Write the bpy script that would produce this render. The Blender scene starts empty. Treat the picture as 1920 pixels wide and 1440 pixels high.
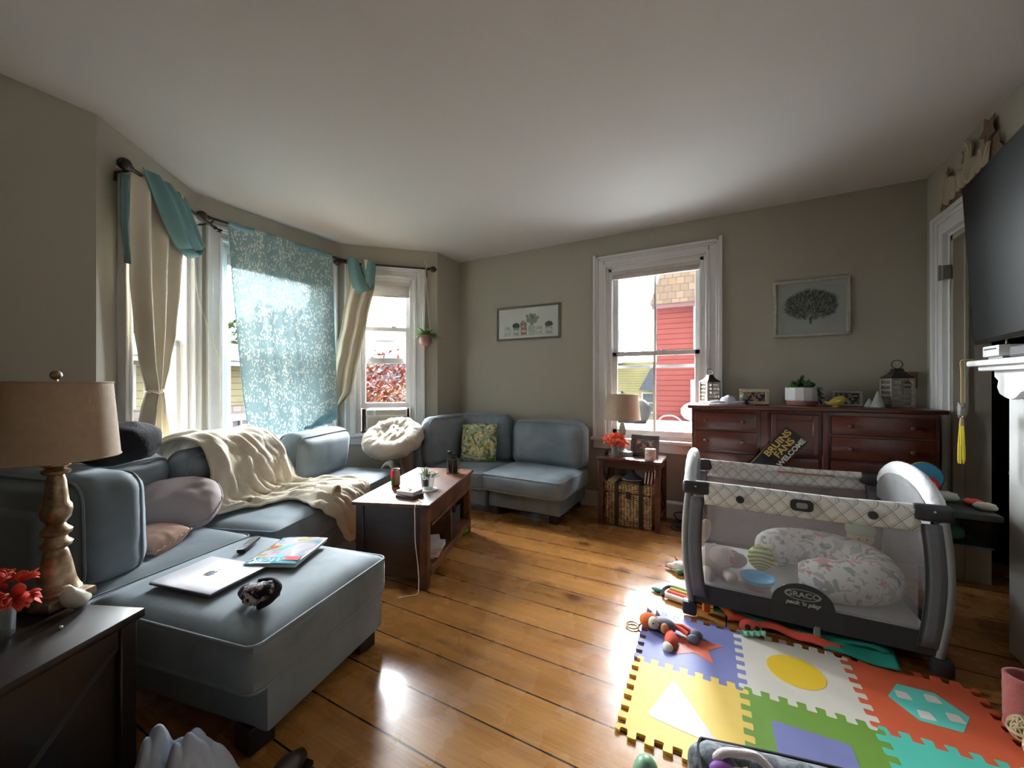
import bpy, bmesh, math, random
from mathutils import Vector, Matrix, noise as mnoise
from math import sin, cos, pi, radians as R
random.seed(7)
S = bpy.context.scene
C = S.collection
# ---------------------------------------------------------------- camera
cd = bpy.data.cameras.new('camera'); cam = bpy.data.objects.new('camera', cd); C.objects.link(cam)
cd.sensor_width = 36.0; cd.lens = 36.0*740/1920; cd.clip_start = 0.02; cd.clip_end = 300
cam.location = (0, 0, 1.25); cam.rotation_euler = (pi/2, 0, R(28.5))
S.camera = cam
# ---------------------------------------------------------------- world, exposure
W = bpy.data.worlds.new('overcast'); S.world = W; W.use_nodes = True
wn = W.node_tree.nodes; wl = W.node_tree.links
bg = wn['Background']
# overcast sky; an added bright lobe faces the windows to light the room
tc = wn.new('ShaderNodeTexCoord'); dp = wn.new('ShaderNodeVectorMath'); dp.operation = 'DOT_PRODUCT'
dp.inputs[1].default_value = Vector((-0.62, 0.74, 0.26)).normalized()
mr = wn.new('ShaderNodeMapRange'); mr.interpolation_type = 'SMOOTHSTEP'
mr.inputs['From Min'].default_value = -0.05; mr.inputs['From Max'].default_value = 0.85
mr.inputs['To Min'].default_value = 3.5; mr.inputs['To Max'].default_value = 95.0
wl.new(tc.outputs['Generated'], dp.inputs[0]); wl.new(dp.outputs['Value'], mr.inputs['Value']); wl.new(mr.outputs[0], bg.inputs['Strength'])
bg.inputs['Color'].default_value = (0.93, 0.96, 1.0, 1)
S.view_settings.view_transform = 'Standard'; S.view_settings.look = 'None'; S.view_settings.gamma = 1.0
S.view_settings.use_curve_mapping = False; S.view_settings.exposure = 0.92
S.cycles.max_bounces = 9; S.cycles.diffuse_bounces = 6; S.cycles.glossy_bounces = 4
S.cycles.transparent_max_bounces = 24; S.cycles.transmission_bounces = 6
S.cycles.sample_clamp_indirect = 6.0; S.cycles.caustics_reflective = False; S.cycles.caustics_refractive = False
S.cycles.use_denoising = True
# daylight portals in the four window openings (they only guide sampling of the sky)
def portal(x, y, z, sx, sz, ang):
    l = bpy.data.lights.new('window_portal', 'AREA'); l.shape = 'RECTANGLE'; l.size = sx; l.size_y = sz
    l.cycles.is_portal = True
    o = bpy.data.objects.new('window_portal', l); C.objects.link(o); o.location = (x, y, z)
    o.rotation_euler = (R(90), 0, ang)     # emits along its local -z
    return o

# ---------------------------------------------------------------- materials
MATS = {}
def srgb(r, g, b):
    f = lambda c: (c/255/12.92) if c/255 <= 0.04045 else ((c/255+0.055)/1.055)**2.4
    return (f(r), f(g), f(b))
class NT:
    def __init__(s, name):
        s.m = bpy.data.materials.new(name); s.m.use_nodes = True
        s.t = s.m.node_tree; s.n = s.t.nodes; s.p = s.n['Principled BSDF']; s.out = s.n['Material Output']
        s.tc = None
    def N(s, t, **k):
        n = s.n.new('ShaderNode'+t)
        for a, v in k.items(): setattr(n, a, v)
        return n
    def L(s, a, b): s.t.links.new(a, b)
    def co(s, kind='Object', scale=None, rot=None):
        if s.tc is None: s.tc = s.N('TexCoord')
        o = s.tc.outputs[kind]
        if scale is not None or rot is not None:
            mp = s.N('Mapping'); s.L(o, mp.inputs[0])
            if scale is not None: mp.inputs['Scale'].default_value = scale
            if rot is not None: mp.inputs['Rotation'].default_value = rot
            o = mp.outputs[0]
        return o
    def noise(s, scale, detail=3, rough=0.5, co=None, dist=0):
        n = s.N('TexNoise'); n.inputs['Scale'].default_value = scale; n.inputs['Detail'].default_value = detail
        n.inputs['Roughness'].default_value = rough; n.inputs['Distortion'].default_value = dist
        s.L(co or s.co(), n.inputs['Vector']); return n.outputs['Fac']
    def ramp(s, fac, stops, interp='LINEAR'):
        r = s.N('ValToRGB'); s.L(fac, r.inputs[0]); e = r.color_ramp.elements; r.color_ramp.interpolation = interp
        while len(e) < len(stops): e.new(0.5)
        for k, (p, c) in enumerate(stops):
            e[k].position = p; e[k].color = (*c, 1) if len(c) == 3 else c
        return r.outputs[0]
    def mix(s, fac, a, b, mode='MIX'):
        m = s.N('Mix', data_type='RGBA', blend_type=mode)
        for sock, v in ((0, fac), (6, a), (7, b)):
            if isinstance(v, (int, float)): m.inputs[sock].default_value = v
            elif isinstance(v, tuple): m.inputs[sock].default_value = (*v, 1) if len(v) == 3 else v
            else: s.L(v, m.inputs[sock])
        return m.outputs[2]
    def math(s, op, a, b=None, c=None):
        m = s.N('Math', operation=op)
        for k, v in enumerate((a, b, c)):
            if v is None: continue
            if isinstance(v, (int, float)): m.inputs[k].default_value = v
            else: s.L(v, m.inputs[k])
        return m.outputs[0]
    def bump(s, h, strength=0.3, dist=0.01):
        b = s.N('Bump'); b.inputs['Strength'].default_value = strength; b.inputs['Distance'].default_value = dist
        s.L(h, b.inputs['Height']); s.L(b.outputs[0], s.p.inputs['Normal'])
    def setp(s, **k):
        for a, v in k.items():
            i = s.p.inputs[a.replace('_', ' ')]
            if hasattr(v, 'is_linked') or hasattr(v, 'links'): s.L(v, i)
            elif isinstance(v, tuple) and len(v) == 3: i.default_value = (*v, 1)
            else: i.default_value = v
        return s
def simple(name, col, rough=0.6, metal=0.0, var=0.12, vs=12, bump=0.0, bs=60, sheen=0.0, coat=0.0, alpha=None, sub=0.0):
    if name in MATS: return MATS[name]
    t = NT(name); c2 = tuple(max(0, x*(1-var)) for x in col); c3 = tuple(min(1, x*(1+var)) for x in col)
    t.setp(Base_Color=t.ramp(t.noise(vs), [(0.3, c2), (0.7, c3)]), Roughness=rough, Metallic=metal)
    if bump: t.bump(t.noise(bs, 4), bump, 0.004)
    if sheen: t.setp(Sheen_Weight=sheen, Sheen_Roughness=0.4)
    if coat: t.setp(Coat_Weight=coat, Coat_Roughness=0.08)
    MATS[name] = t.m; return t.m

# ---------------------------------------------------------------- mesh helpers
class MB:
    """collects shapes in one bmesh and links them as ONE mesh object"""
    def __init__(s): s.b = bmesh.new(); s.M = Matrix.Identity(4)
    def at(s, loc=(0, 0, 0), rz=0, rx=0, ry=0):
        s.M = Matrix.Translation(loc) @ Matrix.Rotation(rz, 4, 'Z') @ Matrix.Rotation(ry, 4, 'Y') @ Matrix.Rotation(rx, 4, 'X'); return s
    def _v(s, p): return s.b.verts.new(s.M @ Vector(p))
    def box(s, x0, x1, y0, y1, z0, z1, bev=0.0, seg=2):
        n0 = set(s.b.verts)
        r = bmesh.ops.create_cube(s.b, size=1.0)
        vs = r['verts']
        for v in vs:
            v.co = Vector(((x0+x1)/2+v.co.x*(x1-x0), (y0+y1)/2+v.co.y*(y1-y0), (z0+z1)/2+v.co.z*(z1-z0)))
        if bev:
            es = list({e for v in vs for e in v.link_edges})
            r = bmesh.ops.bevel(s.b, geom=es, offset=bev, segments=seg, affect='EDGES', profile=0.5)
            vs = [v for v in s.b.verts if v not in n0]
        for v in vs: v.co = s.M @ v.co
        return s
    def grid(s, f, nu, nv, closeu=False, closev=False):
        g = [[s._v(f(i/(nu if closeu else nu-1), j/(nv if closev else nv-1))) for j in range(nv)] for i in range(nu)]
        for i in range(nu if closeu else nu-1):
            for j in range(nv if closev else nv-1):
                a, b, c, d = g[i][j], g[(i+1) % nu][j], g[(i+1) % nu][(j+1) % nv], g[i][(j+1) % nv]
                try: s.b.faces.new((a, b, c, d))
                except ValueError: pass
        s.g = g; return s
    def lathe(s, prof, n=28, c=(0, 0, 0), cap=True):
        c = Vector(c)
        s.grid(lambda u, v: c+Vector((prof[round(v*(len(prof)-1))][0]*cos(2*pi*u), prof[round(v*(len(prof)-1))][0]*sin(2*pi*u), prof[round(v*(len(prof)-1))][1])), n, len(prof), closeu=True)
        g = s.g
        if cap:
            for k in (0, -1):
                if prof[k][0] > 1e-5:
                    try: s.b.faces.new([g[i][k] for i in range(n)])
                    except ValueError: pass
        return s
    def tube(s, pts, r, n=8, cap=True, closed=False):
        pts = [Vector(p) for p in pts]; m = len(pts); up = None; rings = []
        for i, p in enumerate(pts):
            if closed: t = (pts[(i+1) % m]-pts[i-1])
            else: t = pts[min(i+1, m-1)]-pts[max(i-1, 0)]
            t = t.normalized() if t.length > 1e-9 else Vector((0, 0, 1))
            if up is None: up = Vector((0, 0, 1)) if abs(t.z) < 0.9 else Vector((1, 0, 0))
            x = t.cross(up)
            if x.length < 1e-6: x = t.orthogonal()
            x.normalize(); y = x.cross(t).normalized(); up = y
            rr = r[i] if isinstance(r, (list, tuple)) else r
            rings.append([s._v(p+x*rr*cos(2*pi*k/n)+y*rr*sin(2*pi*k/n)) for k in range(n)])
        for i in range(m if closed else m-1):
            A, B = rings[i], rings[(i+1) % m]
            for k in range(n):
                try: s.b.faces.new((A[k], A[(k+1) % n], B[(k+1) % n], B[k]))
                except ValueError: pass
        if cap and not closed:
            for rg in (rings[0], rings[-1]):
                try: s.b.faces.new(rg)
                except ValueError: pass
        return s
    def prism(s, poly, z0, z1):
        a = [s._v((x, y, z0)) for x, y in poly]; b = [s._v((x, y, z1)) for x, y in poly]; n = len(poly)
        s.b.faces.new(a[::-1]); s.b.faces.new(b)
        for i in range(n): s.b.faces.new((a[i], a[(i+1) % n], b[(i+1) % n], b[i]))
        return s
    def ell(s, c, r, nu=20, nv=12, e=1.0, nz=0.0, nsc=4.0):
        """ellipsoid; e<1 squares it off; nz adds lumps"""
        rx, ry, rz = (r, r, r) if isinstance(r, (int, float)) else r
        P = lambda v: math.copysign(abs(v)**e, v)
        def f(u, v):
            a = 2*pi*u; b = -pi/2+pi*v
            p = Vector((P(cos(b))*P(cos(a))*rx, P(cos(b))*P(sin(a))*ry, P(sin(b))*rz))
            if nz: p *= 1+nz*mnoise.noise(p*nsc/max(rx, ry, rz)+Vector(c)*7)
            return Vector(c)+p
        s.grid(f, nu, nv, closeu=True); return s
    def cushion(s, w, d, h, c=(0, 0, 0), r=0.05, puff=0.02, n=14, wr=0.004, seed=0, side=0.012):
        """box cushion centred on c: rounded edges, crowned faces, fine creases"""
        b2 = bmesh.new(); bmesh.ops.create_cube(b2, size=2.0)
        bmesh.ops.subdivide_edges(b2, edges=b2.edges[:], cuts=n, use_grid_fill=True)
        hx, hy, hz = w/2, d/2, h/2; mp = {}
        for v in b2.verts:
            q = v.co.copy()
            p = Vector((q.x*hx, q.y*hy, q.z*hz))
            cl = Vector((max(-hx+r, min(hx-r, p.x)), max(-hy+r, min(hy-r, p.y)), max(-hz+min(r, hz), min(hz-min(r, hz), p.z))))
            dd = p-cl
            if dd.length > 1e-9: p = cl+dd.normalized()*min(r, dd.length*1.0 if False else r)
            fx = 1-q.x*q.x; fy = 1-q.y*q.y; fz = 1-q.z*q.z
            p.z += math.copysign(1, q.z)*puff*(fx*fy)**0.5*abs(q.z)
            p.x += q.x*side*fz*fy**0.3; p.y += q.y*side*fz*fx**0.3
            if wr:
                k = mnoise.noise(Vector((p.x*7+seed, p.y*7, p.z*7)))+0.5*mnoise.noise(Vector((p.x*19, p.y*19+seed, p.z*19)))
                p += p.normalized()*wr*k
            mp[v] = s._v(p+Vector(c))
        for f in b2.faces: s.b.faces.new([mp[v] for v in f.verts])
        b2.free(); return s
    def build(s, name, m=None, parent=None, smooth=True, ang=40, tag=None, solid=0.0, sub=0):
        bmesh.ops.remove_doubles(s.b, verts=s.b.verts[:], dist=1e-6)
        bmesh.ops.recalc_face_normals(s.b, faces=s.b.faces[:])
        me = bpy.data.meshes.new(name); s.b.to_mesh(me); s.b.free()
        if smooth:
            me.shade_smooth()
            if ang < 180:
                try: me.set_sharp_from_angle(angle=R(ang))
                except Exception: pass
        o = bpy.data.objects.new(name, me); C.objects.link(o)
        if m is not None: me.materials.append(m)
        if parent is not None: o.parent = parent
        if solid:
            md = o.modifiers.new('solid', 'SOLIDIFY'); md.thickness = solid; md.offset = 0
        if sub:
            md = o.modifiers.new('sub', 'SUBSURF'); md.levels = md.render_levels = sub
        if tag: settag(o, *tag)
        return o
def settag(o, label, cat, group=None):
    o['label'] = label; o['category'] = cat
    if group: o['group'] = group
    return o
def thing(name, label, cat, loc=(0, 0, 0), rz=0, group=None):
    o = bpy.data.objects.new(name, None); C.objects.link(o); o.location = loc; o.rotation_euler = (0, 0, rz)
    o.empty_display_size = 0.05
    return settag(o, label, cat, group)
def structure(o): o['kind'] = 'structure'; return o
def lab(o, t): o['label'] = t; return o
def text_part(txt, size, m, parent, loc, rot, name='lettering', ext=0.001, align='CENTER', shear=0, sx=1.0, bold=0.0):
    c = bpy.data.curves.new('t', 'FONT'); c.body = txt; c.size = size; c.extrude = ext; c.align_x = align; c.align_y = 'CENTER'
    c.shear = shear; c.offset = bold
    o = bpy.data.objects.new('t', c); C.objects.link(o)
    dg = bpy.context.evaluated_depsgraph_get(); me = bpy.data.meshes.new_from_object(o.evaluated_get(dg)); me.name = name
    bpy.data.objects.remove(o); bpy.data.curves.remove(c)
    q = bpy.data.objects.new(name, me); C.objects.link(q); me.materials.clear(); me.materials.append(m)
    q.parent = parent; q.location = loc; q.rotation_euler = rot; q.scale = (sx, 1, 1)
    return q
def copy_tree(o, parent=None):
    c = o.copy(); C.objects.link(c); c.parent = parent
    for ch in list(o.children): copy_tree(ch, c)
    return c
def cr(pts, n=8, closed=False):
    """Catmull-Rom curve through points"""
    P = [Vector(p) for p in pts]; m = len(P); out = []
    rng = m if closed else m-1
    for i in range(rng):
        a, b, c, d = (P[(i-1) % m] if closed or i > 0 else P[0]), P[i], P[(i+1) % m], (P[(i+2) % m] if closed or i+2 < m else P[-1])
        for k in range(n):
            t = k/n
            out.append(0.5*((2*b)+(c-a)*t+(2*a-5*b+4*c-d)*t*t+(3*b-a-3*c+d)*t**3))
    if not closed: out.append(P[-1].copy())
    return out

# ---- shared materials
def m_wall():
    t = NT('wall_paint'); t.setp(Base_Color=t.ramp(t.noise(1.5), [(0.3, srgb(168, 164, 150)), (0.7, srgb(172, 168, 154))]), Roughness=0.7)
    t.bump(t.noise(90, 3), 0.06, 0.002); return t.m
def m_floor():
    t = NT('pine_floor')
    # boards run along x; random tone per board
    co = t.co('Object')
    br = t.N('TexBrick'); t.L(co, br.inputs['Vector']); br.offset = 0.37; br.offset_frequency = 2
    for k, v in (('Scale', 1.0), ('Mortar Size', 0.0038), ('Mortar Smooth', 0.3), ('Bias', 0.0), ('Brick Width', 5.3), ('Row Height', 0.205)): br.inputs[k].default_value = v
    br.inputs['Color1'].default_value = (0, 0, 0, 1); br.inputs['Color2'].default_value = (1, 1, 1, 1); br.inputs['Mortar'].default_value = (0.5, 0.5, 0.5, 1)
    g1 = t.noise(1.0, 6, 0.6, t.co('Object', (0.7, 20, 1)), 0.5)
    g2 = t.noise(1.0, 3, 0.6, t.co('Object', (6, 120, 1)))
    tone = t.math('ADD', t.math('MULTIPLY', g1, 0.75), t.math('MULTIPLY', br.outputs['Color'], 0.22))
    base = t.ramp(tone, [(0.22, srgb(120, 74, 32)), (0.45, srgb(166, 110, 52)), (0.62, srgb(188, 132, 68)), (0.85, srgb(206, 156, 90))])
    base = t.mix(0.25, base, t.ramp(g2, [(0.35, srgb(126, 80, 38)), (0.65, srgb(206, 156, 92))]))
    vo = t.N('TexVoronoi'); vo.inputs['Scale'].default_value = 1.0; t.L(t.co('Object', (2.0, 4.2, 1)), vo.inputs['Vector'])
    dn = t.math('ADD', vo.outputs['Distance'], t.math('MULTIPLY', t.noise(16, 3), 0.16))
    knot = t.ramp(dn, [(0.15, (1, 1, 1)), (0.20, (0.5, 0.5, 0.5)), (0.29, (0, 0, 0))])
    base = t.mix(t.math('MULTIPLY', knot, 0.78), base, srgb(80, 34, 12))
    base = t.mix(t.math('GREATER_THAN', br.outputs['Fac'], 0.3), base, srgb(38, 17, 8))
    t.setp(Base_Color=base, Roughness=t.ramp(t.noise(7, 4), [(0.3, (0.2,)*3), (0.75, (0.36,)*3)]), Coat_Weight=0.35, Coat_Roughness=0.12)
    h = t.math('ADD', t.math('MULTIPLY', br.outputs['Fac'], -1.0), t.math('ADD', t.math('MULTIPLY', t.noise(4.5, 2), 0.9), t.math('MULTIPLY', t.noise(26, 3), 0.22)))
    t.bump(h, 0.35, 0.006); return t.m
def m_wood(name, dark, light, sc=(1.5, 22, 22), rough=0.3, coat=0.3, spec=0.5):
    t = NT(name)
    n = t.noise(1.0, 5, 0.6, t.co('Object', sc), 0.8)
    t.setp(Base_Color=t.ramp(n, [(0.3, dark), (0.7, light)]), Roughness=rough, Coat_Weight=coat, Coat_Roughness=0.15); t.bump(n, 0.1, 0.002); return t.m
def m_glass(name='window_glass', tint=(0.97, 0.985, 0.98), haze=0.0):
    t = NT(name); tr = t.N('BsdfTransparent'); tr.inputs[0].default_value = (*tint, 1); gl = t.N('BsdfGlossy'); gl.inputs['Roughness'].default_value = 0.02
    fr = t.N('LayerWeight'); fr.inputs[0].default_value = 0.12
    mx = t.N('MixShader'); t.L(t.math('MULTIPLY', fr.outputs[0], 0.7), mx.inputs[0]); t.L(tr.outputs[0], mx.inputs[1]); t.L(gl.outputs[0], mx.inputs[2]); 
    if haze:
        df = t.N('BsdfDiffuse'); df.inputs[0].default_value = (0.7, 0.72, 0.73, 1); m2 = t.N('MixShader'); m2.inputs[0].default_value = haze; t.L(mx.outputs[0], m2.inputs[1]); t.L(df.outputs[0], m2.inputs[2]); mx = m2
    t.L(mx.outputs[0], t.out.inputs[0]); return t.m
def m_velvet(name, c1, c2):
    t = NT(name); n = t.noise(3.0, 4, 0.55, None, 0.5)
    t.setp(Base_Color=t.ramp(n, [(0.32, c1), (0.7, c2)]), Roughness=0.72, Sheen_Weight=0.55, Sheen_Roughness=0.32, Sheen_Tint=(0.75, 0.88, 1.0))
    t.bump(t.noise(14, 4), 0.12, 0.006); return t.m
WALLM = m_wall(); FLOORM = m_floor(); GLASS = m_glass()
WHITE = simple('white_trim_paint', srgb(226, 226, 226), 0.35, var=0.02)
CEILM = simple('ceiling_paint', srgb(211, 209, 206), 0.8, var=0.015, vs=2)
BLIND = simple('blind_slats', srgb(205, 198, 192), 0.6, var=0.05)
BLACKM = simple('black_iron', (0.02, 0.018, 0.016), 0.45, metal=0.6)
# ---------------------------------------------------------------- room shell
H = 2.74
def wall(name, p, q, holes, th=0.16, z1=H, ext=(0, 0), m=None):
    """wall from p to q (room on the left when walking p->q means thickness goes right/outside)"""
    p = Vector(p); q = Vector(q); L = (q-p).length; a = math.atan2(q.y-p.y, q.x-p.x)
    mb = MB().at((p.x, p.y, 0), a); x = -ext[0]
    for (s0, s1, z0, zt) in sorted(holes):
        mb.box(x, s0, 0, th, 0, z1)
        if z0 > 0: mb.box(s0, s1, 0, th, 0, z0)
        mb.box(s0, s1, 0, th, zt, z1); x = s1
    mb.box(x, L+ext[1], 0, th, 0, z1)
    return structure(mb.build(name, m or WALLM, smooth=False)), a
pO = (-3.08, -1.9); pA = (-3.06, 0.82); pB = (-3.64, 1.53); pC = (-3.62, 2.81); pD = (-2.87, 3.52); pE = (-2.87, 3.95)
wall('wall_left', pO, pA, [])
_, aL = wall('wall_bay_left', pA, pB, [(0.235, 0.83, 0.72, 2.40)])
_, aC = wall('wall_bay_center', pB, pC, [(0.19, 1.10, 0.72, 2.40)])
_, aR = wall('wall_bay_right', pC, pD, [(0.19, 0.76, 0.72, 2.40)])
wall('wall_corner', pD, pE, [])
wall('wall_back', (-2.87, 3.95), (1.28, 3.95), [(-1.04+2.87, -0.18+2.87, 0.72, 2.40)], ext=(0.1, 0))
# right wall: from the back corner towards the camera, with the doorway
wall('wall_right', (1.28, 4.11), (1.28, -1.9), [(0.50, 1.42, 0.0, 2.21)], th=0.16)
wall('wall_rear', (1.44, -1.9), (-3.24, -1.9), [], m=simple('bounce_absorbing_dark', (0.03, 0.022, 0.018), 0.6))  # near-black colour on this unseen wall added to soak up bounced light
fl = MB(); fl.b.faces.new([fl._v(p) for p in ((-3.9, -2.1, 0), (4.2, -2.1, 0), (4.2, 5.3, 0), (1.28, 5.3, 0), (1.28, 4.1, 0), (-3.9, 4.1, 0))])
bmesh.ops.solidify(fl.b, geom=fl.b.faces[:], thickness=0.0)
structure(fl.build('floor', FLOORM, smooth=False))
structure(MB().box(-3.9, 4.2, -2.1, 5.4, H, H+0.1).build('ceiling', CEILM, smooth=False))
# the dim room seen through the doorway
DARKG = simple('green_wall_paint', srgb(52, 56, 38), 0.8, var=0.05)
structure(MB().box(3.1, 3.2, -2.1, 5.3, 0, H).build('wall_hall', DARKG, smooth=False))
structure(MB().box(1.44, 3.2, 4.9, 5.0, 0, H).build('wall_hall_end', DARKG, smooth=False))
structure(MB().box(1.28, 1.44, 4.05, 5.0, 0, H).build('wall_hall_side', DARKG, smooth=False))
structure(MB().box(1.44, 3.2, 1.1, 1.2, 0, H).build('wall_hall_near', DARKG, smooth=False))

def moulding(mb, s0, s1, z0, z1, w=0.15, sides='lrt', y=0.0):
    """stepped casing around an opening, in wall coordinates (x along wall, -y into the room)"""
    steps = [(0.0, 0.02, -0.006), (0.02, 0.045, -0.034), (0.045, 0.10, -0.022), (0.10, 0.122, -0.03), (0.122, 0.15, -0.045)]
    k = w/0.15
    for a, b, d in steps:
        a *= k; b *= k
        if 'l' in sides: mb.box(s0-b, s0-a, d, 0.0, z0, z1+b, 0.003, 1)
        if 'r' in sides: mb.box(s1+a, s1+b, d, 0.0, z0, z1+b, 0.003, 1)
        if 't' in sides: mb.box(s0-a, s1+a, d, 0.0, z1+a, z1+b, 0.003, 1)
def sash(T, s0, s1, z0, z1, y, fw=0.045, muntin=False, name='sash', m=None, rail=None):
    mb = MB(); t = 0.018; r = rail or fw
    mb.box(s0, s0+fw, y-t, y+t, z0, z1, 0.004, 1); mb.box(s1-fw, s1, y-t, y+t, z0, z1, 0.004, 1)
    mb.box(s0, s1, y-t, y+t, z0, z0+r, 0.004, 1); mb.box(s0, s1, y-t, y+t, z1-fw, z1, 0.004, 1)
    if muntin: mb.box((s0+s1)/2-0.011, (s0+s1)/2+0.011, y-t*0.7, y+t*0.7, z0+0.02, z1-0.02)
    o = mb.build(name, WHITE, T)
    MB().box(s0+fw-0.005, s1-fw+0.005, y-0.002, y+0.002, z0+r-0.005, z1-fw+0.005).build('pane', GLASS, o, smooth=False)
    return o
def window(n, origin, ang, s0, s1, mid=1.55, muntin=False, wl=0.15, wr=0.15, low=None, blind=0.08, sillw=(0.17, 0.17), cz=0.72):
    T = bpy.data.objects.new('window_%d' % n, None); C.objects.link(T); T.location = (origin[0], origin[1], 0); T.rotation_euler = (0, 0, ang)
    structure(T)
    z0, z1 = cz, 2.40
    mb = MB(); moulding(mb, s0, s1, z0, z1, wl, 'l'); moulding(mb, s0, s1, z0, z1, wr, 'r'); moulding(mb, s0, s1, z0, z1, 0.13, 't'); mb.build('casing', WHITE, T)
    mb = MB()                                                     # jamb liner
    mb.box(s0-0.004, s0+0.03, 0.0, 0.16, z0, z1); mb.box(s1-0.03, s1+0.004, 0.0, 0.16, z0, z1); mb.box(s0, s1, 0.0, 0.16, z1-0.03, z1+0.004); mb.box(s0, s1, 0.02, 0.20, z0-0.03, z0+0.02)
    mb.build('jamb', WHITE, T)
    mb = MB(); mb.box(s0-sillw[0], s1+sillw[1], -0.065, 0.03, z0-0.035, z0, 0.008, 2); mb.box(s0-sillw[0]+0.02, s1+sillw[1]-0.02, -0.022, 0.0, z0-0.12, z0-0.035, 0.004, 1)
    mb.build('window_sill', WHITE, T)
    sash(T, s0+0.03, s1-0.03, mid-0.02, z1-0.03, 0.105, muntin=muntin, name='upper_sash')
    lo = low if low is not None else z0+0.02
    top = mid+0.02 if low is None else mid+0.02
    sash(T, s0+0.03, s1-0.03, lo, top+(0 if low is None else (low-z0-0.02)*0), 0.06, muntin=muntin, name='lower_sash', rail=0.06)
    lk = MB(); lk.box((s0+s1)/2+0.06, (s0+s1)/2+0.11, 0.035, 0.07, top, top+0.012, 0.003, 1); lk.build('sash_lock', simple('zinc', srgb(170, 165, 160), 0.4, 0.6), T)
    # storm window rail outside
    MB().box(s0+0.02, s1-0.02, 0.15, 0.165, mid-0.14, mid-0.11).build('storm_rail', WHITE, T)
    if blind:
        mb = MB(); k = int(blind/0.011)
        mb.box(s0+0.032, s1-0.032, 0.0, 0.04, z1-0.03-0.035, z1-0.03, 0.003, 1)
        for i in range(k): mb.box(s0+0.036, s1-0.036, 0.004, 0.036, z1-0.066-0.011*i-0.008, z1-0.066-0.011*i, 0.002, 1)
        mb.box(s0+0.034, s1-0.034, 0.002, 0.038, z1-0.066-0.011*k-0.02, z1-0.066-0.011*k, 0.004, 1)
        mb.build('blind', BLIND, T)
    return T
w1 = window(1, pA, aL, 0.235, 0.83, wl=0.09, wr=0.085, sillw=(0.1, 0.05))
w2 = window(2, pB, aC, 0.19, 1.10, wl=0.125, wr=0.13, sillw=(0.1, 0.1))
w3 = window(3, pC, aR, 0.19, 0.76, wl=0.13, wr=0.13, low=0.985, mid=1.86, blind=0.12, sillw=(0.12, 0.1))
w4 = window(4, (-2.87, 3.95), 0.0, 1.83, 2.69, muntin=True, blind=0.03)
# right bay window: extra rail of the dropped upper storm panel
MB().box(0.22, 0.73, 0.10, 0.13, 1.48, 1.54).build('storm_rail', WHITE, w3)
for (o, a, s, w) in ((pA, aL, 0.53, 0.54), (pB, aC, 0.645, 0.85), (pC, aR, 0.475, 0.5), ((-2.87, 3.95), 0.0, 2.26, 0.8)):
    x = o[0]+cos(a)*s-sin(a)*0.22; y = o[1]+sin(a)*s+cos(a)*0.22
    portal(x, y, 1.56, w+0.1, 1.75, a+pi)

# doorway casing (door_1)
D = bpy.data.objects.new('door_1', None); C.objects.link(D); structure(D)
D.location = (1.28, 4.11, 0); D.rotation_euler = (0, 0, -pi/2)
mb = MB(); moulding(mb, 0.50, 1.42, 0.0, 2.21, 0.165, 'lrt'); mb.build('casing', WHITE, D)
JAMB = simple('jamb_paint', srgb(176, 170, 156), 0.45, var=0.03)
mb = MB(); mb.box(0.498, 0.53, 0, 0.17, 0, 2.21); mb.box(1.39, 1.422, 0, 0.17, 0, 2.21); mb.box(0.5, 1.42, 0, 0.17, 2.18, 2.212)
mb.box(0.53, 0.545, 0.05, 0.065, 0, 2.18); mb.box(1.375, 1.39, 0.05, 0.065, 0, 2.18)
mb.build('jamb', JAMB, D)
mb = MB(); mb.box(0.486, 0.532, -0.05, -0.005, 1.93, 2.02, 0.004, 1); mb.tube([(0.508, -0.055, 1.925), (0.508, -0.055, 2.025)], 0.008); mb.build('hinge', simple('painted_hinge', srgb(140, 134, 122), 0.5, 0.2), D)
# baseboards
def base(name, p, q, h=0.16):
    p = Vector(p); q = Vector(q); a = math.atan2(q.y-p.y, q.x-p.x); L = (q-p).length
    mb = MB().at((p.x, p.y, 0), a); mb.box(0, L, -0.018, 0, 0, h, 0.004, 1); mb.box(0, L, -0.026, 0, h-0.03, h-0.012, 0.004, 1)
    return structure(mb.build(name, WHITE))
base('baseboard_left', pO, pA); base('baseboard_bay_left', pA, pB); base('baseboard_bay_center', pB, pC); base('baseboard_bay_right', pC, pD); base('baseboard_corner', pD, pE)
base('baseboard_back', pE, (1.28, 3.95)); base('baseboard_right', (1.28, 3.95), (1.28, 3.78)); base('baseboard_right_near', (1.28, 1.0), (1.28, -1.9))
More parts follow.
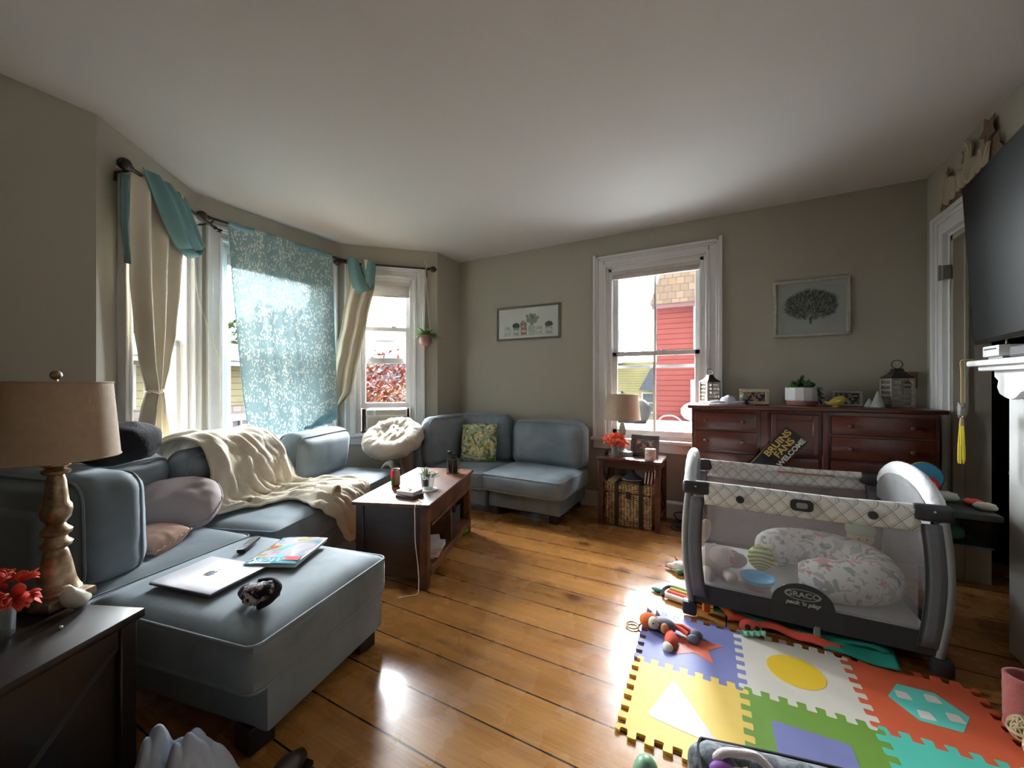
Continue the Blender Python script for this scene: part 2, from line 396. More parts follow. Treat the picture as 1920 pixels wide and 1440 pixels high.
# ---------------------------------------------------------------- outside
def m_clap(name, c, sp=0.11, axis='Z'):
    t = NT(name); s = t.N('SeparateXYZ'); t.L(t.co('Object'), s.inputs[0])
    fr = t.math('FRACT', t.math('DIVIDE', s.outputs['Z'], sp))
    t.setp(Base_Color=t.mix(t.math('LESS_THAN', fr, 0.13), t.ramp(t.noise(1.2, 4), [(0.3, tuple(x*0.88 for x in c)), (0.7, tuple(min(1, x*1.1) for x in c))]), tuple(x*0.5 for x in c)), Roughness=0.9, Specular_IOR_Level=0.05); return t.m
def m_shingle(name, c, w=0.22, h=0.15):
    t = NT(name); b = t.N('TexBrick'); t.L(t.co('Object', None, (pi/2, 0, 0)), b.inputs['Vector'])
    b.inputs['Scale'].default_value = 1; b.inputs['Brick Width'].default_value = w; b.inputs['Row Height'].default_value = h; b.inputs['Mortar Size'].default_value = 0.008
    b.inputs['Color1'].default_value = (*[x*0.85 for x in c], 1); b.inputs['Color2'].default_value = (*[min(1, x*1.15) for x in c], 1); b.inputs['Mortar'].default_value = (*[x*0.55 for x in c], 1)
    t.setp(Base_Color=b.outputs['Color'], Roughness=0.9, Specular_IOR_Level=0.05); return t.m
structure(MB().box(-60, 60, -40, 60, -3.3, -3.0).build('ground', simple('street_ground', (0.07, 0.075, 0.065), 0.9, vs=0.6), smooth=False))
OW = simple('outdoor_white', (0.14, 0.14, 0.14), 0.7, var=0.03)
OGL = simple('dark_house_glass', (0.025, 0.03, 0.035), 0.2, var=0.1)
def housewin(T, x, z, w, h, y=0.0):
    mb = MB(); f = 0.09
    mb.box(x-w/2-f, x+w/2+f, y-0.05, y, z-f, z, 0); mb.box(x-w/2-f, x+w/2+f, y-0.05, y, z+h, z+h+f); mb.box(x-w/2-f, x-w/2, y-0.05, y, z, z+h); mb.box(x+w/2, x+w/2+f, y-0.05, y, z, z+h); mb.box(x-w/2, x+w/2, y-0.03, y, z+h/2-0.03, z+h/2+0.03)
    o = mb.build('window_frame', OW, T, smooth=False)
    MB().box(x-w/2, x+w/2, y-0.015, y-0.005, z, z+h).build('pane', OGL, o, smooth=False)
# red clapboard house seen through the back window
T = thing('red_house', 'red clapboard house with tan shingled roof outside the back window', 'house', (-1.33, 9.0, 0))
MB().box(0, 7.5, 0, 6, -3.2, 3.0).build('siding', m_clap('red_clapboard', (0.056, 0.0155, 0.0135)), T, smooth=False)
mb = MB(); mb.b.faces.new([mb._v(p) for p in ((-0.12, -0.15, 2.95), (7.7, -0.15, 2.95), (7.7, 0.9, 6.2), (0.75, 0.9, 6.2))]); mb.b.faces.new([mb._v(p) for p in ((-0.12, -0.15, 2.95), (0.75, 0.9, 6.2), (0.75, 5.4, 6.2), (-0.12, 6.15, 2.95))])
mb.b.faces.new([mb._v(p) for p in ((0.75, 0.9, 6.2), (7.7, 0.9, 6.2), (7.7, 5.4, 6.2), (0.75, 5.4, 6.2))])
mb.build('roof', m_shingle('tan_shingles', (0.05, 0.035, 0.024), 0.16, 0.16), T, smooth=False)
MB().box(-0.08, 7.6, -0.12, 0.0, 2.86, 3.0).build('eave_trim', simple('red_trim', (0.03, 0.005, 0.006), 0.6), T, smooth=False)
housewin(T, 1.2, 1.95, 0.75, 0.85); housewin(T, 1.12, -0.2, 0.7, 1.45)
# yellow house further away
T = thing('yellow_house', 'small pale yellow house with grey roof beyond the white flat roof', 'house', (-6.2, 23.0, 0))
MB().box(-0.6, 3.3, 0, 5, -3.2, 2.5).build('siding', m_clap('yellow_clapboard', (0.11, 0.10, 0.05), 0.14), T, smooth=False)
mb = MB(); mb.b.faces.new([mb._v(p) for p in ((-0.9, -0.3, 2.4), (1.0, -0.3, 2.4), (0.7, 2.4, 4.6), (-0.9, 2.4, 4.6))]); mb.build('roof', simple('slate_roof', (0.035, 0.04, 0.05), 0.8), T, smooth=False, solid=0.06)
mb = MB(); mb.b.faces.new([mb._v(p) for p in ((1.9, -0.2, 0.9), (3.5, -0.2, 0.9), (2.7, -0.2, 2.4))]); mb.build('gable', simple('slate_roof', (0.035, 0.04, 0.05), 0.8), T, smooth=False, solid=0.06)
housewin(T, 2.4, -0.3, 0.6, 1.0); housewin(T, 0.6, -0.3, 0.6, 1.0)
# flat white roof right below the window, with a covered grill and an upturned boat
structure(MB().box(-4.2, 3.4, 4.6, 8.6, 0.3, 0.5).build('trim_1', simple('white_flat_roof', (0.75, 0.75, 0.76), 0.7, var=0.02), smooth=False))
G = thing('covered_grill', 'grey covered grill standing on the white flat roof', 'grill', (-1.72, 7.9, 0.5))
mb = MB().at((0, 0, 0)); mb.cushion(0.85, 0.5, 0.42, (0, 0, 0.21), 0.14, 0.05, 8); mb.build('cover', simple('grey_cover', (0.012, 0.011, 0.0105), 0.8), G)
Bt = thing('upturned_boat', 'upturned white boat hull on the white flat roof', 'boat', (-0.05, 8.0, 0.5))
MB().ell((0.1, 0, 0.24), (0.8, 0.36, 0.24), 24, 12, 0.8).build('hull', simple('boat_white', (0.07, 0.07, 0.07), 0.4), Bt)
MB().tube(cr([(-1.1, -0.1, 0.02), (-1.0, -0.1, 0.14), (-0.8, -0.1, 0.15), (-0.65, -0.1, 0.04)]), 0.012, 6).build('rope', OW, Bt)
# leafy trees
def leaf_mesh(c, r, n, size, seed, mb=None, hollow=0.35):
    rnd = random.Random(seed); mb = mb or MB(); c = Vector(c)
    for _ in range(n):
        while True:
            d = Vector((rnd.uniform(-1, 1), rnd.uniform(-1, 1), rnd.uniform(-1, 1)))
            if hollow < d.length < 1: break
        k = 0.8+0.35*mnoise.noise(d*2.5+Vector((seed, 0, 0)))
        p = c+Vector((d.x*r[0], d.y*r[1], d.z*r[2]))*k
        a = Vector((rnd.gauss(0, 1), rnd.gauss(0, 1), rnd.gauss(0, 1))).normalized(); b = a.orthogonal().normalized()
        s = size*rnd.uniform(0.6, 1.3); q = a.cross(b)
        vs = [mb.b.verts.new(p+x) for x in (b*s, q*s*0.5, -b*s, -q*s*0.5)]
        mb.b.faces.new(vs)
    return mb
def m_leaf(name, stops, sc=1.2):
    t = NT(name); t.setp(Base_Color=t.ramp(t.noise(sc, 5, 0.7), stops), Roughness=0.8, Specular_IOR_Level=0.1); return t.m
def tree(name, label, c, r, n, size, m, seed, trunk=True):
    T = thing(name, label, 'tree', (c[0], c[1], -3.0)); cc = (0, 0, c[2]+3.0)
    leaf_mesh(cc, r, n, size, seed).build('crown', m, T, smooth=False)
    rnd = random.Random(seed); mb = MB()
    mb.tube(cr([(0, 0, 0), (0.05, 0.05, cc[2]*0.5), (0, 0, cc[2])]), 0.09, 8)
    for k in range(6):
        a = k*1.05+rnd.random(); mb.tube(cr([(0, 0, cc[2]*0.6), (r[0]*0.4*cos(a), r[1]*0.4*sin(a), cc[2]*0.85), (r[0]*0.75*cos(a), r[1]*0.75*sin(a), cc[2]+r[2]*rnd.uniform(-0.2, 0.5))]), [0.05-0.0024*i for i in range(17)], 6)
    mb.build('trunk', simple('bark', (0.025, 0.0175, 0.015), 0.9), T)
ML = m_leaf('maple_leaves', [(0.3, (0.048, 0.006, 0.0075)), (0.5, (0.066, 0.0135, 0.009)), (0.62, (0.06, 0.024, 0.009)), (0.8, (0.027, 0.033, 0.009))], 1.4)
GL = m_leaf('green_leaves', [(0.3, (0.0175, 0.035, 0.015)), (0.6, (0.04, 0.065, 0.025)), (0.85, (0.07, 0.09, 0.045))], 1.0)
tree('maple_tree', 'red and orange japanese maple outside the right bay window', (-6.1, 5.9, 0.55), (1.5, 1.5, 1.5), 5200, 0.055, ML, 3)
tree('garden_tree', 'tall green tree outside the left bay window', (-13.6, 4.2, 3.6), (2.2, 2.2, 3.2), 3800, 0.12, GL, 5)
tree('garden_tree', 'broad green tree behind the hanging blue sheer curtain', (-14.5, 9.4, 2.4), (2.2, 3.0, 2.4), 3800, 0.14, GL, 8)
tree('garden_tree', 'small green tree in front of the yellow house', (-4.1, 14.5, -0.1), (0.9, 0.8, 1.3), 1800, 0.09, GL, 11)
# grey shingled house beyond the centre bay window
T = thing('shingled_house', 'grey shingled house with white lattice window outside the centre bay window', 'house', (-9.4, 5.6, 0), pi*0.5+0.2)
MB().box(-4.8, 1.2, 0, 1.4, -3.2, 0.78).build('lower_wall', m_shingle('grey_shingles', (0.06, 0.05, 0.0475), 0.2, 0.13), T, smooth=False)
MB().box(-4.8, 1.0, 0.3, 1.4, 0.78, 1.75).build('upper_wall', m_clap('cream_clapboard', (0.085, 0.075, 0.045), 0.14), T, smooth=False)
mb = MB(); mb.b.faces.new([mb._v(p) for p in ((-5, -0.25, 1.7), (1.3, -0.25, 1.7), (1.3, 1.3, 2.2), (-5, 1.3, 2.2))]); mb.build('roof', simple('slate_roof', (0.035, 0.04, 0.05), 0.8), T, smooth=False, solid=0.08)
mb = MB(); x0 = -1.15
for k in range(5): mb.box(x0-0.45+k*0.21, x0-0.42+k*0.21, -0.06, 0, -0.35, 0.5)
for k in range(5): mb.box(x0-0.45, x0+0.42, -0.06, 0, -0.35+k*0.205, -0.32+k*0.205)
mb.box(x0-0.55, x0-0.45, -0.07, 0, -0.45, 0.6); mb.box(x0+0.42, x0+0.52, -0.07, 0, -0.45, 0.6); mb.box(x0-0.45, x0+0.42, -0.07, 0, -0.45, -0.35); mb.box(x0-0.45, x0+0.42, -0.07, 0, 0.5, 0.6)
o = mb.build('window_frame', OW, T, smooth=False); MB().box(x0-0.44, x0+0.42, -0.02, -0.005, -0.35, 0.5).build('pane', OGL, o, smooth=False)
housewin(T, -3.0, 0.9, 0.5, 0.6, 0.3)
T = thing('hillside_house', 'distant grey roofed house above the red maple', 'house', (-17.0, 15.0, 0), pi*0.25)
MB().box(-7, 4, 0, 5, -3.2, 2.6).build('wall', simple('distant_wall', (0.08, 0.08, 0.09), 0.8), T, smooth=False)
mb = MB(); mb.b.faces.new([mb._v(p) for p in ((-7.3, -0.3, 2.5), (4.3, -0.3, 2.5), (3.4, 2.4, 4.6), (-6.5, 2.4, 4.6))]); mb.build('roof', simple('slate_roof2', (0.055, 0.065, 0.085), 0.8), T, smooth=False, solid=0.06)
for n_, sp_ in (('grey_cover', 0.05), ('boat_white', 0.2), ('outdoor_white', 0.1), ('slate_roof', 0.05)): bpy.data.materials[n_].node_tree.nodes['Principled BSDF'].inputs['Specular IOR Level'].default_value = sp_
# ---------------------------------------------------------------- sofas
VEL = m_velvet('blue_grey_velvet', srgb(106, 118, 126), srgb(138, 149, 157))
VELD = m_velvet('piping_velvet', srgb(118, 129, 136), srgb(140, 150, 158))
DARKLEG = simple('dark_leg', (0.018, 0.012, 0.01), 0.4)
def rrect(hx, hy, r, z, n=5):
    pts = []
    for cx, cy, a0 in ((hx-r, hy-r, 0), (-hx+r, hy-r, pi/2), (-hx+r, -hy+r, pi), (hx-r, -hy+r, 1.5*pi)):
        for k in range(n+1):
            a = a0+pi/2*k/n; pts.append((cx+r*cos(a), cy+r*sin(a), z))
    return pts
def seat(T, name, c, w, d, z0, z1, rz, puff=0.03, seed=0, m=None):
    """seat cushion with two rows of piping"""
    o = MB().at((c[0], c[1], (z0+z1)/2), rz).cushion(w, d, z1-z0, (0, 0, 0), 0.035, puff, 16, 0.003, seed).build(name, m or VEL, T)
    mb = MB().at((c[0], c[1], (z0+z1)/2), rz)
    for z, g in (((z1-z0)/2-0.013, -0.002), (-(z1-z0)/2+0.013, -0.004)):
        mb.tube([p for p in rrect(w/2+g, d/2+g, 0.04, z)], 0.0055, 6, closed=True)
    mb.build('piping', VELD, o); return o
def backc(T, c, w, t, h, z0, rz, tilt=0.12, seed=0, puff=0.035, roll=0.0):
    """loose back cushion: w along x, t thick, leaning back (tilt about x)"""
    M = Matrix.Translation((c[0], c[1], z0)) @ Matrix.Rotation(rz, 4, 'Z') @ Matrix.Rotation(-tilt, 4, 'X') @ Matrix.Rotation(roll, 4, 'Y') @ Matrix.Translation((0, 0, h/2)) @ Matrix.Rotation(pi/2, 4, 'X')
    mb = MB(); mb.M = M; mb.cushion(w, h, t, (0, 0, 0), 0.085, puff, 16, 0.006, seed); o = mb.build('back_cushion', VEL, T)
    mb = MB(); mb.M = M
    for s in (1, -1): mb.tube(rrect(w/2-0.012, h/2-0.012, 0.08, s*(t/2-0.028)), 0.0055, 6, closed=True)
    mb.build('piping', VELD, o); return o
def legs(T, pts, h=0.08, s=0.045):
    for x, y in pts: MB().box(x-s, x+s, y-s, y+s, 0, h+0.01, 0.006, 1).build('leg', DARKLEG, T)
T = thing('sectional_sofa', 'blue-grey velvet L-shaped sectional sofa under the bay windows with piped cushions', 'sofa', (-2.2, 1.27, 0))
O = Vector((-2.2, 1.27, 0))
def lo(x, y): return (x-O.x, y-O.y)
a11 = R(11); u = Vector((cos(a11), sin(a11))); v = Vector((-sin(a11), cos(a11))); Q = Vector((-1.325, 0.712))
def ch(a, b): p = Q-u*a+v*b; return lo(p.x, p.y)
MB().at((*ch(0.86, 0.37), 0), a11).box(-0.84, 0.85, -0.31, 0.315, 0.08, 0.26, 0.012, 2).build('chaise_base', VEL, T)
seat(T, 'seat_cushion', ch(0.435, 0.355), 0.87, 0.715, 0.235, 0.415, a11, 0.028, 1)
seat(T, 'seat_cushion', ch(1.30, 0.355), 0.85, 0.715, 0.235, 0.42, a11, 0.022, 2)
a20 = R(20); v2 = Vector((-sin(a20), cos(a20))); w2 = Vector((-cos(a20), -sin(a20))); P0 = Vector((-2.215, 1.30))
def bay(a, b): p = P0+v2*a+w2*b; return lo(p.x, p.y)
MB().at((*bay(0.80, 0.41), 0), a20).box(-0.38, 0.38, -0.79, 0.79, 0.08, 0.27, 0.012, 2).build('bay_base', VEL, T)
seat(T, 'seat_cushion', bay(0.41, 0.40), 0.80, 0.80, 0.24, 0.43, a20, 0.022, 3)
seat(T, 'seat_cushion', bay(1.21, 0.40), 0.80, 0.79, 0.24, 0.435, a20, 0.022, 4)
MB().at((*bay(0.70, 0.83), 0), a20).box(-0.055, 0.055, -0.8, 0.8, 0.08, 0.74, 0.03, 3).build('back_frame', VEL, T)
MB().at((*ch(1.42, 0.02), 0), a11).box(-0.4, 0.36, -0.07, 0.06, 0.08, 0.74, 0.03, 3).build('back_frame', VEL, T)
backc(T, ch(1.33, 0.135), 0.82, 0.25, 0.46, 0.405, a11+pi, 0.02, 5)
backc(T, bay(-0.22, 0.80), 0.52, 0.19, 0.42, 0.43, a20-pi/2+R(4), 0.10, 6)
backc(T, bay(0.36, 0.685), 0.70, 0.20, 0.42, 0.43, a20-pi/2+pi, -0.10, 7)
backc(T, bay(1.22, 0.63), 0.74, 0.23, 0.41, 0.43, a20-pi/2+pi, -0.12, 8, 0.045)
legs(T, [ch(0.10, 0.09), ch(0.08, 0.62), ch(1.62, 0.06), bay(0.1, 0.06), bay(1.52, 0.06), bay(1.52, 0.74)])

T = thing('corner_sofa', 'blue-grey velvet corner sofa with a long armless seat against the back wall', 'sofa', (-2.0, 3.5, 0)); O = Vector((-2.0, 3.5, 0))
MB().box(-0.02, 0.72, -0.26, 0.40, 0.08, 0.25, 0.012, 2).build('chair_base', VEL, T)
MB().box(-0.76, -0.035, -0.30, 0.40, 0.08, 0.26, 0.012, 2).build('corner_base', VEL, T)
seat(T, 'seat_cushion', (-0.385, -0.02), 0.72, 0.70, 0.24, 0.405, 0, 0.02, 11)
seat(T, 'seat_cushion', (0.375, -0.02), 0.82, 0.70, 0.245, 0.415, R(-2), 0.02, 12)
MB().box(-0.84, -0.76, -0.42, 0.41, 0.08, 0.80, 0.03, 3).build('back_frame', VEL, T)
MB().box(-0.80, -0.03, 0.34, 0.415, 0.08, 0.84, 0.03, 3).build('back_frame', VEL, T)
MB().box(-0.02, 0.74, 0.35, 0.415, 0.08, 0.74, 0.03, 3).build('back_frame', VEL, T)
backc(T, (-0.70, -0.02), 0.72, 0.17, 0.50, 0.40, pi/2, 0.03, 13)
backc(T, (-0.40, 0.27), 0.68, 0.17, 0.51, 0.40, 0, 0.03, 14)
backc(T, (0.40, 0.24), 0.80, 0.19, 0.45, 0.415, R(-2), 0.06, 15, 0.04)
legs(T, [(0.65, -0.20), (0.03, -0.20), (-0.7, -0.24), (0.65, 0.33)])

# throw pillows
def pillow(name, label, m, size, h, M, seed=0, frill=None, cat='pillow', plump=0.42, rnd=0.0):
    T = MB(); T.M = M
    sx, sy = (size if isinstance(size, tuple) else (size, size))
    def f(s):
        def g(u_, v_):
            a = 2*u_-1; b = 2*v_-1
            e = max(0, (1-abs(a)**2.6)*(1-abs(b)**2.6))**plump
            pin = 1-0.07*(abs(a*b))-0.05*((1-a*a)*abs(b)**4+(1-b*b)*abs(a)**4)*1.0
            nz = mnoise.noise(Vector((a*3+seed, b*3, s)))*0.10+mnoise.noise(Vector((a*9+seed, b*2.5, s)))*0.04
            return Vector((a*sx/2*pin*(1-rnd*b*b)**0.5, b*sy/2*pin*(1-rnd*a*a)**0.5, s*h/2*e*(1+nz)))
        return g
    T.grid(f(1), 26, 26); T.grid(f(-1), 26, 26)
    if frill:
        per = []
        for k in range(80):
            t_ = k/20; sd = int(t_); q = (t_-sd)*2-1
            a, b = ((q, -1), (1, q), (-q, 1), (-1, -q))[sd]
            pin = 1-0.07*abs(a*b)-0.05*((1-a*a)*abs(b)**4+(1-b*b)*abs(a)**4)
            per.append((a*sx/2*pin*(1-rnd*b*b)**0.5, b*sy/2*pin*(1-rnd*a*a)**0.5, 0.004*sin(k*2.1)))
        T.tube(per, frill, 5, closed=True)
    o = T.build(name, m, None, ang=180); settag(o, label, cat); return o
def m_floral():
    t = NT('floral_fabric'); n1 = t.noise(9, 4, 0.6, None, 2.2); n2 = t.noise(5, 3, 0.6, None, 1.2); n3 = t.noise(24, 3, 0.6, None, 1.5)
    c = t.ramp(n2, [(0.36, srgb(150, 160, 120)), (0.48, srgb(205, 200, 165)), (0.56, srgb(196, 172, 72)), (0.66, srgb(96, 138, 130))], 'CONSTANT')
    c = t.mix(t.math('GREATER_THAN', n1, 0.54), c, srgb(92, 108, 66)); c = t.mix(t.math('GREATER_THAN', n3, 0.60), c, srgb(222, 212, 180))
    t.setp(Base_Color=c, Roughness=0.85); return t.m
def pm(loc, rz, rx, rr=0): return Matrix.Translation(loc) @ Matrix.Rotation(rz, 4, 'Z') @ Matrix.Rotation(rx, 4, 'X') @ Matrix.Rotation(rr, 4, 'Z')
pillow('throw_pillow', 'square floral throw pillow in green and yellow leaning on the corner sofa', m_floral(), (0.42, 0.42), 0.13, pm((-2.34, 3.56, 0.625), R(12), R(74), R(3)), 1, 0.005)
PINKG = simple('mauve_grey_linen', srgb(172, 160, 160), 0.85, var=0.06, vs=5, bump=0.3, bs=30)
pillow('throw_pillow', 'large mauve-grey linen pillow lying against the beige blanket on the sectional', PINKG, (0.46, 0.36), 0.24, pm((-2.69, 1.03, 0.575), R(48), R(34), R(6)), 5, 0.005, plump=0.5, rnd=0.34)
pillow('throw_pillow', 'small peach crumpled pillow tucked under the large mauve-grey pillow', simple('peach_cloth', srgb(196, 160, 142), 0.85, var=0.08, bump=0.4, bs=22), (0.24, 0.22), 0.12, pm((-2.50, 0.87, 0.475), R(25), R(12), 0), 9, 0.005)
o = MB().at((-2.70, 0.79, 0.955), R(25)).ell((0, 0, 0), (0.19, 0.15, 0.105), 32, 18, 0.85, 0.14, 3).build('fur_pillow', simple('black_fur', (0.006, 0.005, 0.007), 0.9, bump=0.8, bs=90), None)
settag(o, 'black fluffy pillow lying on top of the sectional back cushions beside the lamp', 'pillow')

# beige throw blanket draped over the sectional
def m_fleece(name, c, bs=120):
    t = NT(name); n = t.noise(6, 3); t.setp(Base_Color=t.ramp(n, [(0.3, tuple(x*0.92 for x in c)), (0.7, c)]), Roughness=0.95, Sheen_Weight=0.4, Sheen_Roughness=0.5)
    t.bump(t.math('ADD', t.noise(bs, 4), t.math('MULTIPLY', t.noise(18, 3), 1.5)), 0.5, 0.006); return t.m
FLEECE = m_fleece('cream_fleece', srgb(222, 210, 188))
def ss(a, b, x): t = max(0, min(1, (x-a)/(b-a))); return t*t*(3-2*t)
prof_b = cr([(0.91, 0, 0.60), (0.895, 0, 0.80), (0.82, 0, 0.885), (0.68, 0, 0.905), (0.555, 0, 0.87), (0.50, 0, 0.74), (0.485, 0, 0.58), (0.455, 0, 0.485), (0.38, 0, 0.462), (0.25, 0, 0.466), (0.10, 0, 0.468), (0.0, 0, 0.462), (-0.045, 0, 0.42), (-0.06, 0, 0.32), (-0.062, 0, 0.20), (-0.06, 0, 0.13)], 6)
nb = len(prof_b)-1
# left and right edge of the cloth along the profile (profile index 0..15 -> position along the sofa)
edL = [0.12, 0.10, 0.09, 0.09, 0.09, 0.08, 0.06, 0.05, 0.26, 0.44, 0.40, 0.34, 0.38, 0.50, 0.58, 0.64]
edR = [0.62, 0.62, 0.63, 0.64, 0.66, 0.70, 0.76, 0.86, 0.96, 1.04, 1.08, 1.00, 0.94, 0.86, 0.80, 0.76]
def lerpl(L_, x):
    k = min(len(L_)-2, int(x)); t = x-k; t = t*t*(3-2*t); return L_[k]*(1-t)+L_[k+1]*t
def blank(u_, v_):
    i = v_*nb; k = min(nb-1, int(i)); t = i-k; p = prof_b[k].lerp(prof_b[k+1], t); n_ = (prof_b[k+1]-prof_b[k]).normalized(); nrm = Vector((n_.z, 0, -n_.x))
    if nrm.z < 0 and abs(nrm.z) > abs(nrm.x): nrm = -nrm
    if abs(nrm.x) >= abs(nrm.z) and nrm.x > 0 and v_ > 0.25: nrm = -nrm
    x = v_*15; a_ = lerpl(edL, x)*(1-u_)+lerpl(edR, x)*u_; q = a_-0.055*x
    f = 0.040*abs(mnoise.noise(Vector((q*7.5, x*0.35, 3))))+0.034*abs(mnoise.noise(Vector((q*13+2, x*0.5, 8))))+0.020*abs(mnoise.noise(Vector((a_*9, x*1.1, 5))))
    f = 0.008+f*(0.6+0.9*sin(pi*v_)); f *= min(1, 8*min(u_, 1-u_)+0.35)
    p = p+nrm*f
    return Vector((p.x+0.010*mnoise.noise(Vector((a_*5, x, 1))), a_+0.018*mnoise.noise(Vector((x*0.9, u_*4, 6))), max(p.z, 0.10)))
Mb = Matrix.Translation((P0.x, P0.y, 0)) @ Matrix(((w2.x, v2.x, 0, 0), (w2.y, v2.y, 0, 0), (0, 0, 1, 0), (0, 0, 0, 1)))
mb = MB(); mb.M = Mb; mb.grid(blank, 90, 130); bl = mb.build('throw_blanket', FLEECE, None, ang=180, solid=0.012)
settag(bl, 'cream fleece throw blanket draped over the sectional back and seat', 'blanket')
for u0 in (0.0, 1.0):
    mb = MB(); mb.M = Mb; mb.tube([blank(u0, k/110) for k in range(111)], 0.010, 7); mb.build('hem', FLEECE, bl)
mb = MB(); mb.M = Mb; mb.grid(lambda u_, v_: Vector((0.13-0.17*u_, 0.56-0.02*u_+(0.030+0.018*u_)*cos(2*pi*v_), 0.505+(0.028+0.016*u_)*sin(2*pi*v_))), 16, 20, closev=True); mb.build('rolled_fold', FLEECE, bl, ang=180, solid=0.01)
# ---------------------------------------------------------------- coffee table
def m_rustic():
    t = NT('rustic_brown_wood'); n = t.noise(1.0, 6, 0.62, t.co('Object', (9, 2.0, 9)), 1.2); n2 = t.noise(3.2, 3, 0.5, None, 0.8)
    c = t.ramp(n, [(0.28, srgb(44, 24, 18)), (0.5, srgb(84, 50, 34)), (0.72, srgb(122, 80, 50))])
    c = t.mix(t.ramp(n2, [(0.42, (0, 0, 0)), (0.7, (1, 1, 1))]), c, t.mix(0.5, c, srgb(156, 98, 56)))
    t.setp(Base_Color=c, Roughness=0.42, Coat_Weight=0.12, Coat_Roughness=0.25); t.bump(n, 0.08, 0.002); return t.m
RUST = m_rustic(); DKW = m_wood('espresso_wood', (0.018, 0.007, 0.005), (0.05, 0.02, 0.013), (3, 3, 18), 0.35)
T = thing('coffee_table', 'rustic brown lift-top coffee table with open shelf beside the sectional', 'coffee table', (-1.97, 2.24, 0), R(19))
W2, L2 = 0.255, 0.51
MB().box(-W2, W2, -L2, L2, 0.498, 0.522, 0.004, 1).build('tabletop', RUST, T)
for sx in (-1, 1):
    for sy in (-1, 1):
        x, y = sx*(W2-0.045), sy*(L2-0.045); MB().box(x-0.026, x+0.026, y-0.026, y+0.026, 0, 0.5, 0.003, 1).build('leg', RUST if sx > 0 else DKW, T)
MB().box(-W2+0.03, W2-0.03, -L2+0.03, -L2+0.05, 0.06, 0.5).build('end_panel', DKW, T)
MB().box(-W2+0.03, W2-0.03, L2-0.05, L2-0.03, 0.06, 0.5).build('end_panel', DKW, T)
MB().box(-W2+0.03, -W2+0.045, -L2+0.06, L2-0.06, 0.1, 0.5).build('side_panel', DKW, T)
mb = MB(); mb.box(W2-0.035, W2-0.02, -L2+0.07, L2-0.07, 0.38, 0.498, 0.002, 1); mb.box(W2-0.03, W2-0.008, -L2+0.07, L2-0.07, 0.372, 0.392, 0.003, 1); mb.build('apron', RUST, T)
MB().box(-W2+0.04, W2-0.03, -0.01, 0.01, 0.12, 0.40).build('divider', RUST, T)
MB().box(-W2+0.03, W2-0.012, -L2+0.06, L2-0.06, 0.10, 0.122, 0.003, 1).build('shelf', RUST, T)
MB().box(W2-0.03, W2-0.014, -L2+0.07, L2-0.07, 0.07, 0.105).build('shelf_rail', RUST, T)
MB().box(W2-0.035, W2-0.012, -0.012, 0.012, 0.352, 0.372, 0.004, 1).build('latch', simple('bronze', (0.09, 0.05, 0.03), 0.4, 0.8), T)
CT = Matrix.Translation((-1.97, 2.24, 0)) @ Matrix.Rotation(R(19), 4, 'Z')
def ct(x, y, z): return tuple(CT @ Vector((x, y, z)))
# soda can
T = thing('soda_can', 'red and green soda can on the coffee table', 'can', ct(-0.15, -0.12, 0.522))
def m_can():
    t = NT('can_print'); s = t.N('SeparateXYZ'); t.L(t.co('Object'), s.inputs[0])
    a = t.math('ADD', t.math('MULTIPLY', t.noise(18, 2), 0.02), s.outputs['Z']); side = t.math('GREATER_THAN', t.math('ADD', t.math('ADD', t.math('MULTIPLY', s.outputs['X'], 0.88), t.math('MULTIPLY', s.outputs['Y'], 0.48)), t.math('MULTIPLY', t.noise(40, 3), 0.02)), 0.012)
    c = t.mix(t.math('GREATER_THAN', a, 0.072), srgb(46, 120, 44), srgb(196, 32, 30)); c = t.mix(side, c, srgb(176, 150, 140)); c = t.mix(t.math('LESS_THAN', a, 0.030), c, srgb(150, 100, 50))
    t.setp(Base_Color=c, Roughness=0.3, Metallic=0.15); return t.m
ALU = simple('aluminium', (0.75, 0.75, 0.77), 0.25, 1.0, var=0.02)
MB().lathe([(0.024, 0.0), (0.027, 0.003), (0.033, 0.014), (0.033, 0.106), (0.028, 0.118)], 28).build('body', m_can(), T)
MB().lathe([(0.028, 0.118), (0.0275, 0.123), (0.025, 0.122), (0.024, 0.118), (0.0, 0.118)], 28).build('lid', ALU, T)
# clear cup with a dark label on a white coaster, plant behind it
CLR = m_glass('clear_plastic', (0.80, 0.82, 0.83), haze=0.16); DKL = simple('black_label', (0.015, 0.015, 0.016), 0.5)
T = thing('coaster', 'round pale coaster under the clear cup', 'coaster', ct(0.12, -0.18, 0.522)); MB().lathe([(0.0, 0), (0.062, 0), (0.064, 0.004), (0.060, 0.008), (0.05, 0.006), (0.0, 0.006)], 32, cap=False).build('disc', simple('pale_ceramic', srgb(200, 200, 196), 0.3), T)
T = thing('plastic_cup', 'clear tapered plastic cup with black label on the coaster', 'cup', ct(0.12, -0.18, 0.530))
MB().lathe([(0.0, 0.002), (0.031, 0.002), (0.045, 0.108), (0.047, 0.11), (0.0475, 0.106), (0.044, 0.106)], 32, cap=False).build('cup_body', CLR, T)
mb = MB(); mb.grid(lambda u_, v_: Vector(((0.0325+0.014*(0.22+0.45*v_))*cos(-2.25+1.3*u_), (0.0325+0.014*(0.22+0.45*v_))*sin(-2.25+1.3*u_), 0.024+0.05*v_)), 14, 4); mb.build('label', DKL, T, solid=0.001)
mb = MB()
for k in range(7):
    a = -1.6+0.1*k; mb.box(0.0, 0.0, 0, 0, 0, 0) if False else None
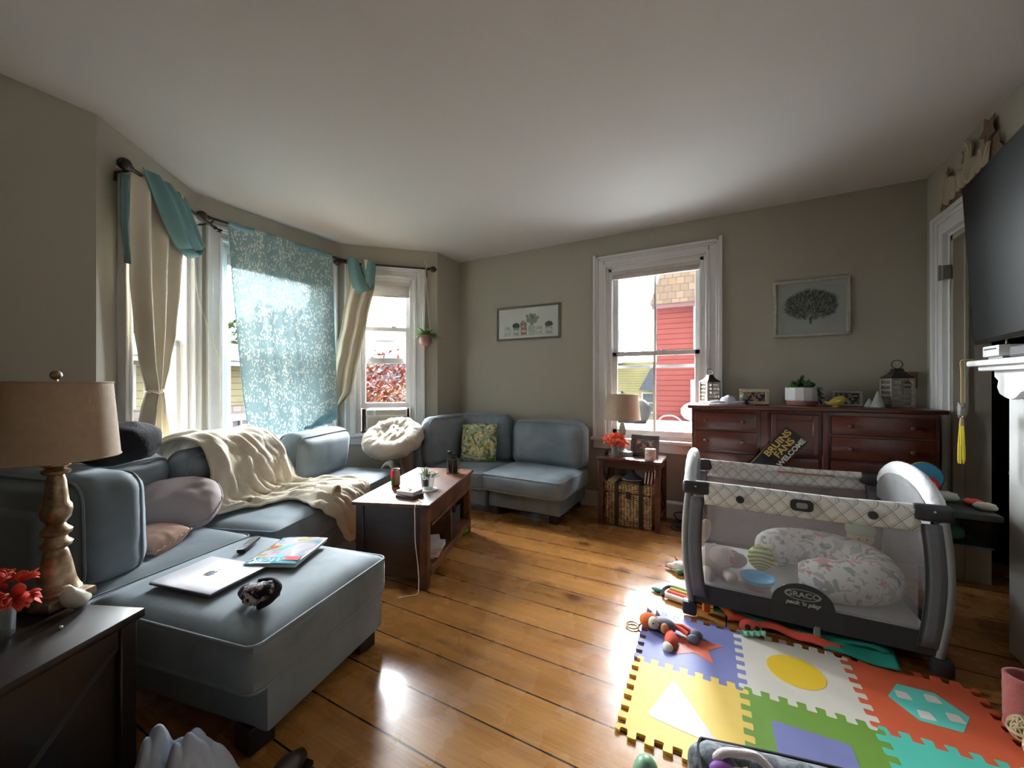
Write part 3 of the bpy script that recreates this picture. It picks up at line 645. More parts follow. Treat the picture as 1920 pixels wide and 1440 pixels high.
mb.tube([(0.0425*cos(-1.62+0.35*sin(t_/3.)), 0.0425*sin(-1.62+0.35*sin(t_/3.)), 0.082+0.010*cos(t_/3.)) for t_ in range(19)], 0.0016, 4, closed=True); mb.build('emblem', simple('emblem_white', (0.8, 0.8, 0.8), 0.5), T)
def leafblade(mb, base, d, L, w, droop=0.2, n=5, cup=0.0):
    d = Vector(d).normalized(); s = d.cross(Vector((0, 0, 1)))
    if s.length < 0.05: s = Vector((1, 0, 0))
    s.normalize(); base = Vector(base); prev = None
    for k in range(n+1):
        t = k/n; p = base+d*L*t+Vector((0, 0, -droop*L*t*t)); ww = w*max(0.03, sin(pi*min(0.97, 0.12+t*0.86))**0.8)
        a = mb._v(p+s*ww/2+Vector((0, 0, cup*ww))); c0 = mb._v(p); b_ = mb._v(p-s*ww/2+Vector((0, 0, cup*ww)))
        if prev: mb.b.faces.new((prev[0], prev[1], c0, a)); mb.b.faces.new((prev[1], prev[2], b_, c0))
        prev = (a, c0, b_)
AIRP = simple('pale_air_plant', srgb(150, 170, 132), 0.6, var=0.15, vs=20)
T = thing('air_plant', 'small pale green spiky plant in a glass tumbler beside the clear cup', 'plant', ct(0.055, -0.075, 0.522))
MB().lathe([(0.0, 0.0), (0.026, 0.0), (0.032, 0.085), (0.030, 0.085), (0.025, 0.006), (0.0, 0.006)], 24, cap=False).build('tumbler', CLR, T)
mb = MB(); rnd = random.Random(4)
for k in range(46):
    a = rnd.uniform(0, 2*pi); e = rnd.uniform(0.15, 1.3); leafblade(mb, (0, 0, 0.06), (cos(a)*cos(e), sin(a)*cos(e), sin(e)), rnd.uniform(0.055, 0.10), 0.014, 0.15)
for k in range(16):
    a = rnd.uniform(-0.6, 0.9); leafblade(mb, (0.05, 0.01, 0.065), (cos(a), sin(a), rnd.uniform(0.2, 1.1)), 0.06, 0.013, 0.1)
mb.build('leaves', AIRP, T, solid=0.001)
# stacked napkins / coaster box with charger cable
T = thing('photo_book', 'small dark square book at the near edge of the coffee table', 'book', ct(0.06, -0.36, 0.522), R(19)+R(-14))
MB().box(-0.07, 0.07, -0.05, 0.06, 0, 0.018, 0.002, 1).build('cover', simple('dark_book', (0.03, 0.018, 0.018), 0.5), T)
T = thing('notepad', 'white notepad lying on the small dark book', 'notepad', ct(0.055, -0.35, 0.540), R(19)+R(-14))
MB().box(-0.065, 0.065, -0.045, 0.055, 0, 0.022, 0.002, 1).build('pages', simple('grey_pages', srgb(190, 182, 180), 0.7), T)
MB().box(-0.066, 0.066, -0.046, 0.056, 0.022, 0.026, 0.001, 1).build('cover', simple('white_cover', srgb(226, 222, 220), 0.5), T)
mb = MB(); mb.tube(cr([(-0.015, -0.008, 0.028), (0.0, 0.006, 0.032), (0.02, 0.0, 0.028), (0.012, -0.01, 0.028)], 5), 0.0028, 5); mb.tube([(0.02, -0.025, 0.028), (0.028, -0.028, 0.031)], 0.004, 6); mb.build('emblem', simple('brown_ink', (0.05, 0.02, 0.015), 0.6), T)
cab = MB().tube(cr([ct(0.15, -0.42, 0.528), ct(0.19, -0.47, 0.528), ct(0.17, -0.518, 0.52), ct(0.17, -0.525, 0.44), ct(0.175, -0.53, 0.3), ct(0.195, -0.535, 0.15), ct(0.20, -0.54, 0.03), ct(0.19, -0.555, 0.006), ct(0.14, -0.58, 0.006), ct(0.11, -0.60, 0.006)], 8), 0.0028, 6).build('charger_cable', simple('white_cable', srgb(225, 215, 210), 0.5), None)
settag(cab, 'thin white charging cable hanging off the near end of the coffee table', 'cable')
MB().at(ct(0.11, -0.60, 0.004), R(40)).box(-0.012, 0.012, -0.004, 0.004, 0, 0.006, 0.001, 1).build('plug', MATS['white_cable'], cab)
# wire and glass holder with remotes at the far end
T = thing('glass_remote_holder', 'faceted glass and wire holder full of remotes at the far end of the coffee table', 'holder', ct(0.13, 0.33, 0.522), R(5))
mb = MB(); pts6 = [(0.055*cos(k*pi/3), 0.055*sin(k*pi/3)) for k in range(6)]
for k in range(6):
    a, b = pts6[k], pts6[(k+1) % 6]; zt = 0.115 if k % 2 else 0.13; zu = 0.13 if k % 2 else 0.115
    mb.tube([(*a, 0), (*b, 0)], 0.0025, 5); mb.tube([(*a, 0), (*a, zt)], 0.0025, 5); mb.tube([(*a, zt), (*b, zu)], 0.0025, 5)
mb.build('wire_frame', simple('tarnished_wire', (0.28, 0.25, 0.2), 0.35, 0.9), T)
mb = MB(); mb.prism([(x*0.97, y*0.97) for x, y in pts6], 0.002, 0.11); mb.build('glass_panel', m_glass('tinted_glass', (0.9, 0.9, 0.88)), T, smooth=False)
for k, (x, y, rz, tl, h) in enumerate(((-0.02, 0.0, 0.2, 0.1, 0.18), (0.015, 0.012, 1.1, -0.12, 0.15), (0.012, -0.022, 0.5, 0.05, 0.14))):
    rm = thing('remote_control', ('black remote control, tallest of those standing in the glass holder', 'black remote control leaning right in the glass holder', 'short black remote control at the front of the glass holder')[k], 'remote', ct(0.13+x, 0.33+y, 0.527), rz, 'remotes in the glass holder')
    MB().at((0, 0, 0), 0, tl, 0).box(-0.019, 0.019, -0.007, 0.007, 0, h, 0.004, 2).build('body', simple('black_plastic', (0.012, 0.012, 0.014), 0.35), rm)
    mb = MB().at((0, 0, 0), 0, tl, 0)
    for i in range(6):
        for j in range(3): mb.box(-0.013+j*0.010, -0.007+j*0.010, -0.0085, -0.006, h*0.4+i*0.013, h*0.4+i*0.013+0.008)
    mb.build('buttons', simple('grey_button', (0.12, 0.12, 0.12), 0.5), rm)
# shelf contents
def booklet(label, loc, rz, sx, sy, h, m, name='magazine', cat='magazine', group=None, ry=0.0):
    T = thing(name, label, cat, loc, rz, group)
    MB().at((0, 0, 0), 0, 0, ry).box(-sx/2, sx/2, -sy/2, sy/2, 0.001, h-0.001).build('pages', simple('paper', srgb(215, 212, 205), 0.8), T)
    mb = MB().at((0, 0, 0), 0, 0, ry); mb.box(-sx/2-0.001, sx/2+0.002, -sy/2-0.002, sy/2+0.002, h-0.001, h); mb.box(-sx/2-0.001, sx/2+0.002, -sy/2-0.002, sy/2+0.002, 0, 0.001); mb.build('cover', m, T); return T
z = 0.124
for k, (lbl, col, h, dx, ry) in enumerate((('grey magazine at the bottom of the pile on the coffee table shelf', srgb(150, 155, 165), 0.012, 0.0, 0), ('white thick booklet on the coffee table shelf, second from the bottom', srgb(225, 225, 228), 0.020, 0.015, 0), ('pale lilac magazine in the middle of the shelf pile', srgb(180, 170, 180), 0.014, -0.01, 0), ('white booklet on top of the pile on the coffee table shelf', srgb(232, 230, 230), 0.022, 0.01, 0))):
    booklet(lbl, ct(0.13+dx, -0.22-0.01*k, z), R(19+8*k), 0.17, 0.24, h, simple('cover_%d' % k, col, 0.5, var=0.1), group='magazines on the coffee table shelf'); z += h+0.001
T = thing('game_case', 'dark purple case standing behind the magazines on the coffee table shelf', 'case', ct(0.02, -0.22, 0.124), R(19)); MB().box(-0.02, 0.02, -0.14, 0.12, 0, 0.17, 0.003, 1).build('body', simple('plum_plastic', (0.03, 0.012, 0.03), 0.4), T); MB().box(0.018, 0.022, -0.1, 0.08, 0.02, 0.15).build('sleeve', simple('plum_print', (0.08, 0.05, 0.09), 0.4), T)
T = thing('storage_bin', 'dark grey fabric bin on the far half of the coffee table shelf', 'bin', ct(0.06, 0.22, 0.124), R(19))
mb = MB(); mb.box(-0.12, 0.12, -0.15, 0.15, 0, 0.13, 0.01, 2); mb.build('body', simple('charcoal_fabric', (0.03, 0.03, 0.033), 0.8), T); MB().box(-0.123, 0.123, -0.153, 0.153, 0.125, 0.14, 0.005, 1).build('rim', simple('charcoal_rim', (0.06, 0.06, 0.065), 0.7), T)
T = thing('headset', 'dark headset hooked over the front of the fabric bin', 'headset', ct(0.13, 0.16, 0.262), R(19))
MB().tube(cr([(-0.07, -0.03, 0.012), (-0.06, -0.02, 0.06), (0.0, 0.0, 0.085), (0.045, 0.02, 0.05), (0.05, 0.02, 0.012)], 6), 0.008, 6).build('headband', simple('maroon_plastic', (0.05, 0.01, 0.012), 0.4), T)
for x, y in ((-0.07, -0.03), (0.05, 0.02)): MB().ell((x, y, 0.018), (0.03, 0.02, 0.03), 14, 10).build('ear_cup', MATS['black_plastic'], T)
o = MB().ell((0, 0, 0), 0.034, 24, 16, 1, 0.0).build('toy_ball', simple('bright_green', srgb(80, 190, 40), 0.3), None); o.location = (-1.92, 2.70, 0.034); settag(o, 'small bright green ball on the floor under the far end of the coffee table', 'ball')
MB().tube([(0.0345*cos(t*pi/12), 0.0345*sin(t*pi/12), 0) for t in range(24)], 0.003, 5, closed=True).build('seam', simple('dark_green', srgb(30, 110, 30), 0.4), o)

# ---------------------------------------------------------------- lamps and end tables
RED = m_wood('red_mahogany', (0.045, 0.014, 0.010), (0.085, 0.03, 0.02), (3, 3, 20), 0.25, 0.4)
def end_table(label, loc, rz, w, d, h, shelf=0.30, RED=RED):
    T = thing('end_table', label, 'end table', loc, rz)
    MB().box(-w/2, w/2, -d/2, d/2, h-0.025, h, 0.004, 2).build('tabletop', RED, T)
    for sx in (-1, 1):
        for sy in (-1, 1):
            x, y = sx*(w/2-0.035), sy*(d/2-0.035); MB().box(x-0.022, x+0.022, y-0.022, y+0.022, 0, h-0.02, 0.003, 1).build('leg', RED, T)
    mb = MB(); mb.box(-w/2+0.03, w/2-0.03, -d/2+0.02, -d/2+0.035, h-0.085, h-0.025); mb.box(-w/2+0.03, w/2-0.03, d/2-0.035, d/2-0.02, h-0.085, h-0.025)
    mb.box(-w/2+0.02, -w/2+0.035, -d/2+0.03, d/2-0.03, h-0.085, h-0.025); mb.box(w/2-0.035, w/2-0.02, -d/2+0.03, d/2-0.03, h-0.085, h-0.025); mb.build('apron', RED, T)
    for sx in (-1, 1):
        mb = MB(); x = sx*(w/2-0.032); y0, y1, z0, z1 = -d/2+0.055, d/2-0.055, 0.12, h-0.085
        mb.tube([(x, y0, z0), (x, y1, z1)], 0.011, 4); mb.tube([(x+0.004, y0, z1), (x+0.004, y1, z0)], 0.011, 4); mb.box(x-0.01, x+0.01, y0-0.02, y1+0.02, 0.10, 0.125); mb.build('side_lattice', RED, T)
    if shelf: MB().box(-w/2+0.02, w/2-0.02, -d/2+0.02, d/2-0.02, shelf-0.02, shelf, 0.003, 1).build('shelf', RED, T)
    return T
end_table('mahogany end table with crossed side bars below the back window', (-0.745, 3.675, 0), 0, 0.55, 0.44, 0.60, None)
ET = end_table('mahogany end table coloured for shade at the left edge in front of the sectional', (-1.655, 0.17, 0), R(23), 0.50, 0.54, 0.58, 0.16, m_wood('shaded_mahogany', (0.006, 0.0025, 0.002), (0.012, 0.005, 0.004), (3, 3, 20), 0.35, 0.05))  # darker copy of the mahogany; shade at the near left put into its colour
mb = MB(); DM = bpy.data.materials['shaded_mahogany']; mb.box(0.205, 0.220, -0.25, 0.25, 0.02, 0.52); mb.build('side_panel', DM, ET)
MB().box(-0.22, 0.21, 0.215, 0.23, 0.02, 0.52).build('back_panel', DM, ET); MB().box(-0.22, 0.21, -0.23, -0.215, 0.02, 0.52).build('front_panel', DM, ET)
SHADE = simple('linen_shade', srgb(176, 156, 134), 0.85, var=0.05, vs=40, bump=0.15, bs=220)
def table_lamp(label, loc, rz, base, shade_z, r0, r1, sh, m, sq=False, neck=0.0):
    T = thing('table_lamp', label, 'lamp', loc, rz)
    MB().lathe(base, 32).build('lamp_base', m, T)
    if sq: MB().box(-0.062, 0.062, -0.062, 0.062, 0, 0.03, 0.006, 2).build('foot', m, T)
    top = base[-1][1]
    MB().tube([(0, 0, top-0.01), (0, 0, shade_z+sh+0.015)], 0.005, 8).build('pole', simple('brass_rod', (0.35, 0.28, 0.18), 0.4, 0.8), T)
    mb = MB(); mb.lathe([(r0, shade_z), (r1, shade_z+sh), (r1-0.003, shade_z+sh), (r0-0.003, shade_z)], 56, cap=False); o = mb.build('lamp_shade', SHADE, T)
    for z_, r_ in ((shade_z, r0), (shade_z+sh, r1)): MB().tube([(r_*cos(t*pi/28), r_*sin(t*pi/28), z_) for t in range(56)], 0.003, 5, closed=True).build('shade_trim', SHADE, o)
    MB().ell((0, 0, shade_z+sh+0.022), (0.014, 0.014, 0.014), 16, 10).build('finial', m, T)
    mb = MB()
    for k in range(3): mb.tube([(0, 0, shade_z+sh-0.01), (r1*0.98*cos(k*2.09), r1*0.98*sin(k*2.09), shade_z+sh-0.004)], 0.002, 5)
    mb.build('spider', MATS['brass_rod'], T); return T
GOLD = NT('antique_gold'); GOLD.setp(Base_Color=GOLD.ramp(GOLD.noise(30, 4), [(0.35, srgb(118, 92, 66)), (0.65, srgb(176, 158, 128))]), Roughness=0.38, Metallic=0.75); GOLD = GOLD.m
prof1 = [(0.052, 0.028), (0.056, 0.04), (0.05, 0.05), (0.043, 0.07), (0.034, 0.125), (0.026, 0.16), (0.022, 0.168), (0.034, 0.176), (0.037, 0.186), (0.026, 0.196), (0.024, 0.206), (0.034, 0.214), (0.036, 0.224), (0.024, 0.236), (0.020, 0.244), (0.032, 0.262), (0.036, 0.285), (0.034, 0.30), (0.028, 0.31), (0.026, 0.33), (0.022, 0.375), (0.018, 0.392), (0.030, 0.398), (0.032, 0.406), (0.020, 0.414), (0.032, 0.422), (0.032, 0.428), (0.017, 0.436), (0.012, 0.452)]
table_lamp('antique gold table lamp with wide tan drum shade at the left edge', (-1.80, 0.395, 0.58), R(23), prof1, 0.445, 0.142, 0.124, 0.230, GOLD, True)
CAL = NT('weathered_grey_green'); CAL.setp(Base_Color=CAL.ramp(CAL.noise(25, 4), [(0.35, srgb(96, 108, 106)), (0.65, srgb(150, 154, 150))]), Roughness=0.6); CAL = CAL.m
prof2 = [(0.055, 0.0), (0.057, 0.015), (0.03, 0.035), (0.024, 0.06), (0.034, 0.09), (0.036, 0.11), (0.024, 0.135), (0.018, 0.15), (0.026, 0.165), (0.034, 0.195), (0.036, 0.215), (0.027, 0.25), (0.017, 0.28), (0.014, 0.29), (0.024, 0.30), (0.027, 0.312), (0.014, 0.325), (0.013, 0.33)]
table_lamp('grey-green turned table lamp with tan shade on the end table below the back window', (-0.87, 3.80, 0.60), 0, prof2, 0.315, 0.17, 0.145, 0.235, CAL)
# ---------------------------------------------------------------- things on the end table by the window
def flower_ball(name, label, loc, r, n, cols, vase=True, seed=1):
    T = thing(name, label, 'flowers', loc)
    rnd = random.Random(seed); mb = MB()
    for k in range(n):
        a = rnd.uniform(0, 2*pi); e = rnd.uniform(-0.25, 1.45); c = Vector((cos(a)*cos(e)*r*0.85, sin(a)*cos(e)*r*0.85, 0.105+sin(e)*r*0.55)); d0 = Vector((cos(a)*cos(e), sin(a)*cos(e), sin(e)+0.3))
        for j in range(7):
            d = d0+Vector((rnd.gauss(0, 0.55), rnd.gauss(0, 0.55), rnd.gauss(0, 0.45))); leafblade(mb, c, d, r*0.55, r*0.42, rnd.uniform(-0.2, 0.5), 4, 0.25)
    mb.build('petals', cols, T, solid=0.0012)
    if vase:
        MB().lathe([(0.0, 0.0), (0.034, 0.0), (0.036, 0.08), (0.034, 0.08), (0.031, 0.012), (0.0, 0.012)], 24, cap=False).build('vase', CLR, T)
        mb = MB()
        for k in range(6): mb.tube([(0.012*cos(k), 0.012*sin(k), 0.014), (0.02*cos(k+2), 0.02*sin(k+2), 0.10)], 0.002, 5)
        mb.build('stem', simple('stem_green', srgb(96, 120, 80), 0.6), T)
    return T
CORAL = simple('coral_petals', srgb(244, 112, 78), 0.7, var=0.25, vs=30)
flower_ball('flower_bouquet', 'coral artificial flowers in a small clear vase on the end table below the window', (-0.885, 3.60, 0.60), 0.095, 30, CORAL, True, 2)
flower_ball('flower_bouquet', 'red-coral artificial flowers at the left edge beside the gold lamp', (-1.70, 0.265, 0.58), 0.065, 18, simple('red_petals', srgb(206, 62, 44), 0.7, var=0.25, vs=30), True, 6)
def photo_mat(name, stops, sc):
    t = NT(name); t.setp(Base_Color=t.ramp(t.noise(sc, 3, 0.6, None, 0.6), stops, 'CONSTANT'), Roughness=0.35); return t.m
def picframe(name, label, loc, rz, w, h, bw, fm, pmx, tilt=0.2, cat='picture frame', depth=0.018, matw=0.0, mm=None, easel=True):
    T = thing(name, label, cat, loc, rz)
    def at(mb): return mb.at((0, 0, 0), 0, -tilt)
    mb = at(MB())
    mb.box(-w/2, w/2, 0, depth, 0, bw, 0.003, 1); mb.box(-w/2, w/2, 0, depth, h-bw, h, 0.003, 1); mb.box(-w/2, -w/2+bw, 0, depth, bw, h-bw, 0.003, 1); mb.box(w/2-bw, w/2, 0, depth, bw, h-bw, 0.003, 1)
    mb.build('frame', fm, T)
    at(MB()).box(-w/2+bw, w/2-bw, depth*0.6, depth*0.8, bw, h-bw).build('mount', mm or simple('mount_board', srgb(214, 214, 210), 0.7), T)
    if pmx: at(MB()).box(-w/2+bw+matw, w/2-bw-matw, depth*0.5, depth*0.62, bw+matw, h-bw-matw).build('picture', pmx, T)
    if easel: MB().tube([(0, depth+h*0.7*math.sin(tilt), h*0.7*cos(tilt)), (0, h*0.5, 0.004)], 0.006, 4).build('stand', BLACKM, T)
    return T
picframe('framed_photo', 'grey wooden photo frame on the end table below the window', (-0.655, 3.70, 0.60), R(-6), 0.25, 0.19, 0.035, simple('grey_frame_wood', srgb(84, 80, 78), 0.5, var=0.2, vs=30), photo_mat('grey_photo', [(0, srgb(92, 84, 84)), (0.48, srgb(186, 160, 140)), (0.56, srgb(60, 58, 62)), (0.64, srgb(200, 196, 192))], 14), 0.22, mm=simple('taupe_mount', srgb(120, 114, 110), 0.7), matw=0.02)
T = thing('candle', 'marbled cream and tan pillar candle on the end table below the window', 'candle', (-0.575, 3.555, 0.60))
t = NT('marbled_wax'); t.setp(Base_Color=t.ramp(t.noise(16, 3, 0.5, None, 1.5), [(0.35, srgb(232, 222, 205)), (0.55, srgb(190, 150, 125)), (0.65, srgb(224, 212, 196)), (0.75, srgb(120, 100, 90))]), Roughness=0.5)
MB().lathe([(0.0, 0), (0.044, 0), (0.045, 0.004), (0.045, 0.09), (0.041, 0.094), (0.035, 0.088), (0.0, 0.087)], 30, cap=False).build('wax', t.m, T); MB().tube([(0, 0, 0.086), (0.002, 0, 0.1)], 0.0015, 5).build('wick', BLACKM, T)
T = thing('glass_ashtray', 'stack of small glass coasters behind the coral flowers', 'coaster', (-0.79, 3.66, 0.60))
for k in range(3): MB().lathe([(0, 0.001+0.012*k), (0.045, 0.001+0.012*k), (0.046, 0.01+0.012*k), (0, 0.01+0.012*k)], 28, cap=False).build('disc', simple('frosted_disc', srgb(190, 190, 188), 0.25), T)
o = MB().ell((0, 0, 0.022), (0.025, 0.018, 0.022), 12, 8).build('knob_toy', BLACKM, None); o.location = (-0.97, 3.60, 0.60); settag(o, 'small dark round object beside the coral flower vase', 'ornament')
# wicker trunk
def m_wicker():
    t = NT('wicker'); s = t.N('SeparateXYZ'); t.L(t.co('Object'), s.inputs[0])
    xy = t.math('ADD', s.outputs['X'], s.outputs['Y'])
    a = t.math('SINE', t.math('MULTIPLY', xy, 235)); ph = t.math('MULTIPLY', t.math('FLOOR', t.math('DIVIDE', xy, 0.0267)), 3.14159); b = t.math('SINE', t.math('ADD', t.math('MULTIPLY', s.outputs['Z'], 330), ph))
    h = t.math('ADD', t.math('MULTIPLY', a, 0.5), t.math('MULTIPLY', b, 0.6)); n = t.noise(40, 3)
    t.setp(Base_Color=t.ramp(t.math('ADD', t.math('MULTIPLY', h, 0.3), n), [(0.25, srgb(84, 58, 34)), (0.55, srgb(170, 134, 88)), (0.9, srgb(206, 178, 128))]), Roughness=0.7); t.bump(h, 0.8, 0.004); return t.m
WICK = m_wicker(); STRAP = simple('dark_leather', (0.02, 0.012, 0.01), 0.5)
T = thing('wicker_trunk', 'wicker storage trunk with dark leather straps under the end table', 'trunk', (-0.755, 3.665, 0))
MB().box(-0.20, 0.20, -0.165, 0.165, 0.005, 0.29, 0.012, 2).build('body', WICK, T)
lid = MB().box(-0.205, 0.205, -0.17, 0.17, 0.295, 0.375, 0.016, 2).build('lid', WICK, T)
for x in (-0.095, 0.11):
    mb = MB(); mb.box(x-0.017, x+0.017, -0.174, -0.166, 0.01, 0.37); mb.box(x-0.017, x+0.017, -0.172, 0.172, 0.371, 0.38); mb.build('strap', STRAP, T)
MB().box(-0.015, 0.02, -0.178, -0.168, 0.255, 0.315, 0.003, 1).build('latch', STRAP, T)
T = thing('bottle_vase', 'dark grey wide-bottomed vase standing on the wicker trunk', 'vase', (-0.74, 3.62, 0.382)); MB().lathe([(0.0, 0), (0.055, 0.0), (0.088, 0.02), (0.075, 0.035), (0.03, 0.07), (0.018, 0.10), (0.016, 0.125), (0.02, 0.13)], 32).build('body', simple('smoky_glaze', srgb(70, 74, 76), 0.25), T); MB().lathe([(0.09, 0.018), (0.093, 0.022), (0.09, 0.026)], 32, cap=False).build('band', simple('pale_band', srgb(140, 140, 142), 0.3), T)
for k, (c, lbl) in enumerate(((srgb(190, 30, 28), 'red thin book standing at the right on the wicker trunk'), (srgb(200, 190, 180), 'cream thin book leaning beside the red book on the wicker trunk'), (srgb(180, 40, 34), 'rightmost red thin book standing on the wicker trunk'))):
    T = thing('book', lbl, 'book', (-0.625+0.026*k, 3.62, 0.382), 0, 'books on the wicker trunk'); MB().at((0, 0, 0), 0, 0, 0.12).box(-0.007, 0.007, -0.05, 0.05, 0, 0.10+0.01*k, 0.001, 1).build('cover', simple('bookcover_%d' % k, c, 0.5), T); MB().at((0, 0, 0), 0, 0, 0.12).box(-0.0055, 0.0055, -0.0505, 0.048, 0.002, 0.101+0.01*k).build('pages', simple('paper', srgb(215, 212, 205), 0.8), T)
T = thing('power_adapter', 'black power adapter with cables on the floor right of the end table', 'adapter', (-0.36, 3.72, 0)); MB().box(-0.035, 0.035, -0.03, 0.03, 0, 0.045, 0.008, 2).build('body', simple('grey_plastic', srgb(66, 70, 66), 0.5), T)
MB().tube(cr([(0.0, 0.03, 0.04), (-0.05, 0.06, 0.09), (0.02, 0.08, 0.11), (0.06, 0.04, 0.06), (0.0, 0.0, 0.055), (-0.06, -0.05, 0.01), (-0.02, -0.09, 0.006), (0.08, -0.06, 0.006)], 8), 0.005, 6).build('cable', MATS['black_plastic'], T)

# ---------------------------------------------------------------- dresser and what stands on it
DR = m_wood('cherry_dresser', srgb(68, 30, 21), srgb(104, 50, 35), (2, 10, 10), 0.33, 0.3); DRK = simple('dresser_knob', srgb(92, 48, 36), 0.3, coat=0.3)
T = thing('dresser', 'long cherry wood dresser with many knobbed drawers against the back wall', 'dresser', (0.47, 3.69, 0))
w, d = 0.715, 0.225
mb = MB(); mb.box(-w, w, -d+0.01, d, 0.06, 1.058, 0.004, 1); mb.build('carcass', DR, T)
MB().box(-w-0.03, w+0.03, -d-0.035, d, 1.058, 1.085, 0.008, 2).build('top', DR, T)
mb = MB(); mb.box(-w, w, -d, -d+0.03, 0.0, 0.09); mb.box(-w, -w+0.05, -d, d, 0, 0.08); mb.box(w-0.05, w, -d, d, 0, 0.08); mb.build('plinth', DR, T)
rows = [(0.90, 1.03), (0.735, 0.885), (0.56, 0.72), (0.34, 0.545), (0.11, 0.325)]
def drawer(x0, x1, z0, z1, kn):
    o = MB().box(x0, x1, -d-0.014, -d+0.015, z0, z1, 0.006, 2).build('drawer', DR, T)
    for kx in kn:
        MB().at((kx, -d-0.014, (z0+z1)/2), 0, pi/2).lathe([(0.008, 0), (0.007, 0.012), (0.014, 0.018), (0.016, 0.026), (0.010, 0.032), (0, 0.033)], 16).build('knob', DRK, o)
for z0, z1 in rows:
    drawer(-0.69, -0.27, z0, z1, (-0.61, -0.36)); drawer(0.17, 0.69, z0, z1, (0.27, 0.58))
o = MB().box(-0.18, 0.10, -d-0.012, -d+0.01, 0.745, 1.03, 0.005, 1).build('door', DR, T)
mb = MB(); mb.box(-0.18, -0.145, -d-0.02, -d-0.01, 0.745, 1.03, 0.003, 1); mb.box(0.065, 0.10, -d-0.02, -d-0.01, 0.745, 1.03, 0.003, 1); mb.box(-0.145, 0.065, -d-0.02, -d-0.01, 0.745, 0.785, 0.003, 1); mb.box(-0.145, 0.065, -d-0.02, -d-0.01, 0.99, 1.03, 0.003, 1); mb.build('door_frame', DR, o)
for z0, z1 in rows[2:]: drawer(-0.18, 0.10, z0, z1, (-0.04,))
mb = MB(); mb.box(-0.245, -0.20, -d-0.006, -d+0.01, 0.1, 1.05, 0.003, 1); mb.box(0.12, 0.155, -d-0.006, -d+0.01, 0.1, 1.05, 0.003, 1); mb.build('stile', DR, T)
ZD = 1.0855
# lanterns
LW = simple('whitewashed_wood', srgb(150, 142, 130), 0.6, var=0.15, vs=20)
def lantern(label, loc, s, rz, candle):
    T = thing('lantern', label, 'lantern', loc, rz); a = 0.056*s; h = 0.19*s
    MB().box(-a-0.008, a+0.008, -a-0.008, a+0.008, 0, 0.018, 0.002, 1).build('base', LW, T)
    for sx in (-1, 1):
        for sy in (-1, 1): MB().box(sx*a-0.008, sx*a+0.008, sy*a-0.008, sy*a+0.008, 0.018, h, 0.001, 1).build('post', LW, T)
    mb = MB(); n = 5
    for k in range(n):
        z0 = 0.018+(h-0.018)*(k+0.55)/n
        for q in range(4):
            mb.at((0, 0, 0), q*pi/2); mb.box(-a, a, -a-0.004, -a+0.003, z0, z0+0.013*s, 0.001, 1)
    mb.build('slats', LW, T)
    mb = MB(); r = [(a*1.55, h), (a*1.6, h+0.006), (a*0.95, h+0.028*s), (a*0.62, h+0.05*s), (a*0.55, h+0.064*s), (0.0, h+0.066*s)]
    mb.at((0, 0, 0), pi/4); mb.lathe(r, 4); mb.build('roof', simple('dark_copper', (0.05, 0.04, 0.04), 0.35, 0.8), T, smooth=False)
    MB().tube([(0.030*s*cos(t*pi/12), 0, h+0.092*s+0.028*s*sin(t*pi/12)) for t in range(24)], 0.003, 6, closed=True).build('ring_handle', MATS['dark_copper'], T)
    if candle: MB().lathe([(0, 0.018), (0.035, 0.018), (0.035, 0.018+candle), (0, 0.018+candle)], 24, cap=False).build('candle', simple('white_wax', srgb(220, 212, 198), 0.5), T)
lantern('slatted lantern at the left end of the dresser in front of the window casing', (-0.125, 3.80, ZD), 0.95, R(35), 0.05)
lantern('slatted lantern at the right end of the dresser', (1.075, 3.80, ZD), 1.08, R(12), 0.07)
picframe('framed_photo', 'cream speckled photo frame left of the potted succulents on the dresser', (0.20, 3.72, ZD), R(4), 0.205, 0.125, 0.026, simple('cream_frame', srgb(196, 188, 160), 0.6, var=0.15, vs=60), photo_mat('family_photo', [(0, srgb(48, 44, 52)), (0.46, srgb(186, 140, 130)), (0.55, srgb(90, 66, 84)), (0.62, srgb(52, 80, 70))], 22), 0.15)
picframe('framed_photo', 'small white photo frame behind the yellow ceramic bird on the dresser', (0.80, 3.80, ZD), R(-3), 0.175, 0.11, 0.014, simple('white_frame', srgb(190, 188, 180), 0.5, var=0.1), photo_mat('group_photo', [(0, srgb(34, 34, 34)), (0.47, srgb(180, 172, 160)), (0.55, srgb(70, 60, 52)), (0.64, srgb(150, 140, 126))], 26), 0.12)
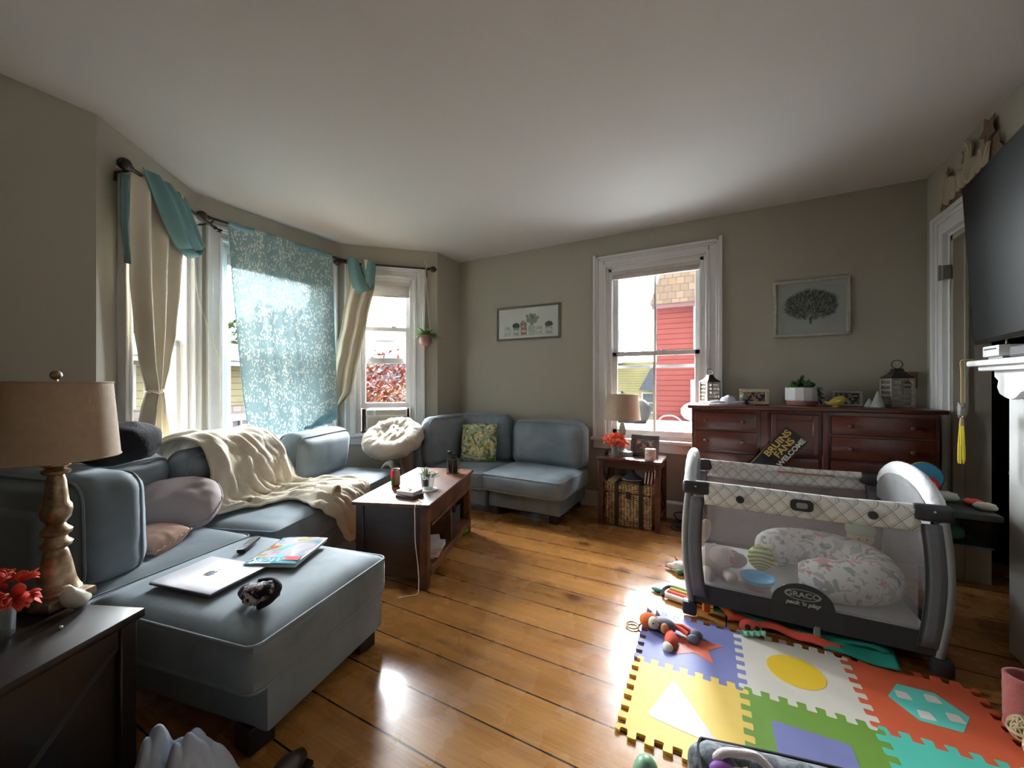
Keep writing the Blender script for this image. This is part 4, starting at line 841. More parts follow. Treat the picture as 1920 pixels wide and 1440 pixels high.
# planter
T = thing('potted_succulent', 'green succulents in a white faceted pot with terracotta base on the dresser', 'potted plant', (0.505, 3.71, ZD))
TERR = simple('terracotta', srgb(150, 92, 76), 0.6, var=0.08)
MB().lathe([(0.0, 0.0), (0.088, 0.0), (0.094, 0.006), (0.096, 0.034), (0.09, 0.034), (0, 0.034)], 40, cap=False).build('pot_base', TERR, T)
MB().lathe([(0.0, 0.034), (0.096, 0.034), (0.104, 0.042), (0.104, 0.135), (0.096, 0.138), (0.094, 0.12), (0, 0.12)], 12, cap=False).build('pot', simple('matte_white_pot', srgb(206, 204, 206), 0.55, var=0.02), T, smooth=False)
SUCC = simple('succulent_green', srgb(52, 92, 40), 0.5, var=0.3, vs=25)
rnd = random.Random(9)
for cx, cy, hh, n, L in ((-0.045, -0.02, 0.13, 34, 0.07), (0.035, -0.03, 0.125, 30, 0.07), (0.0, 0.03, 0.15, 24, 0.08), (0.065, 0.02, 0.13, 20, 0.06)):
    mb = MB()
    for k in range(n):
        a = rnd.uniform(0, 2*pi); e = rnd.uniform(0.05, 1.4); leafblade(mb, (cx, cy, hh-0.01+0.02*sin(e)), (cos(a)*cos(e), sin(a)*cos(e), sin(e)), L*rnd.uniform(0.6, 1.1), 0.026, 0.1, 4, 0.15)
    mb.build('rosette', SUCC, T, solid=0.003)
mb = MB()
for s in range(5):
    for k in range(16):
        t_ = k/15; x = 0.098+0.014*t_+0.010*sin(s*2+k); z_ = 0.135-0.13*t_*(0.6+0.1*s); y_ = -0.05+0.024*s
        leafblade(mb, (x, y_, max(0.012, z_)), (rnd.uniform(-0.4, 1), rnd.uniform(-1, 1), rnd.uniform(-0.6, 0.3)), 0.02, 0.014, 0.1, 3, 0.2)
mb.build('trailing_stem', SUCC, T, solid=0.002)
# yellow bird
YEL = simple('yellow_glaze', srgb(206, 182, 92), 0.25, var=0.06)
T = thing('ceramic_bird', 'yellow ceramic bird figurine on the dresser', 'figurine', (0.705, 3.66, ZD), R(20))
mb = MB(); mb.tube([(-0.075, 0, 0.035), (-0.05, 0, 0.022), (-0.02, 0, 0.030), (0.01, 0, 0.040), (0.035, 0, 0.05), (0.05, 0, 0.06), (0.058, 0, 0.062)], [0.004, 0.012, 0.026, 0.034, 0.030, 0.020, 0.005], 18); mb.build('body', YEL, T, ang=180)
MB().tube([(-0.02, -0.028, 0.035), (0.01, -0.038, 0.045), (0.03, -0.028, 0.05)], [0.004, 0.012, 0.004], 10).build('wing', YEL, T, ang=180); MB().tube([(0.052, 0, 0.062), (0.072, 0, 0.058)], [0.007, 0.001], 8).build('beak', YEL, T); MB().lathe([(0.022, 0), (0.018, 0.014)], 16).build('base', YEL, T)
# white cones
for k, (x, y, h, r, lbl) in enumerate(((0.945, 3.70, 0.115, 0.040, 'tall white cone ornament left of the right lantern'), (0.905, 3.73, 0.06, 0.028, 'small white cone ornament beside the tall white cone'))):
    T = thing('cone_ornament', lbl, 'ornament', (x, y, ZD)); MB().lathe([(r, 0), (r*0.98, 0.006), (r*0.12, h*0.96), (0, h)], 16).build('cone', simple('milky_ceramic', srgb(190, 196, 196), 0.3), T)
    mb = MB()
    for j in range(3): mb.lathe([(r*(0.86-0.28*j)+0.001, h*(0.12+0.27*j)), (r*(0.8-0.28*j)+0.003, h*(0.17+0.27*j))], 16, cap=False)
    mb.build('ridges', MATS['milky_ceramic'], T)
# white cap / scarf
CAPW = simple('white_cotton', srgb(206, 204, 214), 0.8, var=0.03, bump=0.2, bs=60)
T = thing('white_cap', 'crumpled white cloth cap at the left end of the dresser', 'cap', (0.0, 3.60, ZD), R(6))
MB().grid(lambda a, b: Vector(((a-0.5)*0.26, (b-0.5)*0.15, 0.004+0.062*max(0, 1-((a-0.56)/0.24)**2-((b-0.5)/0.48)**2)**0.6+0.02*abs(mnoise.noise(Vector((a*8, b*8, 0))))*(1-(2*b-1)**2))), 36, 24).build('crown', CAPW, T, ang=180, solid=0.004)
MB().tube(cr([(-0.13, 0.0, 0.012), (-0.07, -0.05, 0.024), (0.0, -0.055, 0.014), (0.08, -0.06, 0.02), (0.13, -0.02, 0.024), (0.16, 0.0, 0.012)], 6), 0.011, 8).build('brim', CAPW, T, ang=180)
T = thing('glass_bottle', 'tiny clear bottle with grey-green ball stopper beside the white cap', 'bottle', (0.125, 3.60, ZD))
MB().lathe([(0, 0), (0.026, 0), (0.03, 0.012), (0.024, 0.03), (0.012, 0.038), (0.012, 0.045)], 20, cap=False).build('bottle_body', simple('dark_glass', (0.03, 0.03, 0.03), 0.08), T); MB().ell((0.0, 0, 0.062), (0.028, 0.026, 0.024), 16, 12).build('stopper', simple('sage', srgb(128, 138, 128), 0.5), T)
o = MB().box(-0.045, 0.045, -0.04, 0.04, 0, 0.006, 0.002, 1).build('dark_tray', BLACKM, None); o.location = (0.24, 3.60, ZD); settag(o, 'small flat dark tray in front of the cream photo frame', 'tray')

# sign: two boards leaning on the dresser
T = thing('fan_sign', 'black wooden sign with gold BRUINS FANS and white WELCOME lettering leaning on the dresser', 'sign', (0.385, 3.40, 0.63), 0)
SB = simple('sign_black', (0.014, 0.013, 0.013), 0.4); GT = simple('gold_paint', srgb(196, 164, 84), 0.4); WT = simple('white_paint', srgb(206, 200, 184), 0.5)
ang = R(-52)     # turned in its own plane
def sp(mb): mb.M = Matrix.Rotation(R(-8), 4, 'X') @ Matrix.Rotation(ang, 4, 'Y'); return mb
sp(MB()).box(-0.19, 0.24, -0.012, 0, 0.04, 0.20, 0.002, 1).build('board', SB, T)
sp(MB()).box(-0.192, 0.242, 0.001, 0.012, 0.038, 0.202, 0.002, 1).build('back_board', simple('raw_wood', srgb(110, 74, 48), 0.6), T)
for s_, z_, m_, sz in (('BRUINS', 0.165, GT, 0.060), ('FANS', 0.115, GT, 0.060), ('WELCOME', 0.065, WT, 0.044)):
    M = Matrix.Rotation(R(-8), 4, 'X') @ Matrix.Rotation(ang, 4, 'Y') @ Matrix.Translation((0.115, -0.0135, z_)) @ Matrix.Rotation(pi/2, 4, 'X')
    q = text_part(s_, sz, m_, T, (0, 0, 0), (0, 0, 0), 'lettering', 0.0012, bold=0.0016); q.matrix_local = M @ Matrix.Diagonal((1.15, 1, 1, 1))
# pictures on the back wall
def m_cacti():
    return photo_mat('canvas_paper', [(0, srgb(206, 208, 204)), (0.5, srgb(210, 212, 208)), (0.7, srgb(204, 206, 204))], 2)
T = picframe('wall_picture', 'wide grey-framed watercolour of potted cacti on the back wall', (-1.945, 3.928, 1.745), 0, 0.78, 0.375, 0.02, simple('pewter_frame', srgb(98, 96, 88), 0.5, var=0.15), None, 0.0, 'picture', 0.02, mm=m_cacti(), easel=False)
def painted(T, shapes, y):
    for nm, col, poly in shapes:
        mb = MB(); mb.at((0, y, 0), 0, pi/2)
        mb.prism([(px, pz) for px, pz in poly], 0, 0.0012); mb.build(nm, simple('ink_%02x%02x%02x' % col, srgb(*col), 0.8, var=0.18, vs=35), T, smooth=False)
def blob(cx, cz, rx, rz_, n=14, j=0.0, seed=0):
    rr = random.Random(seed); return [(cx+rx*cos(2*pi*k/n)*(1+rr.uniform(-j, j)), cz+rz_*sin(2*pi*k/n)*(1+rr.uniform(-j, j))) for k in range(n)]
def jar(cx, w_, h_, z0=0.055): return [(cx-w_*0.42, z0), (cx+w_*0.42, z0), (cx+w_/2, z0+h_*0.3), (cx+w_/2, z0+h_*0.8), (cx+w_*0.4, z0+h_), (cx-w_*0.4, z0+h_), (cx-w_/2, z0+h_*0.8), (cx-w_/2, z0+h_*0.3)]
sh = []
for cx, w_, h_, c, pl in ((-0.25, 0.085, 0.10, (176, 184, 176), 0), (-0.14, 0.075, 0.09, (150, 162, 152), 1), (-0.045, 0.075, 0.085, (166, 112, 92), 2), (0.055, 0.085, 0.10, (176, 184, 172), 3), (0.145, 0.075, 0.085, (178, 184, 172), 0), (0.26, 0.08, 0.085, (168, 172, 160), 1)):
    sh.append(('jar', c, jar(cx, w_, h_)))
    sh.append(('jar_band', (206, 206, 196), [(cx-w_*0.38, 0.055+h_*0.35), (cx+w_*0.38, 0.055+h_*0.35), (cx+w_*0.38, 0.055+h_*0.6), (cx-w_*0.38, 0.055+h_*0.6)]))
    if pl == 1: sh += [('succulent', (78, 92, 84), blob(cx+dx, 0.055+h_+0.022+abs(dx)*-0.3, 0.02, 0.028, 10, 0.2, k)) for k, dx in enumerate((-0.024, 0, 0.024))]
    if pl == 2: sh += [('succulent', (112, 126, 110), blob(cx+dx, 0.055+h_+0.03+dz, 0.009, 0.034, 9, 0.2, k)) for k, (dx, dz) in enumerate(((-0.03, 0), (-0.012, 0.018), (0.01, 0.006), (0.028, -0.006)))]
    if pl == 3: sh += [('cactus', (134, 150, 130), blob(cx+dx, 0.055+h_+dz, rx, rz_, 12, 0.08, k)) for k, (dx, dz, rx, rz_) in enumerate(((0, 0.045, 0.026, 0.045), (-0.045, 0.06, 0.02, 0.03), (0.045, 0.05, 0.02, 0.03), (-0.012, 0.105, 0.022, 0.03), (0.035, 0.10, 0.02, 0.028), (-0.055, 0.10, 0.016, 0.022), (0.07, 0.08, 0.016, 0.02)))]
sh.append(('table_shadow', (186, 186, 180), [(-0.33, 0.045), (0.31, 0.045), (0.33, 0.056), (-0.30, 0.056)]))
for k, s_ in enumerate(sh): painted(T, [s_], 0.0115-0.0004*(k % 7))
T = picframe('wall_picture', 'whitewashed framed print of a dark feathery tree on the back wall', (0.595, 3.925, 1.635), 0, 0.50, 0.46, 0.022, simple('whitewash_frame', srgb(176, 172, 158), 0.6, var=0.15, vs=30), None, 0.0, 'picture', 0.024, mm=simple('print_paper', srgb(160, 166, 160), 0.7, var=0.03), easel=False)
mb = MB(); rnd = random.Random(21)
cx, cz = 0.0, 0.245
for k in range(900):
    a = rnd.uniform(-pi, pi); q = rnd.random()**0.5
    ex, ez = 0.168*q*cos(a), 0.115*q*sin(a)
    x1, z1 = cx+ex, cz+ez; dx, dz = x1-cx, z1-(cz-0.115); L = math.hypot(dx, dz)+1e-6; dx /= L; dz /= L; ll = rnd.uniform(0.02, 0.04); r_ = rnd.uniform(-0.7, 0.7); ddx = dx*cos(r_)-dz*sin(r_); ddz = dx*sin(r_)+dz*cos(r_)
    wv = 0.0014; px, pz = -ddz*wv, ddx*wv
    mb.b.faces.new([mb._v((a_, 0.0115, b_)) for a_, b_ in ((x1+px, z1+pz), (x1-px, z1-pz), (x1+ddx*ll, z1+ddz*ll))])
mb.tube([(0, 0.0115, 0.10), (0, 0.0115, 0.15)], 0.005, 4)
mb.build('tree_print', simple('dark_sage_ink', srgb(74, 82, 74), 0.9), T, smooth=False, solid=0.0008)
T = thing('light_switch', 'small wooden switch plate at the right end of the back wall', 'switch', (1.19, 3.942, 1.22)); MB().box(-0.035, 0.035, -0.008, 0.006, 0, 0.12, 0.003, 1).build('plate', simple('oak_plate', srgb(120, 88, 56), 0.5), T); MB().box(-0.008, 0.008, -0.018, -0.008, 0.045, 0.075, 0.002, 1).build('toggle', WHITE, T)

# ---------------------------------------------------------------- mantel, television, wall sign
MW = simple('mantel_paint', srgb(214, 214, 212), 0.4, var=0.02)
T = thing('fireplace_mantel', 'white painted fireplace mantel at the right edge below the television', 'mantel', (1.28, 1.9, 0))
MB().box(-0.235, 0.0, -0.95, 0.90, 1.335, 1.362, 0.008, 2).build('mantel_shelf', MW, T)
MB().box(-0.205, 0.0, -0.92, 0.87, 1.312, 1.336, 0.006, 2).build('shelf_moulding', MW, T)
# apron with a scrolled end, cut as a profile in the y-z plane
prof = [(0.83, 1.312), (0.83, 1.285), (0.80, 1.265), (0.81, 1.235), (0.79, 1.205), (0.75, 1.19), (0.71, 1.18), (0.675, 1.19), (0.64, 1.215), (0.58, 1.23)] + [(-0.58, 1.23), (-0.64, 1.215), (-0.675, 1.19), (-0.71, 1.18), (-0.75, 1.19), (-0.79, 1.205), (-0.81, 1.235), (-0.80, 1.265), (-0.83, 1.285), (-0.83, 1.312)]
mb = MB(); mb.M = Matrix(((0, 0, 1, 0), (1, 0, 0, 0), (0, 1, 0, 0), (0, 0, 0, 1))); mb.prism(prof, -0.165, -0.14); mb.build('scrolled_apron', MW, T, smooth=False)
for y in (0.72, -0.72): MB().box(-0.12, 0.0, y-0.11, y+0.11, 0.0, 1.315, 0.006, 2).build('leg', MW, T)
MB().box(-0.11, -0.0, -0.62, 0.62, 1.0, 1.315).build('frieze', MW, T)
MB().box(-0.02, -0.0, -0.62, 0.62, 0.0, 1.0).build('firebox_panel', simple('sooty_brick', (0.03, 0.025, 0.022), 0.9), T)
# television on the wall above the mantel, tipped forward and swivelled
T = thing('television', 'large black flat television above the mantel, tilted forward', 'television', (1.10, 2.86, 1.445), R(-5.5))
def tvm(mb): mb.at((0, 0, 0), 0, 0, R(-3.0)); return mb
tvm(MB()).box(-0.004, 0.045, -1.40, 0.0, 0.0, 0.80, 0.006, 2).build('bezel', simple('gloss_black', (0.006, 0.006, 0.007), 0.15), T)
t = NT('tv_screen'); t.setp(Base_Color=(0.006, 0.0065, 0.007), Roughness=0.35, Specular_IOR_Level=0.12); tvm(MB()).box(-0.0055, 0.0, -1.382, -0.018, 0.022, 0.782).build('screen', t.m, T)
tvm(MB()).box(0.04, 0.10, -0.9, -0.5, 0.25, 0.55, 0.01, 2).build('wall_mount', BLACKM, T)
T = thing('game_console', 'white slim game console standing at the end of the mantel shelf', 'console', (1.10, 2.675, 1.3625), R(-4))
MB().box(-0.045, 0.14, -0.15, 0.0, 0.012, 0.060, 0.004, 2).build('body', simple('console_white', srgb(216, 218, 218), 0.3), T)
MB().box(-0.047, -0.040, -0.13, -0.02, 0.042, 0.048).build('disc_slot', MATS['black_plastic'], T); MB().box(-0.03, 0.12, -0.14, -0.01, 0.0, 0.012, 0.002, 1).build('stand', simple('console_grey', srgb(140, 140, 142), 0.4), T)
T = thing('sound_bar', 'long black sound bar lying on the mantel shelf in front of the television', 'speaker', (1.10, 2.50, 1.3625), R(-4)); MB().box(-0.035, 0.03, -1.0, 0.0, 0.0, 0.05, 0.008, 2).build('body', simple('bar_black', (0.012, 0.012, 0.013), 0.5), T); MB().box(-0.04, -0.035, -0.98, -0.02, 0.01, 0.04).build('grille', simple('bar_grille', (0.03, 0.03, 0.03), 0.7), T)
T = thing('shell_ornament', 'pink-orange shell on a small stand on top of the game console', 'ornament', (1.105, 2.615, 1.423), 0)
MB().lathe([(0.012, 0), (0.010, 0.006), (0.003, 0.01), (0.003, 0.055)], 12).build('stand', simple('old_brass', (0.3, 0.24, 0.14), 0.4, 0.7), T)
mb = MB(); mb.tube([(0.0, 0.042, 0.066), (0.0, 0.03, 0.070), (0, 0.01, 0.072), (0, -0.02, 0.070), (0, -0.045, 0.074), (0, -0.06, 0.080)], [0.006, 0.016, 0.019, 0.016, 0.010, 0.002], 12)
for k in range(5): mb.tube([(0, 0.035-0.012*k, 0.062), (0.0, 0.034-0.012*k, 0.048)], [0.006, 0.001], 6)
mb.build('shell', simple('coral_shell', srgb(212, 142, 112), 0.5, var=0.12, vs=40), T)
T = thing('hanging_tassel', 'gold cord ornament with bright yellow tassel hanging from the mantel end', 'ornament', (1.035, 2.755, 1.355))
CORD = simple('gold_cord', srgb(150, 124, 62), 0.6)
MB().tube(cr([(0.02, -0.02, 0.012), (-0.015, -0.01, 0.012), (-0.022, 0.0, 0.0), (-0.02, 0.0, -0.05), (-0.02, 0.0, -0.12), (-0.02, 0, -0.20)], 5), 0.004, 6).build('cord', CORD, T)
mb = MB(); mb.tube([(-0.02, -0.025, -0.20), (-0.02, 0.022, -0.27)], 0.006, 6); mb.tube([(-0.02, 0.025, -0.20), (-0.02, -0.022, -0.27)], 0.006, 6); mb.box(-0.03, -0.01, -0.018, 0.018, -0.262, -0.205, 0.004, 1); mb.build('knot', simple('beaded_knot', srgb(96, 92, 84), 0.5, var=0.3, vs=80), T)
MB().tube([(-0.02, 0, -0.27), (-0.02, 0, -0.31)], [0.006, 0.010], 8).build('tassel_cap', CORD, T)
mb = MB()
for k in range(26):
    a = k*2.4; r_ = 0.012*((k+1)/26)**0.5; mb.tube([(-0.02+0.5*r_*cos(a), 0.5*r_*sin(a), -0.305), (-0.02+r_*cos(a), r_*sin(a), -0.40), (-0.02+r_*1.1*cos(a), r_*1.1*sin(a), -0.475-0.01*(k % 3))], 0.0028, 4)
mb.build('tassel', simple('bright_yellow', srgb(226, 206, 40), 0.6), T)
# wall sign: script letters in front of rusty stars, standing on the door casing
T = thing('metal_wall_sign', 'cream scrolled script lettering with bronze stars on the right wall above the doorway', 'sign', (1.262, 3.66, 2.40), 0)
SC_ = simple('cream_metal', srgb(178, 168, 146), 0.6, var=0.05); BR_ = simple('bronze_leaf', srgb(108, 86, 66), 0.6, var=0.25, vs=12)
def starpoly(cx, cz, r, n=5, a0=pi/2, k=0.45): return [(cx+(r if i % 2 == 0 else r*k)*cos(a0+i*pi/n), cz+(r if i % 2 == 0 else r*k)*sin(a0+i*pi/n)) for i in range(2*n)]
MY = Matrix(((0, 0, 1, 0), (-1, 0, 0, 0), (0, 1, 0, 0), (0, 0, 0, 1)))
for cx, cz, r, a0 in ((0.02, 0.03, 0.075, 0.3), (0.17, 0.03, 0.09, 0.9), (0.07, 0.19, 0.06, 0.1), (0.30, 0.04, 0.085, 0.5), (0.30, 0.22, 0.06, 1.2), (0.44, 0.06, 0.09, 0.2), (0.52, 0.24, 0.085, 0.7), (0.58, 0.10, 0.09, 1.0)):
    mb = MB(); mb.M = MY; mb.prism(starpoly(cx, cz, r, 5, a0, 0.55), -0.006, -0.002); mb.build('star', BR_, T, smooth=False)
mb = MB(); mb.M = MY @ Matrix.Translation((0, 0, -0.014))
pts = cr([(0.0, 0.02, 0), (0.05, 0.16, 0), (0.08, 0.20, 0), (0.07, 0.10, 0), (0.09, 0.02, 0), (0.13, 0.04, 0), (0.17, 0.12, 0), (0.14, 0.15, 0), (0.12, 0.06, 0), (0.17, 0.03, 0), (0.21, 0.12, 0), (0.23, 0.04, 0), (0.26, 0.14, 0), (0.28, 0.04, 0), (0.33, 0.10, 0), (0.37, 0.22, 0), (0.34, 0.25, 0), (0.33, 0.08, 0), (0.38, 0.03, 0), (0.42, 0.14, 0), (0.45, 0.05, 0), (0.49, 0.15, 0), (0.52, 0.05, 0), (0.56, 0.16, 0)], 6)
for p in range(len(pts)-1):
    pass
mb.tube(pts, [0.011+0.007*abs(sin(i*0.32)) for i in range(len(pts))], 6); mb.build('script_lettering', SC_, T)
# hall contents
T = thing('storage_chest', 'dark brown chest in the dim room beyond the doorway', 'chest', (2.05, 3.95, 0), R(8)); MB().box(-0.35, 0.5, -0.25, 0.3, 0, 0.60, 0.01, 2).build('body', simple('brown_chest', srgb(66, 50, 28), 0.7, var=0.3, vs=6), T); MB().box(-0.37, 0.52, -0.27, 0.32, 0.60, 0.63, 0.006, 1).build('lid', MATS['brown_chest'], T)
T = thing('tote_bag', 'pale blue-grey plastic bag slumped on the chest beyond the doorway', 'bag', (1.95, 3.9, 0.645), R(8))
mb = MB(); mb.grid(lambda a, b: Vector(((0.30*(1-0.55*b**1.5)*(1+0.12*mnoise.noise(Vector((4*cos(2*pi*a), 4*sin(2*pi*a), b*3)))))*cos(2*pi*a)+0.05*b, (0.17*(1-0.8*b))*sin(2*pi*a), 0.50*b+0.02*mnoise.noise(Vector((a*20, b*6, 1))))), 40, 20, closeu=True); mb.build('bag_body', simple('blue_grey_plastic', srgb(150, 172, 176), 0.5, var=0.15, vs=7), T, ang=180)
MB().tube(cr([(-0.10, -0.06, 0.40), (-0.06, -0.10, 0.55), (0.06, -0.10, 0.55), (0.16, -0.08, 0.30), (0.22, -0.10, 0.12)], 6), 0.012, 6).build('handle', simple('dark_strap', (0.02, 0.025, 0.03), 0.6), T)
# ---------------------------------------------------------------- curtains, rods, hanging plant, air conditioner
ROD = simple('bronze_rod', (0.035, 0.026, 0.022), 0.4, 0.7); CREAMC = simple('cream_curtain', srgb(214, 206, 186), 0.8, var=0.03, vs=3, bump=0.15, bs=160); TEAL = simple('teal_curtain', srgb(96, 134, 134), 0.75, var=0.05, vs=5)
def wallM(o, a): return Matrix.Translation((o[0], o[1], 0)) @ Matrix.Rotation(a, 4, 'Z')
def rod(label, o, a, s0, s1, z, off=0.10, fin=(True, True), brk=()):
    T = thing('curtain_rod', label, 'curtain rod', (o[0]+cos(a)*s0+sin(a)*off, o[1]+sin(a)*s0-cos(a)*off, z), a)
    L = s1-s0; MB().tube([(0, 0, 0), (L, 0, 0)], 0.010, 12).build('rod', ROD, T)
    for k, (x, sg) in enumerate(((0, -1), (L, 1))):
        if fin[k]:
            mb = MB().at((x, 0, 0), 0, 0, sg*pi/2); mb.lathe([(0.012, -0.01), (0.016, 0.0), (0.012, 0.012), (0.024, 0.022), (0.034, 0.042), (0.032, 0.062), (0.018, 0.078), (0.008, 0.082), (0.007, 0.09), (0, 0.092)], 20); mb.build('finial', ROD, T)
    for x in brk:
        MB().tube([(x, 0, 0), (x, off*0.5, -0.012), (x, off-0.008, -0.02), (x, off-0.006, -0.07)], 0.007, 6).build('bracket', ROD, T)
    return T
rod('dark bronze curtain rod above the left bay window', pA, aL, 0.10, 0.985, 2.505, brk=(0.02, 0.80))
rod('dark bronze curtain rod carrying the blue sheer above the centre bay window', pB, aC, 0.045, 1.27, 2.545, brk=(0.04, 1.20))
rod('dark bronze curtain rod above the right bay window with the hanging plant', pC, aR, 0.05, 0.93, 2.515, brk=(0.06, 0.86))
# cream panels gathered by a tie, drawn as folded surfaces hanging from the rod
def panel(T, o, a, name, prof, m, nf=7, amp=0.018, off=0.10, nu=90, nv=46, yb=None, th=0.003):
    """prof: list of (z, left s, right s)"""
    M = wallM(o, a)
    def f(u_, v_):
        z_ = prof[0][0]+(prof[-1][0]-prof[0][0])*v_
        for k in range(len(prof)-1):
            if prof[k][0] >= z_ >= prof[k+1][0]:
                t_ = (prof[k][0]-z_)/max(1e-6, prof[k][0]-prof[k+1][0]); t_ = t_*t_*(3-2*t_)*0.5+t_*0.5
                l = prof[k][1]+(prof[k+1][1]-prof[k][1])*t_; r = prof[k][2]+(prof[k+1][2]-prof[k][2])*t_; break
        else: l, r = prof[-1][1:]
        wd = (r-l); A_ = amp*(0.5+0.9*min(1, 0.30/max(wd, 0.06)))
        s_ = l+wd*u_; y_ = -off+A_*sin(u_*nf*2*pi+0.8*sin(v_*3))+0.006*mnoise.noise(Vector((u_*5, v_*4, 2)))
        if yb: y_ += yb(u_, v_)
        p = M @ Vector((s_, y_, z_)); return p-T.location if T else p
    # things here keep unrotated parents
    mb = MB(); mb.grid(f, nu, nv); return mb.build(name, m, T, ang=180, solid=th)
def holder(name, label, cat, o, a, s, z, off=0.10):
    T = thing(name, label, cat, (o[0]+cos(a)*s+sin(a)*off, o[1]+sin(a)*s-cos(a)*off, z)); return T
T = holder('curtain', 'cream curtain panel tied at the waist with teal top swag on the left bay window', 'curtain', pA, aL, 0.3, 2.5)
panel(T, pA, aL, 'panel', [(2.545, 0.10, 0.56), (2.3, 0.10, 0.60), (1.9, 0.125, 0.545), (1.6, 0.165, 0.485), (1.38, 0.21, 0.40), (1.215, 0.262, 0.328), (1.19, 0.262, 0.328), (1.1, 0.225, 0.355), (0.95, 0.185, 0.40), (0.80, 0.17, 0.43)], CREAMC, 3, 0.026)
Ml = wallM(pA, aL)
mb = MB(); mb.M = Matrix.Translation(-T.location) @ Ml; mb.tube([(0.295+0.042*cos(t*pi/10), -0.10+0.04*sin(t*pi/10), 1.203+0.006*sin(t*1.3)) for t in range(20)], 0.010, 7, closed=True); mb.tube([(0.30, -0.145, 1.20), (0.305, -0.15, 1.14), (0.315, -0.148, 1.06)], 0.006, 6); mb.build('tie', CREAMC, T)
def swag(T, M, pts_l, pts_r, name, m, off, depth=0.05, nf=3):
    L_ = cr(pts_l, 10); R_ = cr(pts_r, 10); n = min(len(L_), len(R_))
    def f(u_, v_):
        i = v_*(n-1); k = min(n-2, int(i)); t_ = i-k; a_ = L_[k].lerp(L_[k+1], t_); b_ = R_[k].lerp(R_[k+1], t_)
        p = a_.lerp(b_, u_); return Vector((p.x, p.y-depth*sin(pi*u_)**0.7*(0.35+0.65*sin(pi*min(1, v_*1.0))**0.8)+0.014*sin(u_*nf*2*pi+v_*2), p.z))
    mb = MB(); mb.M = Matrix.Translation(-T.location) @ M; mb.grid(f, 40, 50); return mb.build(name, m, T, ang=180, solid=0.003)
# teal swag of the left window: broad fold falling from the rod to a point and back up
swag(T, Ml, [(0.155, -0.125, 2.545), (0.215, -0.14, 2.42), (0.33, -0.15, 2.25), (0.45, -0.15, 2.165), (0.59, -0.14, 2.145)], [(0.40, -0.125, 2.555), (0.47, -0.15, 2.47), (0.54, -0.16, 2.37), (0.62, -0.16, 2.29), (0.715, -0.14, 2.265)], 'teal_swag', TEAL, 0.1, 0.04, 2)
swag(T, Ml, [(0.42, -0.112, 2.55), (0.46, -0.12, 2.45), (0.52, -0.125, 2.33), (0.60, -0.13, 2.25), (0.70, -0.135, 2.24)], [(0.58, -0.105, 2.55), (0.62, -0.11, 2.48), (0.66, -0.12, 2.40), (0.70, -0.13, 2.33), (0.735, -0.14, 2.27)], 'teal_swag', TEAL, 0.1, 0.03, 2)
swag(T, Ml, [(0.44, -0.135, 2.17), (0.48, -0.15, 2.145), (0.54, -0.155, 2.13), (0.60, -0.15, 2.14), (0.68, -0.14, 2.20)], [(0.50, -0.135, 2.215), (0.54, -0.15, 2.20), (0.58, -0.155, 2.19), (0.63, -0.15, 2.20), (0.715, -0.14, 2.262)], 'teal_swag', TEAL, 0.1, 0.03, 1)
panel(T, pA, aL, 'teal_edge', [(2.46, 0.055, 0.10), (2.2, 0.06, 0.10), (1.95, 0.085, 0.11)], TEAL, 1, 0.008, 0.085, 10, 10)
T = holder('curtain', 'cream curtain panel swept left behind the sheer with teal swag on the right bay window', 'curtain', pC, aR, 0.25, 2.5)
Mr = wallM(pC, aR)
panel(T, pC, aR, 'panel', [(2.55, 0.10, 0.37), (2.3, 0.11, 0.375), (1.92, 0.05, 0.30), (1.6, -0.01, 0.235), (1.4, -0.05, 0.19), (1.17, -0.07, 0.15), (1.05, -0.07, 0.06), (1.0, -0.06, -0.01)], CREAMC, 2.5, 0.026, 0.115, yb=lambda a_, b_: -0.01-0.25*max(0, 0.0))
swag(T, Mr, [(0.10, -0.145, 2.56), (0.115, -0.155, 2.44), (0.14, -0.16, 2.30), (0.17, -0.16, 2.21), (0.19, -0.155, 2.175)], [(0.20, -0.145, 2.55), (0.23, -0.165, 2.46), (0.27, -0.17, 2.36), (0.31, -0.165, 2.28), (0.345, -0.155, 2.24)], 'teal_swag', TEAL, 0.1, 0.03, 1)
swag(T, Mr, [(0.235, -0.14, 2.55), (0.245, -0.15, 2.45), (0.26, -0.155, 2.37), (0.29, -0.15, 2.29), (0.33, -0.145, 2.25)], [(0.375, -0.14, 2.53), (0.38, -0.145, 2.46), (0.375, -0.15, 2.40), (0.365, -0.15, 2.33), (0.36, -0.145, 2.27)], 'teal_swag', TEAL, 0.1, 0.025, 1)
